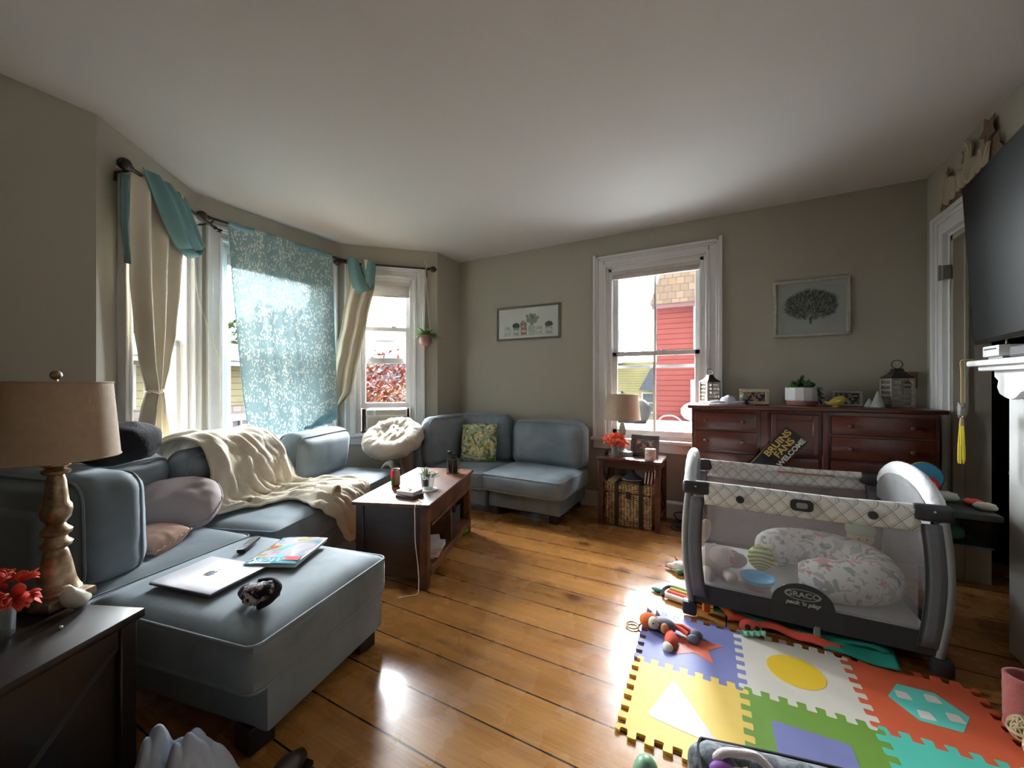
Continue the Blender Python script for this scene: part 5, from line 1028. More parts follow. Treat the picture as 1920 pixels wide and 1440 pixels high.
# printed blue sheer over the centre window
def m_sheer():
    t = NT('blue_leaf_sheer')
    uv = t.N('UVMap'); co = uv.outputs[0]
    def leafl(scale, seedrot, th):
        mp = t.N('Mapping'); t.L(co, mp.inputs[0]); mp.inputs['Scale'].default_value = (scale, scale*0.45, 1); mp.inputs['Rotation'].default_value = (0, 0, seedrot)
        nz = t.N('TexNoise'); nz.inputs['Scale'].default_value = 3; t.L(mp.outputs[0], nz.inputs['Vector'])
        mx = t.mix(0.10, mp.outputs[0], nz.outputs['Color'], 'LINEAR_LIGHT')
        v_ = t.N('TexVoronoi'); v_.inputs['Scale'].default_value = 1.0; t.L(mx, v_.inputs['Vector']); return t.math('LESS_THAN', v_.outputs['Distance'], th)
    a = leafl(58, 0.5, 0.34); b = leafl(66, -0.7, 0.32); c_ = leafl(54, 1.5, 0.24)
    msk = t.math('MAXIMUM', t.math('MAXIMUM', a, b), c_)
    pres = t.noise(11, 2, 0.5, co); msk = t.math('MULTIPLY', msk, t.math('GREATER_THAN', pres, 0.44))
    flo = t.N('TexVoronoi'); mp = t.N('Mapping'); t.L(co, mp.inputs[0]); mp.inputs['Scale'].default_value = (5, 5, 1); t.L(mp.outputs[0], flo.inputs['Vector']); rg = t.math('SINE', t.math('MULTIPLY', flo.outputs['Distance'], 60))
    fm = t.math('MULTIPLY', t.math('LESS_THAN', flo.outputs['Distance'], 0.16), t.math('GREATER_THAN', rg, 0.1)); msk = t.math('MAXIMUM', msk, fm)
    col = t.mix(msk, srgb(140, 166, 170), srgb(206, 216, 210))
    dif = t.N('BsdfDiffuse'); t.L(col, dif.inputs[0]); trl = t.N('BsdfTranslucent'); t.L(col, trl.inputs[0]); m1 = t.N('MixShader'); m1.inputs[0].default_value = 0.038; t.L(dif.outputs[0], m1.inputs[1]); t.L(trl.outputs[0], m1.inputs[2])
    tr = t.N('BsdfTransparent'); tr.inputs[0].default_value = (0.72, 0.88, 0.92, 1); m2 = t.N('MixShader'); t.L(t.math('ADD', 0.40, t.math('MULTIPLY', msk, 0.10)), m2.inputs[0]); m2.inputs[0].default_value = 0.4
    fl_ = t.math('SUBTRACT', 0.9965, t.math('MULTIPLY', msk, 0.001))
    t.L(fl_, m2.inputs[0]); t.L(tr.outputs[0], m2.inputs[1]); t.L(m1.outputs[0], m2.inputs[2]); t.L(m2.outputs[0], t.out.inputs[0]); return t.m
SHEER = m_sheer(); Mc = wallM(pB, aC)
T = holder('sheer_curtain', 'pale blue leaf-printed sheer curtain hanging over the centre bay window onto the sofa', 'curtain', pB, aC, 0.65, 2.54)
def fsheer(u_, v_):
    # left edge drifts right towards the bottom, right lower corner is swept back over the cushion
    zt = 2.56; zb = 0.80+0.06*max(0, u_-0.7)/0.3
    z_ = zt+(zb-zt)*v_; l = 0.175+0.155*v_**1.1; r = 1.12+0.06*v_**1.5
    if v_ > 0.86: r -= 0.10*((v_-0.86)/0.14)**1.5
    s_ = l+(r-l)*u_
    y_ = -0.11+0.010*sin(u_*9.5+0.6)+0.010*sin(u_*21+v_*2.5)-0.018*math.exp(-((u_-0.27-0.03*v_)/0.035)**2)-0.015*math.exp(-((u_-0.44-0.16*v_)/0.03)**2)-0.01*math.exp(-((u_-0.38-0.06*v_)/0.02)**2)
    y_ -= 0.22*max(0, v_-0.80)**1.3
    return (s_, y_, z_)
mb = MB(); mb.M = Matrix.Translation(-T.location) @ Mc; nu, nv = 120, 80; mb.grid(fsheer, nu, nv)
uvl = mb.b.loops.layers.uv.new('UVMap'); Mi = mb.M.inverted()
for f_ in mb.b.faces:
    for l_ in f_.loops:
        q = Mi @ l_.vert.co; l_[uvl].uv = (q.x, q.z)
mb.build('panel', SHEER, T, ang=180)
SH2 = simple('blue_hem', srgb(112, 152, 160), 0.8, var=0.08, vs=30)
mb = MB(); mb.M = Matrix.Translation(-T.location) @ Mc
mb.grid(lambda a, b: Vector((0.175+0.94*a, -0.10+0.018*cos(2*pi*b)+0.002*sin(a*60), 2.545+0.022*sin(2*pi*b)+0.003*sin(a*40))), 80, 10, closev=True); mb.build('rod_pocket', SH2, T, ang=180)
for sgn, u0 in ((0, 0.0), (1, 1.0)):
    mb = MB(); mb.M = Matrix.Translation(-T.location) @ Mc; mb.tube([fsheer(u0, k/40) for k in range(41)], 0.0035, 5); mb.build('side_hem', SH2, T)
mb = MB(); mb.M = Matrix.Translation(-T.location) @ Mc
def roll(u_, v_):
    p = Vector(fsheer(0.62+0.38*u_, 1.0)); r_ = 0.012+0.042*u_; return p+Vector((0.02*u_, -0.02+r_*cos(2*pi*v_)+0.01*sin(u_*14+4*v_), 0.03+0.05*u_+r_*sin(2*pi*v_)+0.006*sin(u_*22)))
mb.grid(roll, 40, 16, closev=True); mb.build('bunched_corner', SH2, T, ang=180)
# blind cords of the left window
cd_ = MB(); cd_.M = Ml; cd_.tube(cr([(0.80, -0.03, 2.3), (0.86, -0.05, 1.9), (1.02, -0.12, 1.45)], 6), 0.0016, 5); o = cd_.build('blind_cord', simple('cord_white', srgb(220, 216, 200), 0.7), None); settag(o, 'thin white blind cord slanting from the left bay window towards the centre window', 'cord')
MB().at((0, 0, 0)).tube([Ml @ Vector((0.80, -0.032, 2.32)), Ml @ Vector((0.84, -0.06, 1.88)), Ml @ Vector((1.0, -0.14, 1.40))], 0.0014, 5).build('second_cord', MATS['cord_white'], o)
# hanging fern
T = holder('hanging_plant', 'green fern in a pink ridged pot hanging from the right bay curtain rod', 'hanging plant', pC, aR, 0.895, 1.67, 0.12)
TP = simple('pink_clay', srgb(156, 116, 104), 0.6, var=0.08)
MB().lathe([(0.0, 0.0), (0.035, 0.0), (0.044, 0.006), (0.062, 0.03), (0.066, 0.055), (0.064, 0.075), (0.066, 0.09), (0.062, 0.112), (0.056, 0.112), (0.055, 0.09), (0, 0.09)], 36, cap=False).build('pot', TP, T)
mb = MB()
for k in range(6): mb.tube([(0.0665*cos(t*pi/14), 0.0665*sin(t*pi/14), 0.035+0.012*k) for t in range(28)], 0.0022, 5, closed=True)
mb.build('ridges', TP, T)
for k in range(3):
    a = k*2.09+0.4; MB().tube([(0.06*cos(a), 0.06*sin(a), 0.105), (0.028*cos(a), 0.028*sin(a), 0.42), (0, 0, 0.84)], 0.002, 5).build('hanger_cord', MATS['cord_white'], T)
MB().tube(cr([(0, 0, 0.83), (0.02, 0.0, 0.86), (0.0, 0.02, 0.88), (-0.01, 0.0, 0.90), (0.015, -0.01, 0.93)], 5), 0.003, 5).build('knot', MATS['cord_white'], T)
FERN = simple('fern_green', srgb(104, 142, 66), 0.6, var=0.3, vs=30); mb = MB(); rnd = random.Random(31)
for k in range(46):
    a = rnd.uniform(0, 2*pi); e = rnd.uniform(0.15, 1.45); L = rnd.uniform(0.09, 0.17); d = Vector((cos(a)*cos(e), sin(a)*cos(e), sin(e))); p0 = Vector((0.02*cos(a), 0.02*sin(a), 0.10)); side = d.cross(Vector((0, 0, 1))).normalized()
    for j in range(11):
        t_ = (j+1)/11; p = p0+d*L*t_+Vector((0, 0, -0.07*t_*t_)); l_ = 0.042*sin(pi*min(0.95, t_*0.9+0.1))
        for sg in (-1, 1): leafblade(mb, p, side*sg+d*0.45, max(0.012, l_), 0.015, 0.2, 2)
mb.build('fronds', FERN, T, solid=0.0008)
# air conditioner in the right bay window
T = thing('air_conditioner', 'cream window air conditioner under the lower sash of the right bay window', 'air conditioner', (pC[0], pC[1], 0), aR)
AC = simple('ac_cream', srgb(206, 200, 184), 0.5, var=0.02)
MB().box(0.275, 0.70, -0.055, 0.24, 0.725, 0.978, 0.012, 2).build('body', AC, T)
MB().box(0.275, 0.70, -0.066, -0.05, 0.905, 0.975, 0.006, 2).build('control_strip', simple('ac_light', srgb(226, 222, 208), 0.45), T)
MB().box(0.375, 0.685, -0.069, -0.062, 0.915, 0.965, 0.003, 1).build('vent', simple('ac_vent', srgb(136, 128, 116), 0.6), T)
mb = MB()
for k in range(5): mb.box(0.378, 0.682, -0.072, -0.066, 0.918+0.009*k, 0.921+0.009*k)
mb.build('louvres', AC, T)
o = MB().box(0.288, 0.355, -0.069, -0.062, 0.915, 0.965, 0.003, 1).build('control_panel', simple('ac_panel', srgb(150, 150, 148), 0.5), T)
mb = MB()
for k, (x, z_) in enumerate(((0.30, 0.952), (0.30, 0.93), (0.322, 0.94), (0.343, 0.952), (0.343, 0.93))): mb.box(x-0.006, x+0.006, -0.073, -0.068, z_-0.005, z_+0.005, 0.001, 1)
mb.build('buttons', AC, o)
MB().box(0.29, 0.685, -0.060, -0.05, 0.74, 0.89, 0.004, 1).build('intake_grille', simple('ac_grille', srgb(186, 180, 164), 0.6), T)
mb = MB()
for k in range(13):
    mb.box(0.225+0.004*k, 0.228+0.004*k, 0.01 if k % 2 else 0.03, 0.04 if k % 2 else 0.06, 0.725, 0.975); mb.box(0.70+0.002*k, 0.702+0.002*k, 0.01 if k % 2 else 0.03, 0.04 if k % 2 else 0.06, 0.725, 0.975)
mb.build('accordion_panel', simple('dark_accordion', srgb(60, 38, 32), 0.7), T)
MB().box(0.215, 0.745, -0.03, 0.0, 0.978, 0.986).build('top_rail', simple('rail_metal', srgb(150, 146, 140), 0.4, 0.5), T)

# ---------------------------------------------------------------- cat tree
PLUSH = m_fleece('beige_plush', srgb(196, 184, 166), 90); PLUSHD = m_fleece('tan_plush', srgb(128, 110, 92), 90)
T = thing('cat_tree', 'beige plush cat tree with round donut bed between the sectional and the corner sofa', 'cat tree', (-2.93, 2.99, 0))
MB().box(-0.20, 0.14, -0.14, 0.16, 0, 0.04, 0.012, 2).build('base', PLUSHD, T)
MB().tube([(0.07, 0.03, 0.03), (0.07, 0.03, 0.64)], 0.055, 20).build('post', PLUSHD, T)
mb = MB(); mb.grid(lambda a, b: Vector((-0.10+(0.115+0.028*cos(2*pi*b))*cos(pi*a), -0.02+0.055*sin(2*pi*b), 0.22+(0.215+0.028*cos(2*pi*b))*sin(pi*a))), 30, 14, closev=True); mb.build('tunnel_hoop', PLUSH, T, ang=180)
mb = MB(); Mt = Matrix.Translation((-0.035, -0.05, 0.705)) @ Matrix.Rotation(R(20), 4, 'Z') @ Matrix.Rotation(R(30), 4, 'X'); mb.M = Mt
def donut(a, b):
    A = 2*pi*a; B = 2*pi*b; Rr = 0.20+0.012*mnoise.noise(Vector((cos(A)*2, sin(A)*2, 3))); r_ = 0.092+0.013*mnoise.noise(Vector((cos(A)*5, sin(A)*5, B*0.7)))+0.010*mnoise.noise(Vector((cos(A)*18, sin(A)*18, B*2)))
    return Vector(((Rr+r_*cos(B))*cos(A)*1.06, (Rr+r_*cos(B))*sin(A), r_*0.95*sin(B)))
mb.grid(donut, 90, 26, closeu=True, closev=True); bed = mb.build('donut_bed', PLUSH, T, ang=180)
mb = MB(); mb.M = Mt
mb.grid(lambda a, b: Vector((0.215*b*cos(2*pi*a), 0.205*b*sin(2*pi*a), 0.045+0.03*mnoise.noise(Vector((b*cos(2*pi*a)*4, b*sin(2*pi*a)*2.2, 5)))+0.014*mnoise.noise(Vector((b*cos(2*pi*a)*11, b*sin(2*pi*a)*5, 1)))+0.02*(1-b*b))), 60, 20, closeu=True); mb.build('inner_cushion', PLUSH, T, ang=180)

# ---------------------------------------------------------------- things on the chaise
def frame_pts(p, q): return math.atan2(q[1]-p[1], q[0]-p[0])
T = thing('laptop', 'closed silver laptop with grey apple-shaped emblem lying on the chaise', 'laptop', (-1.89, 0.848, 0.447), R(-78))
SIL = simple('silver_anodised', srgb(206, 206, 214), 0.35, 0.35, var=0.01)
MB().box(-0.125, 0.125, -0.165, 0.165, 0.0075, 0.0135, 0.004, 2).build('lid', SIL, T)
MB().box(-0.125, 0.125, -0.165, 0.165, 0.0, 0.0068, 0.003, 2).build('base', simple('dark_silver', srgb(96, 96, 104), 0.35, 0.5), T)
ap = cr([(0.0, -0.022, 0), (0.010, -0.024, 0), (0.019, -0.014, 0), (0.022, 0.0, 0), (0.014, 0.007, 0), (0.019, 0.016, 0), (0.010, 0.021, 0), (0.0, 0.017, 0), (-0.010, 0.021, 0), (-0.020, 0.014, 0), (-0.022, 0.0, 0), (-0.018, -0.014, 0), (-0.010, -0.024, 0)], 4, closed=True)
APG = simple('emblem_grey', srgb(120, 120, 126), 0.2, 0.6)
mb = MB().at((0, 0, 0.0136), R(90)); mb.prism([(p.x, p.y) for p in ap], 0, 0.0005); mb.build('emblem', APG, T, smooth=False)
mb = MB().at((0, 0, 0.0136), R(90)); mb.prism([(0.001+0.010*t_-0.004*sin(pi*t_), 0.024+0.014*t_-0.0) for t_ in (0, 0.5, 1)]+[(0.001+0.010*t_+0.004*sin(pi*t_), 0.024+0.014*t_) for t_ in (0.75, 0.5, 0.25)], 0, 0.0005); mb.build('emblem_leaf', APG, T, smooth=False)
# magazine in a shiny sleeve
def m_mag():
    t = NT('magazine_cover'); co = t.co('Object'); s = t.N('SeparateXYZ'); t.L(co, s.inputs[0])
    n = t.noise(5.5, 1, 0.4, None, 1.2)
    c = t.ramp(n, [(0.0, srgb(120, 200, 205)), (0.40, srgb(200, 190, 205)), (0.49, srgb(222, 214, 224)), (0.56, srgb(196, 184, 60)), (0.61, srgb(206, 60, 66)), (0.66, srgb(120, 200, 205))], 'CONSTANT')
    c = t.mix(t.math('LESS_THAN', s.outputs['Y'], -0.088), c, srgb(70, 170, 190)); t.setp(Base_Color=c, Roughness=0.12, Coat_Weight=1.0, Coat_Roughness=0.05)
    t.bump(t.noise(7, 2, 0.4, None, 1.0), 0.5, 0.012); return t.m
T = thing('magazine', 'glossy multicoloured magazine lying beside the laptop on the chaise', 'magazine', (-1.815, 1.135, 0.449), R(28))
MB().box(-0.112, 0.112, -0.145, 0.145, 0.001, 0.014, 0.002, 1).build('pages', simple('paper', srgb(215, 212, 205), 0.8), T)
mb = MB(); mb.grid(lambda a, b: Vector((-0.116+0.232*a, -0.15+0.30*b, 0.0155+0.004*sin(a*pi)+0.002*sin(b*7))), 24, 24); mb.build('cover', m_mag(), T, ang=180, solid=0.0008)
text_part('NOW', 0.055, simple('white_ink', srgb(186, 226, 232), 0.4), T, (-0.04, -0.116, 0.0215), (0, 0, 0), 'lettering', 0.0003, shear=0.3)
MB().box(0.03, 0.105, -0.115, -0.075, 0.0195, 0.0215).build('red_label', simple('red_print', srgb(206, 60, 66), 0.3), T)
T = thing('remote_control', 'black remote control lying behind the laptop on the chaise', 'remote', (-2.085, 1.10, 0.445), R(40))
MB().box(-0.02, 0.02, -0.085, 0.085, 0, 0.018, 0.005, 2).build('body', MATS['black_plastic'], T)
mb = MB()
for i in range(8):
    for j in range(3): mb.box(-0.014+j*0.0105, -0.007+j*0.0105, -0.07+i*0.017, -0.061+i*0.017, 0.017, 0.0195)
mb.build('buttons', simple('grey_button2', (0.25, 0.25, 0.26), 0.5), T)
def m_patch(name, stops, sc, dist=0.5):
    t = NT(name); t.setp(Base_Color=t.ramp(t.noise(sc, 3, 0.6, None, dist), stops, 'CONSTANT'), Roughness=0.9); t.bump(t.noise(70, 3), 0.5, 0.004); return t.m
SK = m_patch('purple_black_white_wool', [(0, srgb(18, 16, 24)), (0.44, srgb(104, 96, 122)), (0.50, srgb(206, 200, 200)), (0.62, srgb(22, 20, 26))], 30)
T = thing('baby_socks', 'balled purple, black and white patterned baby socks on the chaise', 'socks', (-1.525, 0.825, 0.443), R(12))
mb = MB().at((0.018, 0.01, 0.036), 0.5); mb.ell((0, 0, 0), (0.062, 0.042, 0.036), 32, 20, 0.85, 0.2, 5); mb.build('folded_pair', SK, T, ang=180)
MB().ell((-0.05, 0.015, 0.028), (0.032, 0.03, 0.028), 24, 14, 0.9, 0.15, 4).build('toe_ball', simple('purple_wool', srgb(92, 84, 112), 0.9, bump=0.5, bs=120), T, ang=180)
mb = MB(); mb.tube(cr([(0.05, -0.03, 0.01), (0.085, -0.01, 0.03), (0.08, 0.03, 0.055), (0.03, 0.045, 0.066), (-0.02, 0.035, 0.06)], 6), 0.011, 8); mb.build('cuff', simple('black_wool', (0.015, 0.013, 0.017), 0.95, bump=0.6, bs=120), T, ang=180)
# white bird figurine beside the gold lamp
T = thing('ceramic_bird', 'white ceramic bird figurine beside the gold lamp on the dark end table', 'figurine', (-1.70, 0.41, 0.58), R(-60)); T.scale = (0.75, 0.85, 0.95)
CW = simple('cream_glaze', srgb(206, 202, 184), 0.25, var=0.03)
MB().tube([(-0.055, 0, 0.02), (-0.035, 0, 0.022), (-0.01, 0, 0.03), (0.012, 0, 0.044), (0.026, 0, 0.062), (0.034, 0, 0.074), (0.04, 0, 0.078)], [0.010, 0.020, 0.030, 0.030, 0.023, 0.019, 0.004], 20).build('body', CW, T, ang=180)
MB().tube([(0.045, 0, 0.076), (0.062, 0, 0.070)], [0.006, 0.001], 8).build('beak', CW, T); MB().tube([(-0.03, -0.02, 0.022), (0.0, -0.03, 0.034), (0.018, -0.02, 0.04)], [0.004, 0.012, 0.003], 10).build('wing', CW, T, ang=180)
o = MB().ell((0, 0, 0.0045), 0.0045, 10, 8).build('pearl_bead', WHITE, None); o.location = (-1.60, 0.36, 0.58); settag(o, 'tiny white bead near the corner of the dark end table', 'bead')
# clothes on the floor
def heap(name, label, cat, loc, r, h, m, seed, sx=1.0):
    T = None
    def f(a, b):
        A = 2*pi*a; d_ = Vector((cos(A), sin(A), 0))*b; rid = abs(mnoise.noise(Vector((d_.x*2.2+seed, d_.y*2.2, seed))))*1.0+0.42*abs(mnoise.noise(Vector((d_.x*5, d_.y*5+seed, 2))))
        rr = r*(1+0.22*mnoise.noise(Vector((cos(A)*1.5+seed, sin(A)*1.5, 9)))); return Vector((cos(A)*rr*b*sx, sin(A)*rr*b, 0.004+h*(1-b**1.7)*(0.75+0.55*rid)))
    mb = MB(); mb.grid(f, 90, 40, closeu=True); o = mb.build(name, m, None, ang=180, solid=0.004); o.location = loc; return settag(o, label, cat)
heap('laundry', 'pale blue-white crumpled cloth on the floor in front of the chaise corner', 'cloth', (-1.28, 0.49, 0), 0.19, 0.33, simple('pale_blue_cotton', srgb(178, 192, 214), 0.85, var=0.04), 4)
heap('laundry', 'dark grey crumpled cloth on the floor under the near chaise corner', 'cloth', (-1.05, 0.60, 0), 0.13, 0.13, simple('dark_grey_cotton', srgb(70, 76, 80), 0.9, var=0.1), 12, 1.3)
T = thing('shoe', 'dark brown shoe on the floor right of the grey cloth by the chaise leg', 'shoe', (-1.20, 0.70, 0), R(-80)); SHM = simple('brown_leather', (0.03, 0.016, 0.01), 0.35)
MB().tube([(-0.11, 0, 0.04), (-0.06, 0, 0.045), (0.0, 0, 0.04), (0.06, 0, 0.032), (0.10, 0, 0.025), (0.12, 0, 0.022)], [0.02, 0.036, 0.036, 0.034, 0.026, 0.01], 16).build('upper', SHM, T, ang=180); MB().prism([(-0.125, -0.03), (0.0, -0.036), (0.10, -0.034), (0.13, 0), (0.10, 0.034), (0, 0.036), (-0.125, 0.03)], 0, 0.014).build('sole', BLACKM, T)
# ---------------------------------------------------------------- foam puzzle mat
G0 = Vector((-0.338, 1.425)); gang = R(2.3); gs = 0.417; gu = Vector((cos(gang), sin(gang))); gv = Vector((-sin(gang), cos(gang)))
def edge(p, q, n=7):
    """interlocking edge between two grid points, the same for both neighbours"""
    p = Vector(p); q = Vector(q); d = q-p; L = d.length; d /= L; nn = Vector((-d.y, d.x)); out = []
    K = n*16
    for k in range(K):
        t_ = k/K; th = 2*pi*n*t_; w_ = min(1, t_*n*1.2, (1-t_)*n*1.2)
        off = 0.0165*math.tanh(2.4*sin(th))/math.tanh(2.4); sh_ = -0.0068*sin(2*th)
        out.append(p+d*(L*t_+sh_*w_)+nn*off)
    return out
def gp(i, j): return (gs*i, gs*j)
def tile(i, j, label, col, inset, icol, iname, extra=None):
    T = thing('foam_mat_tile', label, 'foam tile', (G0.x, G0.y, 0), gang, 'foam puzzle mat tiles')
    a, b, c, d = gp(i, j), gp(i+1, j), gp(i+1, j+1), gp(i, j+1)
    poly = edge(a, b)+edge(b, c)+edge(d, c)[::-1]+edge(a, d)[::-1]
    # rebuild without duplicate corner points
    poly = edge(a, b)+edge(b, c)+[Vector(c)]+edge(d, c)[::-1]+edge(a, d)[::-1]
    seen = []; 
    for p in poly:
        if not seen or (p-seen[-1]).length > 1e-5: seen.append(p)
    if (seen[0]-seen[-1]).length < 1e-5: seen.pop()
    mb = MB(); av = [mb._v((p.x, p.y, 0.001)) for p in seen]; bv = [mb._v((p.x, p.y, 0.0125)) for p in seen]; n = len(seen)
    from mathutils.geometry import tessellate_polygon
    for q in tessellate_polygon([[Vector((p.x, p.y, 0)) for p in seen]]):
        mb.b.faces.new([bv[k] for k in q]); mb.b.faces.new([av[k] for k in q])
    for k in range(n): mb.b.faces.new((av[k], av[(k+1) % n], bv[(k+1) % n], bv[k]))
    mb.build('tile', simple('foam_%02x%02x%02x' % col, srgb(*col), 0.55, var=0.03, bump=0.15, bs=300), T, smooth=False)
    cx, cy = gs*(i+0.5), gs*(j+0.5)
    o = MB().at((cx, cy, 0)).prism(inset, 0.0125, 0.0134).build(iname, simple('foam_%02x%02x%02x' % icol, srgb(*icol), 0.55, var=0.03), T, smooth=False)
    if extra: 
        for pl in extra[0]: MB().at((cx, cy, 0)).prism(pl, 0.0134, 0.0140).build('patch', simple('foam_%02x%02x%02x' % extra[1], srgb(*extra[1]), 0.6, var=0.03), o, smooth=False)
    return T
def rpoly(pts, r=0.02, n=5):
    out = []; m = len(pts)
    for k in range(m):
        a, b, c = Vector(pts[k-1]), Vector(pts[k]), Vector(pts[(k+1) % m]); u1 = (a-b).normalized(); u2 = (c-b).normalized(); p0 = b+u1*r; p1 = b+u2*r
        for i in range(n+1):
            t_ = i/n; out.append(tuple((1-t_)**2*p0+2*t_*(1-t_)*b+t_*t_*p1))
    return out
YL, PU, WH, GR, OR, CY = (232, 196, 92), (120, 124, 178), (214, 208, 196), (108, 150, 54), (206, 92, 58), (84, 196, 176)
tile(0, 0, 'yellow foam mat tile with a pale triangle at the front left of the puzzle mat', YL, rpoly([(-0.13, -0.10), (0.12, -0.13), (-0.05, 0.135)], 0.03), (208, 200, 196), 'triangle')
tile(0, 1, 'purple foam mat tile with an orange star at the back left of the puzzle mat', PU, rpoly(starpoly(0.02, 0.0, 0.135, 5, 0.35, 0.45), 0.012, 3), (222, 112, 84), 'star')
tile(1, 1, 'white foam mat tile with a yellow circle in the middle of the back row', WH, [(0.105*cos(k*pi/24), 0.105*sin(k*pi/24)) for k in range(48)], (226, 188, 48), 'circle')
tile(1, 0, 'green foam mat tile with a purple rectangle in front of the white tile', GR, rpoly([(-0.13, -0.07), (0.10, -0.07), (0.10, 0.08), (-0.13, 0.08)], 0.015), (120, 124, 178), 'rectangle')
hexa = [(0.115*cos(k*pi/3), 0.115*sin(k*pi/3)) for k in range(6)]
tile(2, 1, 'orange-red foam mat tile with a turquoise hexagon right of the white tile', OR, hexa, (98, 204, 190), 'hexagon', ([rpoly([(cx-0.024, cy-0.024), (cx+0.024, cy-0.018), (cx+0.018, cy+0.024), (cx-0.02, cy+0.022)], 0.008) for cx, cy in ((-0.06, 0.03), (0.035, 0.055), (-0.025, -0.06), (0.065, -0.03))], (224, 214, 206)))
tile(2, 0, 'turquoise foam mat tile with a green circle at the front right of the puzzle mat', CY, [(0.10*cos(k*pi/24), 0.10*sin(k*pi/24)-0.03) for k in range(48)], (108, 150, 54), 'circle')

# ---------------------------------------------------------------- playpen
PPW = (0.49, 0.345)
T = thing('playpen', 'grey and white folding playpen with mesh sides and lattice-printed rail standing behind the foam mat', 'playpen', (0.31, 2.685, 0), R(1.0)); PEN = T
def m_lattice():
    t = NT('lattice_fabric'); s = t.N('SeparateXYZ'); t.L(t.co('Object'), s.inputs[0])
    xy = t.math('ADD', s.outputs['X'], t.math('MULTIPLY', s.outputs['Y'], 1.0))
    def ln(sg, ph):
        f = t.math('FRACT', t.math('ADD', t.math('DIVIDE', t.math('ADD', xy, t.math('MULTIPLY', s.outputs['Z'], 0.9*sg)), 0.068), ph)); return t.math('LESS_THAN', t.math('ABSOLUTE', t.math('SUBTRACT', f, 0.5)), 0.033)
    m_ = t.math('MAXIMUM', t.math('MAXIMUM', ln(1, 0), ln(-1, 0.2)), t.math('MULTIPLY', 0.5, t.math('MAXIMUM', ln(1, 0.16), ln(-1, 0.36))))
    t.setp(Base_Color=t.mix(t.math('MULTIPLY', m_, 0.8), srgb(214, 210, 204), srgb(104, 104, 106)), Roughness=0.8); return t.m
LAT = m_lattice(); PGR = simple('pen_grey', srgb(100, 100, 106), 0.75, var=0.04, vs=30); PBK = simple('pen_black', (0.02, 0.019, 0.022), 0.5); PBF = simple('pen_black_fabric', (0.028, 0.026, 0.03), 0.85); PLG = simple('pen_light_tube', srgb(128, 126, 126), 0.7)
t = NT('pen_mesh'); tr = t.N('BsdfTransparent'); mx = t.N('MixShader'); mx.inputs[0].default_value = 0.28; t.setp(Base_Color=srgb(170, 166, 168), Roughness=0.9); t.L(tr.outputs[0], mx.inputs[1]); t.L(t.p.outputs[0], mx.inputs[2]); t.L(mx.outputs[0], t.out.inputs[0]); MESH = t.m
PQ = m_fleece('white_quilt', srgb(224, 224, 228), 60)
hx, hy = PPW; ZR = 0.715; ZB = 0.15
def bow(z_): return 0.032*sin(pi*max(0, min(1, (z_-0.02)/0.70)))-0.02*(1-z_/0.72)
for sx in (-1, 1):
    for sy in (-1, 1):
        pts = [(sx*(hx+bow(z_)), sy*(hy+0.3*bow(z_)), z_) for z_ in [0.03+0.66*k/10 for k in range(11)]]
        o = MB().tube(pts, 0.017, 12).build('post', PLG, T)
        # flat grey sleeve on the long side
        mb = MB(); mb.grid(lambda a, b: Vector((sx*(hx+bow(0.12+0.53*b)-0.014-0.062*a), sy*(hy+0.3*bow(0.12+0.53*b)+0.010), 0.12+0.53*b)), 4, 12); mb.build('sleeve', PGR, o, solid=0.006)
        mb = MB(); mb.tube([(sx*(hx+bow(0.12+0.53*b/10)-0.078), sy*(hy+0.3*bow(0.12+0.53*b/10)+0.012), 0.12+0.53*b/10) for b in range(11)], 0.004, 5); mb.build('binding', PBK, o)
        MB().box(sx*hx-0.035, sx*hx+0.035, sy*hy-0.03, sy*hy+0.03, 0.012, 0.085, 0.014, 2).build('foot', PBK, o)
        mb = MB(); mb.box(min(sx*(hx-0.10), sx*(hx+0.035)), max(sx*(hx-0.10), sx*(hx+0.035)), sy*hy-0.026, sy*hy+0.026, ZR-0.055, ZR+0.018, 0.02, 3); mb.build('corner_cap', PBK, T)
        MB().ell((sx*(hx-0.03), sy*(hy+0.027), ZR-0.008), 0.005, 8, 6).build('rivet', simple('steel', (0.6, 0.6, 0.62), 0.3, 0.9), T)
for sy in (-1, 1):
    y = sy*hy; nm = 'front' if sy < 0 else 'rear'
    # top rail with a hanging lattice band that sags slightly
    mb = MB(); mb.tube([(-hx+0.03, y, ZR), (-0.15, y, ZR-0.006), (0.15, y, ZR-0.012), (hx-0.03, y, ZR-0.004)], 0.020, 12); mb.build('top_rail', LAT, T)
    mb = MB(); mb.grid(lambda a, b: Vector((-hx+0.07+(2*hx-0.14)*a, y+sy*(0.020-0.006*b), ZR-0.004-(0.095+0.008*sin(a*pi))*b)), 30, 5); mb.build('rail_band', LAT, T, solid=0.004)
    MB().box(-hx+0.075, hx-0.075, y-0.0012, y+0.0012, ZB+0.02, ZR-0.09).build('mesh_panel', MESH, T, smooth=False)
    MB().box(-hx+0.01, hx-0.01, y-0.008, y+0.008, 0.085, ZB+0.04, 0.004, 1).build('lower_band', PBF, T)
    MB().tube([(-hx+0.02, y+sy*0.009, ZB+0.04), (hx-0.02, y+sy*0.009, ZB+0.04)], 0.004, 6).build('band_piping', PLG if sy < 0 else PBK, T)
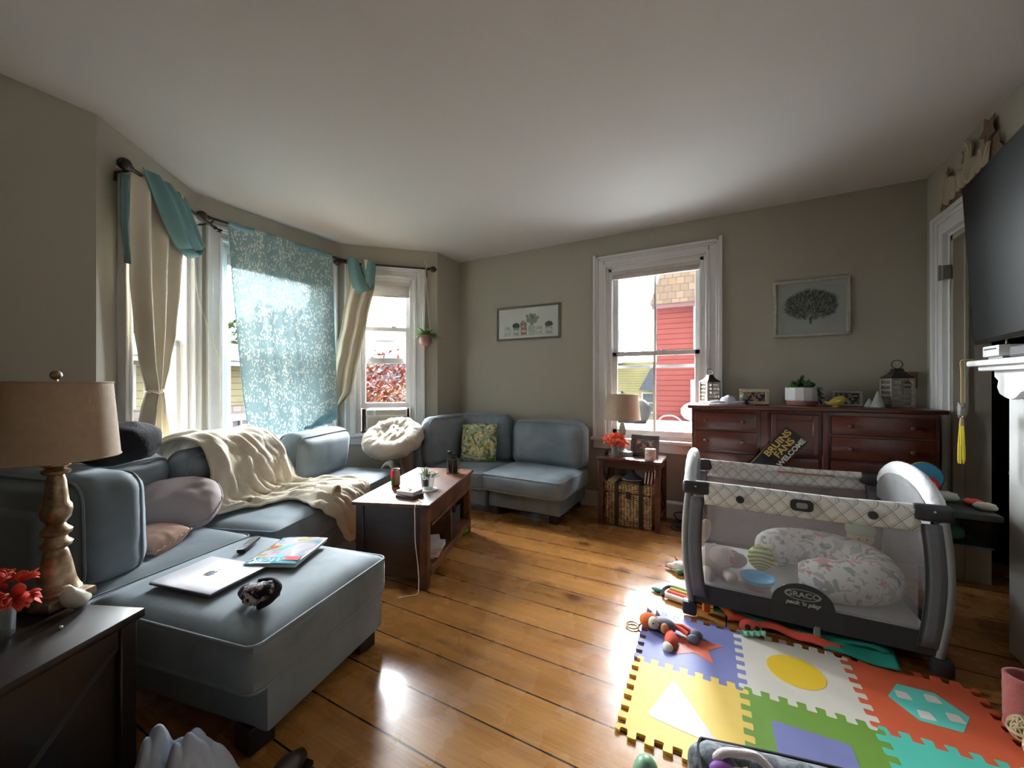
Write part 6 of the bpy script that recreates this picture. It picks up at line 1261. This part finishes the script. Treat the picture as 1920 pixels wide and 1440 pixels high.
for sx in (-1, 1):
    x = sx*hx
    pts = cr([(x, -hy+0.01, ZR+0.0), (x, -hy+0.07, ZR+0.055), (x, -hy*0.45, ZR+0.105), (x, 0, ZR+0.12), (x, hy*0.45, ZR+0.105), (x, hy-0.07, ZR+0.055), (x, hy-0.01, ZR)], 8)
    mb = MB(); n_ = len(pts)
    mb.grid(lambda a, b: pts[round(a*(n_-1))]+Vector((sx*0.0+0.030*cos(2*pi*b)*(1+0.05*sin(a*60)), 0, -0.03+0.045*sin(2*pi*b))), n_, 16, closev=True); mb.build('end_bumper', PQ, T, ang=180)
    mb = MB(); mb.grid(lambda a, b: Vector((x-sx*0.028, pts[round(a*(n_-1))].y*0.97, pts[round(a*(n_-1))].z-0.05-(pts[round(a*(n_-1))].z-0.05-0.60)*b)), n_, 6); mb.build('bumper_lining', simple('pen_lining', srgb(130, 130, 132), 0.8), T, solid=0.003)
    MB().box(x-0.0012, x+0.0012, -hy+0.03, hy-0.03, ZB+0.02, 0.62).build('mesh_panel', MESH, T, smooth=False)
    MB().box(x-0.008, x+0.008, -hy+0.01, hy-0.01, 0.085, ZB+0.04, 0.004, 1).build('lower_band', PBF, T)
MB().box(-hx+0.012, hx-0.012, -hy+0.012, hy-0.012, 0.10, 0.145, 0.006, 2).build('mattress_base', PBF, T)
t = NT('sheet_white'); MB().box(-hx+0.02, hx-0.02, -hy+0.02, hy-0.02, 0.145, 0.17, 0.01, 2).build('fitted_sheet', simple('sheet_grey_white', srgb(206, 206, 212), 0.85, var=0.04, bump=0.3, bs=20), T)
# latch button and two discs on the front band
yb = -hy-0.024
def flat_xz(mb, y): mb.M = Matrix.Translation((0, y, 0)) @ Matrix.Rotation(pi/2, 4, 'X'); return mb
flat_xz(MB(), yb).prism(rpoly([(-0.045, ZR-0.072), (0.045, ZR-0.072), (0.045, ZR-0.018), (-0.045, ZR-0.018)], 0.022, 6), -0.004, 0.006).build('latch_button', PBK, T)
flat_xz(MB(), yb-0.006).prism(rpoly([(-0.022, ZR-0.058), (0.022, ZR-0.058), (0.022, ZR-0.032), (-0.022, ZR-0.032)], 0.010, 5), -0.001, 0.002).build('latch_window', PLG, T)
for cx in (-0.255, 0.26): flat_xz(MB(), yb).prism([(cx+0.018*cos(k*pi/12), ZR-0.052+0.018*sin(k*pi/12)) for k in range(24)], -0.004, 0.004).build('disc', PBK, T)
# logo arch
yl = -hy-0.012
arch = [(0.005+0.125*cos(pi*k/24), ZB+0.035+0.105*sin(pi*k/24)) for k in range(25)]
flat_xz(MB(), yl).prism(arch, -0.004, 0.003).build('logo_patch', PBK, T)
LG = simple('logo_grey', srgb(150, 150, 152), 0.5)
lg = text_part('GRACO', 0.034, LG, T, (0.005, yl-0.005, ZB+0.088), (pi/2, 0, 0), 'lettering', 0.0006, sx=1.15, bold=0.0006)
mb = MB(); mb.tube([(0.005+0.072*cos(k*pi/18), yl-0.004, ZB+0.088+0.024*sin(k*pi/18)) for k in range(36)], 0.0016, 5, closed=True); mb.build('logo_ring', LG, T)
text_part("pack 'n play", 0.026, LG, T, (0.005, yl-0.005, ZB+0.048), (pi/2, 0, 0), 'lettering', 0.0006, sx=1.1, bold=0.0010, shear=0.25)
MB().box(0.05, 0.075, -hy-0.01, -hy+0.01, 0.012, 0.10, 0.003, 1).build('centre_leg', PLG, T)
text_part('', 0.01, LG, T, (0, 0, 0), (0, 0, 0)) if False else None
MB().box(-0.02, 0.27, hy-0.030, hy-0.022, ZR-0.024, ZR-0.016, 0.002, 1).build('rail_label', simple('brown_label', srgb(150, 92, 60), 0.6), T)
PM = PEN.matrix_basis.copy(); PM = Matrix.Translation((0.31, 2.685, 0)) @ Matrix.Rotation(R(1.0), 4, 'Z')
def pen(x, y, z): return tuple(PM @ Vector((x, y, z)))
ZM = 0.171
# nursing pillow: a fat C
def m_woodland():
    t = NT('woodland_print'); n1 = t.noise(19, 2, 0.5, None, 0.6); n2 = t.noise(14, 2, 0.5, t.co('Object', (1, 1.3, 1), (0.7, 0.2, 0.9)), 0.6)
    c = t.ramp(n1, [(0, srgb(176, 178, 182)), (0.40, srgb(222, 218, 214)), (0.60, srgb(160, 162, 166)), (0.68, srgb(118, 122, 128))], 'CONSTANT'); c = t.mix(t.math('GREATER_THAN', n2, 0.64), c, srgb(214, 140, 138)); c = t.mix(t.math('LESS_THAN', n2, 0.35), c, srgb(150, 164, 152))
    t.setp(Base_Color=c, Roughness=0.9); return t.m
o = MB()
pts = cr([(0.02, -0.165, 0.085), (0.20, -0.19, 0.098), (0.335, -0.12, 0.10), (0.37, 0.02, 0.105), (0.30, 0.14, 0.115), (0.12, 0.19, 0.12), (-0.03, 0.155, 0.11), (-0.09, 0.08, 0.085)], 7)
n_ = len(pts); o.tube(pts, [0.10*min(1, 0.45+1.6*sin(pi*(k+0.7)/(n_+0.4))**0.8) for k in range(n_)], 22)
o = o.build('nursing_pillow', m_woodland(), None, ang=180); o.location = pen(0, 0, ZM); o.rotation_euler = (0, 0, R(1)); settag(o, 'thick crescent nursing pillow with grey and pink woodland print inside the playpen', 'pillow')
MB().box(0.26, 0.30, -0.235, -0.225, 0.03, 0.07, 0.002, 1).build('care_tag', simple('tag_white', srgb(200, 200, 204), 0.8), o)
# striped ball
t = NT('striped_green_ball'); wv = t.N('TexWave', wave_type='RINGS', rings_direction='Y'); wv.inputs['Scale'].default_value = 17; t.L(t.co('Object'), wv.inputs[0]); t.setp(Base_Color=t.ramp(wv.outputs['Fac'], [(0.45, srgb(108, 124, 60)), (0.55, srgb(196, 204, 130))]), Roughness=0.8)
o = MB().ell((0, 0, 0.066), 0.066, 28, 18).build('plush_ball', t.m, None); o.location = pen(-0.135, 0.03, ZM); settag(o, 'green striped spiral plush ball inside the playpen', 'ball')
MB().tube(cr([(0.04, 0.0, 0.05), (0.07, 0.01, 0.045), (0.075, 0.015, 0.03)], 4), 0.008, 6).build('tail', simple('yellow_green', srgb(190, 196, 90), 0.8), o)
# blue bowl toy
T = thing('toy_bowl', 'bright blue plastic bowl toy with orange base inside the playpen', 'toy', pen(-0.17, -0.23, ZM)); T.scale = (0.88, 0.88, 0.8)
MB().lathe([(0.055, 0.0), (0.066, 0.004), (0.07, 0.03), (0.065, 0.034), (0.0, 0.034)], 30).build('orange_base', simple('toy_orange', srgb(222, 130, 88), 0.4), T)
MB().lathe([(0.0, 0.036), (0.06, 0.036), (0.083, 0.05), (0.092, 0.078), (0.089, 0.080), (0.080, 0.06), (0.055, 0.045), (0.0, 0.044)], 40, cap=False).build('bowl', simple('toy_blue', srgb(70, 178, 226), 0.3), T)
def plush(name, label, loc, rz, body, ear=None, pts_ear=(), face=True, group=None, cat='stuffed toy'):
    T = thing(name, label, cat, loc, rz, group); return T
BUN = m_fleece('bunny_plush', srgb(206, 190, 180), 90); PINKP = simple('pink_plush', srgb(206, 110, 126), 0.9)
T = thing('stuffed_bunny', 'beige plush bunny with pink nose slumped at the left inside the playpen', 'stuffed toy', pen(-0.375, -0.15, ZM), R(20))
MB().ell((0, 0, 0.08), (0.085, 0.075, 0.085), 26, 16, 1, 0.1).build('body', BUN, T, ang=180); h_ = MB().ell((0.02, -0.06, 0.125), (0.062, 0.058, 0.055), 24, 16, 1, 0.06).build('head', BUN, T, ang=180)
MB().ell((0.055, -0.105, 0.125), (0.017, 0.012, 0.020), 14, 10).build('nose', PINKP, h_)
for p_, r_, s_ in (((-0.03, 0.06, 0.22), 0.1, (0.035, 0.02, 0.075)), ((0.11, -0.01, 0.085), 1.4, (0.045, 0.028, 0.06))): MB().at(p_, 0, 0.2, r_).ell((0, 0, 0), s_, 18, 12).build('ear', simple('tan_ear', srgb(176, 156, 140), 0.9), h_, ang=180)
for p_ in ((0.05, -0.10, 0.035), (-0.06, -0.08, 0.035)): MB().ell(p_, (0.035, 0.055, 0.033), 16, 10).build('leg', BUN, T, ang=180)
T = thing('stuffed_toy', 'small pink and white plush toy behind the bunny in the playpen', 'stuffed toy', pen(-0.31, 0.05, ZM), R(-10))
MB().ell((0, 0, 0.045), (0.06, 0.05, 0.045), 22, 14, 1, 0.15, 3).build('body', simple('white_pink', srgb(214, 194, 194), 0.9), T, ang=180); MB().ell((-0.01, -0.03, 0.075), (0.02, 0.02, 0.025), 14, 10).build('nose', PINKP, T)
MB().ell((0.045, -0.02, 0.055), (0.03, 0.03, 0.03), 14, 10).build('paw', simple('mauve_paw', srgb(150, 110, 112), 0.9), T)
T = thing('doll', 'soft doll with yellow face and green cap at the right rear of the playpen', 'doll', pen(0.37, 0.265, ZM+0.01)); MB().ell((0, 0, 0.09), (0.075, 0.05, 0.09), 22, 14, 0.9, 0.1).build('body', simple('doll_cloth', srgb(170, 172, 160), 0.9), T, ang=180); h_ = MB().ell((0, -0.015, 0.19), (0.062, 0.05, 0.05), 22, 14).build('head', simple('doll_skin', srgb(210, 176, 120), 0.85), T); MB().ell((0, -0.01, 0.235), (0.068, 0.055, 0.045), 22, 12, 0.8).build('cap', simple('doll_cap', srgb(176, 186, 158), 0.9), h_, ang=180)
for x in (-0.018, 0.018): MB().ell((x, -0.065, 0.195), 0.005, 8, 6).build('eye', BLACKM, h_)
o = MB().ell((0, 0, 0.05), 0.05, 24, 16, 1, 0.05).build('plush_ball', m_patch('pink_grey_patches', [(0, srgb(176, 176, 172)), (0.52, srgb(206, 156, 162)), (0.6, srgb(186, 180, 178))], 9, 0.2), None); o.location = pen(0.19, 0.295, 0.245); settag(o, 'pink and grey plush ball behind the nursing pillow in the playpen', 'ball')
o = MB().ell((0, 0, 0.036), (0.06, 0.05, 0.036), 20, 12, 0.8, 0.1).build('folded_blanket', simple('baby_blanket', srgb(200, 200, 208), 0.9, bump=0.4, bs=30), None, ang=180); o.location = pen(0.19, 0.29, ZM); settag(o, 'folded pale cloth under the pink plush ball in the playpen', 'cloth')
# organiser hanging on the right end
T = thing('hanging_organizer', 'black and clear organizer tray clipped outside the right end of the playpen', 'organizer', pen(0.60, -0.02, 0.50), 0)
DG = simple('organizer_grey', srgb(58, 64, 62), 0.7)
mb = MB(); mb.box(-0.05, 0.15, -0.16, 0.16, 0.145, 0.175, 0.01, 2); mb.build('rim', DG, T); MB().box(-0.05, 0.12, -0.15, 0.15, 0.02, 0.028).build('bottom', DG, T)
MB().box(-0.048, 0.125, -0.148, -0.144, 0.025, 0.15).build('clear_pocket', m_glass('clear_vinyl', (0.7, 0.72, 0.7)), T, smooth=False); MB().box(-0.052, -0.04, -0.15, 0.15, 0.0, 0.16, 0.004, 1).build('back_panel', PBF, T); MB().box(0.116, 0.124, -0.148, 0.148, 0.025, 0.15).build('clear_pocket', MATS.get('x') or bpy.data.materials['clear_vinyl'], T, smooth=False)
for y in (-0.12, 0.12): MB().tube(cr([(-0.045, y, 0.13), (-0.05, y, 0.22), (-0.085, y, 0.245), (-0.11, y, 0.235)], 5), 0.010, 6).build('strap', PBK, T)
o = MB().ell((0, 0, 0.03), (0.035, 0.05, 0.03), 16, 10, 0.8, 0.2).build('teal_cloth', simple('teal_green', srgb(110, 190, 168), 0.8), None, ang=180); o.location = pen(0.62, -0.08, 0.53); settag(o, 'teal cloth inside the organizer on the playpen', 'cloth')
for k, (x, y, r_, c, lb) in enumerate(((0.63, 0.02, 0.04, srgb(170, 176, 158), 'pale sage rolled cloth on the left of the organizer tray'), (0.71, -0.03, 0.028, srgb(180, 60, 50), 'small red toy on the organizer tray'), (0.72, -0.10, 0.03, srgb(186, 184, 170), 'cream rolled sock on the right of the organizer tray'))):
    o = MB().ell((0, 0, r_*0.6), (r_*1.3, r_, r_*0.6), 18, 12, 0.9, 0.2).build('small_toy' if k == 1 else 'rolled_cloth', simple('org_%d' % k, c, 0.85), None, ang=180); o.location = pen(x, y, 0.676); settag(o, lb, 'toy' if k == 1 else 'cloth')
T = thing('baby_toy', 'round blue toy ring clipped to the far right corner of the playpen', 'toy', pen(0.635, 0.24, 0.70)); MB().at((0, 0, 0.05), 0, R(80)).lathe([(0, -0.012), (0.07, -0.012), (0.076, 0.0), (0.07, 0.012), (0, 0.012)], 28).build('disc', simple('toy_teal_blue', srgb(28, 130, 176), 0.25), T); MB().at((0, 0, 0.05), 0, R(80)).lathe([(0.074, -0.008), (0.079, 0), (0.074, 0.008)], 28, cap=False).build('rim', simple('sage2', srgb(120, 140, 110), 0.5), T); MB().tube([(0, 0, -0.02), (-0.05, -0.01, -0.03), (-0.11, -0.02, -0.02)], 0.012, 8).build('clip', BLACKM, T)
T = thing('baby_toy', 'shiny red ball toy clipped to the right end of the playpen', 'toy', pen(0.60, 0.10, 0.685)); MB().ell((0, 0, 0.04), (0.042, 0.05, 0.05), 24, 16).build('ball', simple('toy_red', srgb(196, 34, 30), 0.2), T); MB().tube([(0.0, 0, 0.0), (-0.05, 0.0, -0.01), (-0.09, 0.0, 0.01)], 0.010, 8).build('clip', BLACKM, T)

# ---------------------------------------------------------------- toys around the playpen
# folded activity gym under the pen
FOX = simple('fox_orange', srgb(212, 104, 42), 0.85, var=0.1); TL = simple('gym_teal', srgb(22, 128, 112), 0.85, var=0.08, vs=8, bump=0.3, bs=25); RD = simple('gym_red', srgb(196, 72, 48), 0.85, var=0.08, vs=8, bump=0.3, bs=25)
T = thing('activity_gym', 'folded teal and orange-red baby activity mat lying under the playpen', 'play mat', (0.28, 2.42, 0.014), R(-2))
def rib(a, b): return None
mb = MB(); mb.grid(lambda a, b: Vector((-0.34+0.70*a, -0.06+0.30*b, 0.028+0.012*sin(a*9)*(1-b)+0.012*mnoise.noise(Vector((a*6, b*5, 1))))), 40, 14); mb.build('teal_mat', TL, T, ang=180, solid=0.016)
mb = MB(); mb.grid(lambda a, b: Vector((-0.27+0.46*a, -0.095+0.05*b+0.02*sin(a*5), 0.010+0.022*sin(pi*b)+0.006*sin(a*18)))  , 40, 8); mb.build('red_edge', RD, T, ang=180, solid=0.01)
MB().grid(lambda a, b: Vector((0.12+0.26*a, -0.12+0.12*b-0.02*a, 0.012+0.02*b+0.006*sin(a*7))), 24, 8).build('teal_flap', TL, T, ang=180, solid=0.008)
MB().tube(cr([(-0.375, -0.03, 0.0), (-0.37, -0.04, 0.05), (-0.33, -0.05, 0.075), (-0.28, -0.06, 0.05), (-0.24, -0.07, 0.012)], 6), 0.020, 10).build('orange_arch', FOX, T, ang=180)
T = thing('stuffed_toy', 'red plush toy with two dark round eyes and mint trim by the playpen', 'stuffed toy', (0.105, 2.285, 0.014), R(10))
MB().ell((0, 0, 0.032), (0.05, 0.03, 0.034), 24, 14).build('head', simple('coral_red', srgb(196, 76, 62), 0.9), T)
for x in (-0.018, 0.022): MB().ell((x, -0.026, 0.04), (0.013, 0.008, 0.015), 14, 10).build('eye', BLACKM, T)
mb = MB(); mb.grid(lambda a, b: Vector((-0.045+0.10*a, -0.035+0.012*sin(2*pi*b)+0.005*sin(a*25), 0.012+0.012*cos(2*pi*b)+0.02*a)), 30, 8, closev=True); mb.build('mint_trim', simple('mint', srgb(130, 196, 172), 0.9), T, ang=180)
# fox plush on the mat
T = thing('fox_rattle', 'orange and grey fox plush rattle with wooden ring lying on the purple mat tile', 'stuffed toy', (-0.26, 2.10, 0.0), R(6))
GY = simple('fox_grey', srgb(104, 106, 120), 0.9, bump=0.3, bs=80); WF = simple('fox_white', srgb(206, 200, 186), 0.9); RS = simple('fox_red_stripes', srgb(196, 74, 50), 0.9, var=0.1)
h_ = MB().ell((-0.085, 0.01, 0.045), (0.048, 0.042, 0.036), 24, 16).build('head', FOX, T); MB().ell((-0.062, -0.014, 0.052), (0.03, 0.03, 0.028), 18, 12).build('face', WF, h_)
for x, y in ((-0.09, 0.052), (-0.045, 0.045)): MB().at((x, y, 0.06), 0.3, -0.7).lathe([(0.014, 0), (0.0, 0.032)], 10).build('ear', simple('ear_grey', srgb(80, 78, 80), 0.9), h_)
for x, y in ((-0.062, -0.040), (-0.040, -0.026)): MB().ell((x, y, 0.062), 0.004, 8, 6).build('eye', BLACKM, h_)
MB().ell((-0.008, 0.0, 0.040), (0.052, 0.036, 0.034), 22, 14).build('body', GY, T); MB().ell((-0.01, -0.034, 0.045), (0.020, 0.014, 0.026), 14, 10).build('belly_leaf', simple('peach_patch', srgb(226, 160, 110), 0.8), T)
MB().tube([(0.015, -0.025, 0.03), (0.022, -0.075, 0.026), (0.018, -0.115, 0.022), (0.0, -0.150, 0.02)], [0.016, 0.032, 0.028, 0.008], 16).build('tail', RS, T, ang=180); MB().ell((0.006, -0.135, 0.022), (0.024, 0.030, 0.020), 16, 10).build('tail_tip', WF, T)
for a_, b_ in (((0.03, 0.015, 0.04), (0.095, -0.03, 0.04)), ((0.035, 0.03, 0.035), (0.11, 0.012, 0.03))):
    MB().tube([a_, ((a_[0]+b_[0])/2, (a_[1]+b_[1])/2, 0.045), b_], 0.011, 10).build('leg', RS, T); MB().ell((b_[0]+0.022, b_[1]-0.01, 0.028), (0.030, 0.022, 0.022), 16, 12).build('boot', GY, T)
MB().tube([(-0.165+0.030*cos(k*pi/12), 0.0+0.030*sin(k*pi/12), 0.008) for k in range(24)], 0.004, 8, closed=True).build('ring', simple('beech_ring', srgb(206, 170, 110), 0.5), T); MB().tube([(-0.135, 0.0, 0.012), (-0.118, 0.004, 0.03)], 0.005, 6).build('loop', simple('sage_loop', srgb(120, 150, 130), 0.8), T)
T = thing('stuffed_toy', 'white and orange plush toy with turquoise tag left of the playpen', 'stuffed toy', (-0.285, 2.84, 0), R(-8))
MB().ell((0.02, 0, 0.035), (0.06, 0.045, 0.035), 22, 14, 1, 0.12).build('body', WF, T, ang=180); MB().ell((-0.04, 0.0, 0.025), (0.03, 0.022, 0.02), 14, 10).build('snout', WF, T); MB().ell((-0.070, 0.0, 0.022), (0.012, 0.012, 0.012), 12, 8).build('nose', FOX, T); MB().ell((0.06, -0.01, 0.04), (0.035, 0.03, 0.026), 14, 10).build('back_patch', FOX, T)
MB().at((0.02, -0.05, 0.02), 0.2, 0.5).ell((0, 0, 0), (0.022, 0.007, 0.022), 14, 8).build('tag', simple('turquoise_felt', srgb(110, 200, 180), 0.9), T)
MB().tube([(-0.01, 0.04, 0.05), (-0.03, 0.045, 0.075)], [0.008, 0.002], 8).build('ear', simple('ear_red', srgb(150, 40, 36), 0.9), T)
T = thing('xylophone_toy', 'toy with green, yellow and red padded bars at the left playpen foot', 'toy', (-0.245, 2.49, 0), R(-12))
for k, (c, y) in enumerate(((srgb(110, 150, 84), 0.055), (srgb(196, 150, 50), 0.02), (srgb(206, 60, 40), -0.02), (srgb(226, 214, 204), -0.058))): MB().tube([(-0.055, y, 0.022), (0.075, y, 0.022)], 0.016, 12).build('bar', simple('bar_%d' % k, c, 0.7), T)
MB().tube(cr([(-0.045, 0.07, 0.02), (-0.075, 0.04, 0.024), (-0.085, -0.01, 0.02), (-0.065, -0.06, 0.015)], 5), 0.009, 8).build('side_band', MATS['black_plastic'], T); MB().ell((-0.118, -0.015, 0.014), (0.036, 0.015, 0.013), 16, 10).build('teether', simple('teether_teal', srgb(60, 150, 140), 0.5), T)
# grey dog bed at the bottom edge
t = NT('grey_crushed_plush'); t.setp(Base_Color=t.ramp(t.noise(22, 5, 0.7, None, 0.9), [(0.38, srgb(52, 56, 62)), (0.5, srgb(94, 100, 106)), (0.66, srgb(136, 142, 148))]), Roughness=0.9, Sheen_Weight=0.3); t.bump(t.noise(40, 4), 0.6, 0.008); DB = t.m
T = thing('pet_bed', 'grey crushed plush rectangular pet bed on the foam mat at the bottom edge', 'pet bed', (0.29, 1.115, 0.014), R(12))
w_, d_ = 0.68, 0.54
MB().cushion(w_-0.06, d_-0.06, 0.07, (0, 0, 0.04), 0.03, 0.015, 12).build('bed_cushion', DB, T)
for k, (c, sz, rz_) in enumerate((((0, d_/2-0.05, 0.10), (w_, 0.10, 0.18), 0), ((-w_/2+0.05, -0.03, 0.095), (0.10, d_-0.10, 0.17), 0), ((w_/2-0.05, -0.03, 0.095), (0.10, d_-0.10, 0.17), 0))): MB().at((0, 0, 0)).cushion(sz[0], sz[1], sz[2], c, 0.045, 0.008, 14, 0.006, k).build('bolster', DB, T)
for y in (d_/2-0.016, ):
    MB().tube(cr([(-w_/2+0.03, y, 0.182), (-0.1, y+0.002, 0.186), (0.1, y, 0.186), (w_/2-0.03, y, 0.180), (w_/2-0.016, y-0.05, 0.176), (w_/2-0.016, 0, 0.172), (w_/2-0.016, -d_/2, 0.172)], 6), 0.005, 6).build('piping', simple('dark_piping', (0.02, 0.022, 0.025), 0.9), T)
MB().tube(cr([(-w_/2+0.03, y, 0.182), (-w_/2+0.016, y-0.05, 0.176), (-w_/2+0.016, 0, 0.172), (-w_/2+0.016, -d_/2, 0.172)], 6), 0.005, 6).build('piping', MATS['dark_piping'], T)
T = thing('stuffed_toy', 'white unicorn plush with lilac ear and pastel mane in the grey pet bed', 'stuffed toy', (0.045, 1.245, 0.10), R(10))
UW = m_fleece('unicorn_white', srgb(222, 212, 214), 90); MB().ell((0, 0, 0.05), (0.07, 0.05, 0.05), 24, 14, 1, 0.1).build('head', UW, T, ang=180)
for p_, m_ in (((-0.055, 0.0, 0.075), simple('lilac_felt', srgb(150, 96, 176), 0.8)), ((0.045, -0.005, 0.08), simple('pastel_shimmer', srgb(196, 196, 226), 0.6, var=0.15, vs=20))): MB().ell(p_, (0.036, 0.022, 0.03), 18, 12).build('ear', m_, T)
MB().tube(cr([(-0.075, 0.015, 0.09), (-0.05, 0.02, 0.115), (-0.01, 0.02, 0.125), (0.03, 0.02, 0.128), (0.06, 0.015, 0.11), (0.08, 0.01, 0.08)], 6), 0.011, 10).build('mane', UW, T, ang=180); MB().at((0, -0.02, 0.095)).lathe([(0.010, 0), (0, 0.035)], 10).build('horn', simple('peach_horn', srgb(226, 150, 120), 0.6), T)
T = thing('egg_toy', 'pale green egg-shaped toy with knobs on the floor at the bottom edge', 'toy', (-0.215, 1.255, 0.0)); MT = simple('mint_plastic', srgb(128, 172, 142), 0.35, var=0.04)
MB().ell((0, 0, 0.055), (0.040, 0.040, 0.055), 28, 18).build('shell', MT, T)
for a_, z_ in ((-1.8, 0.085), (-1.0, 0.085), (-1.4, 0.055), (-2.3, 0.06)): MB().ell((0.034*cos(a_), 0.034*sin(a_), z_), 0.010, 12, 8).build('knob', MT, T)
# basket cloth, leafy toy and rattan balls at the right edge
T = thing('pink_slipper', 'pink fluffy tube-shaped sock standing at the right edge of the foam mat', 'sock', (0.945, 2.115, 0.014), R(15))
MB().grid(lambda a, b: Vector(((0.055+0.006*mnoise.noise(Vector((cos(2*pi*a)*3, sin(2*pi*a)*3, b*6))))*cos(2*pi*a), (0.045)*sin(2*pi*a), 0.19*b)), 32, 18, closeu=True).build('tube', m_fleece('pink_fluff', srgb(190, 104, 100), 60), T, ang=180, solid=0.012); MB().ell((0, 0, 0.02), (0.05, 0.04, 0.02), 18, 10).build('sole', bpy.data.materials['pink_fluff'], T)
RT = simple('rattan', srgb(196, 176, 136), 0.7, var=0.12, vs=40)
def rattan(label, loc, r, seed):
    rnd = random.Random(seed); mb = MB()
    for k in range(18):
        ax = Vector((rnd.gauss(0, 1), rnd.gauss(0, 1), rnd.gauss(0, 1))).normalized(); a_ = ax.orthogonal().normalized(); b_ = ax.cross(a_); rr = r*rnd.uniform(0.86, 0.97); h_ = rnd.uniform(-0.25, 0.25)*r; q = (rr*rr-h_*h_)**0.5
        mb.tube([a_*q*cos(t*pi/13)+b_*q*sin(t*pi/13)+ax*h_+Vector((0, 0, r)) for t in range(26)], 0.0032, 5, closed=True)
    mb.ell((0, 0, r), r*0.80, 16, 10); o = mb.build('rattan_ball', RT, None); o.location = loc; settag(o, label, 'ball', 'rattan balls by the fireplace')
rattan('woven rattan ball nearest the pink sock at the right edge of the mat', (0.905, 2.04, 0.014), 0.042, 1); rattan('woven rattan ball in front of the other one at the right edge of the mat', (0.90, 1.945, 0.014), 0.040, 2)
T = thing('artificial_sprig', 'dark green artificial sprig beside the rattan balls at the right edge', 'plant', (0.955, 2.005, 0.014)); mb = MB(); rnd = random.Random(5)
for k in range(60):
    a = rnd.uniform(0, 2*pi); e = rnd.uniform(0.1, 1.4); leafblade(mb, (0, 0, 0.03), (cos(a)*cos(e), sin(a)*cos(e), sin(e)), rnd.uniform(0.05, 0.10), 0.008, 0.1, 3)
mb.build('needles', simple('dark_needles', srgb(50, 80, 52), 0.7), T, solid=0.001); MB().tube([(0, 0, 0), (0, 0, 0.05)], 0.006, 6).build('stem', simple('bark', (0.05, 0.035, 0.03), 0.9), T)
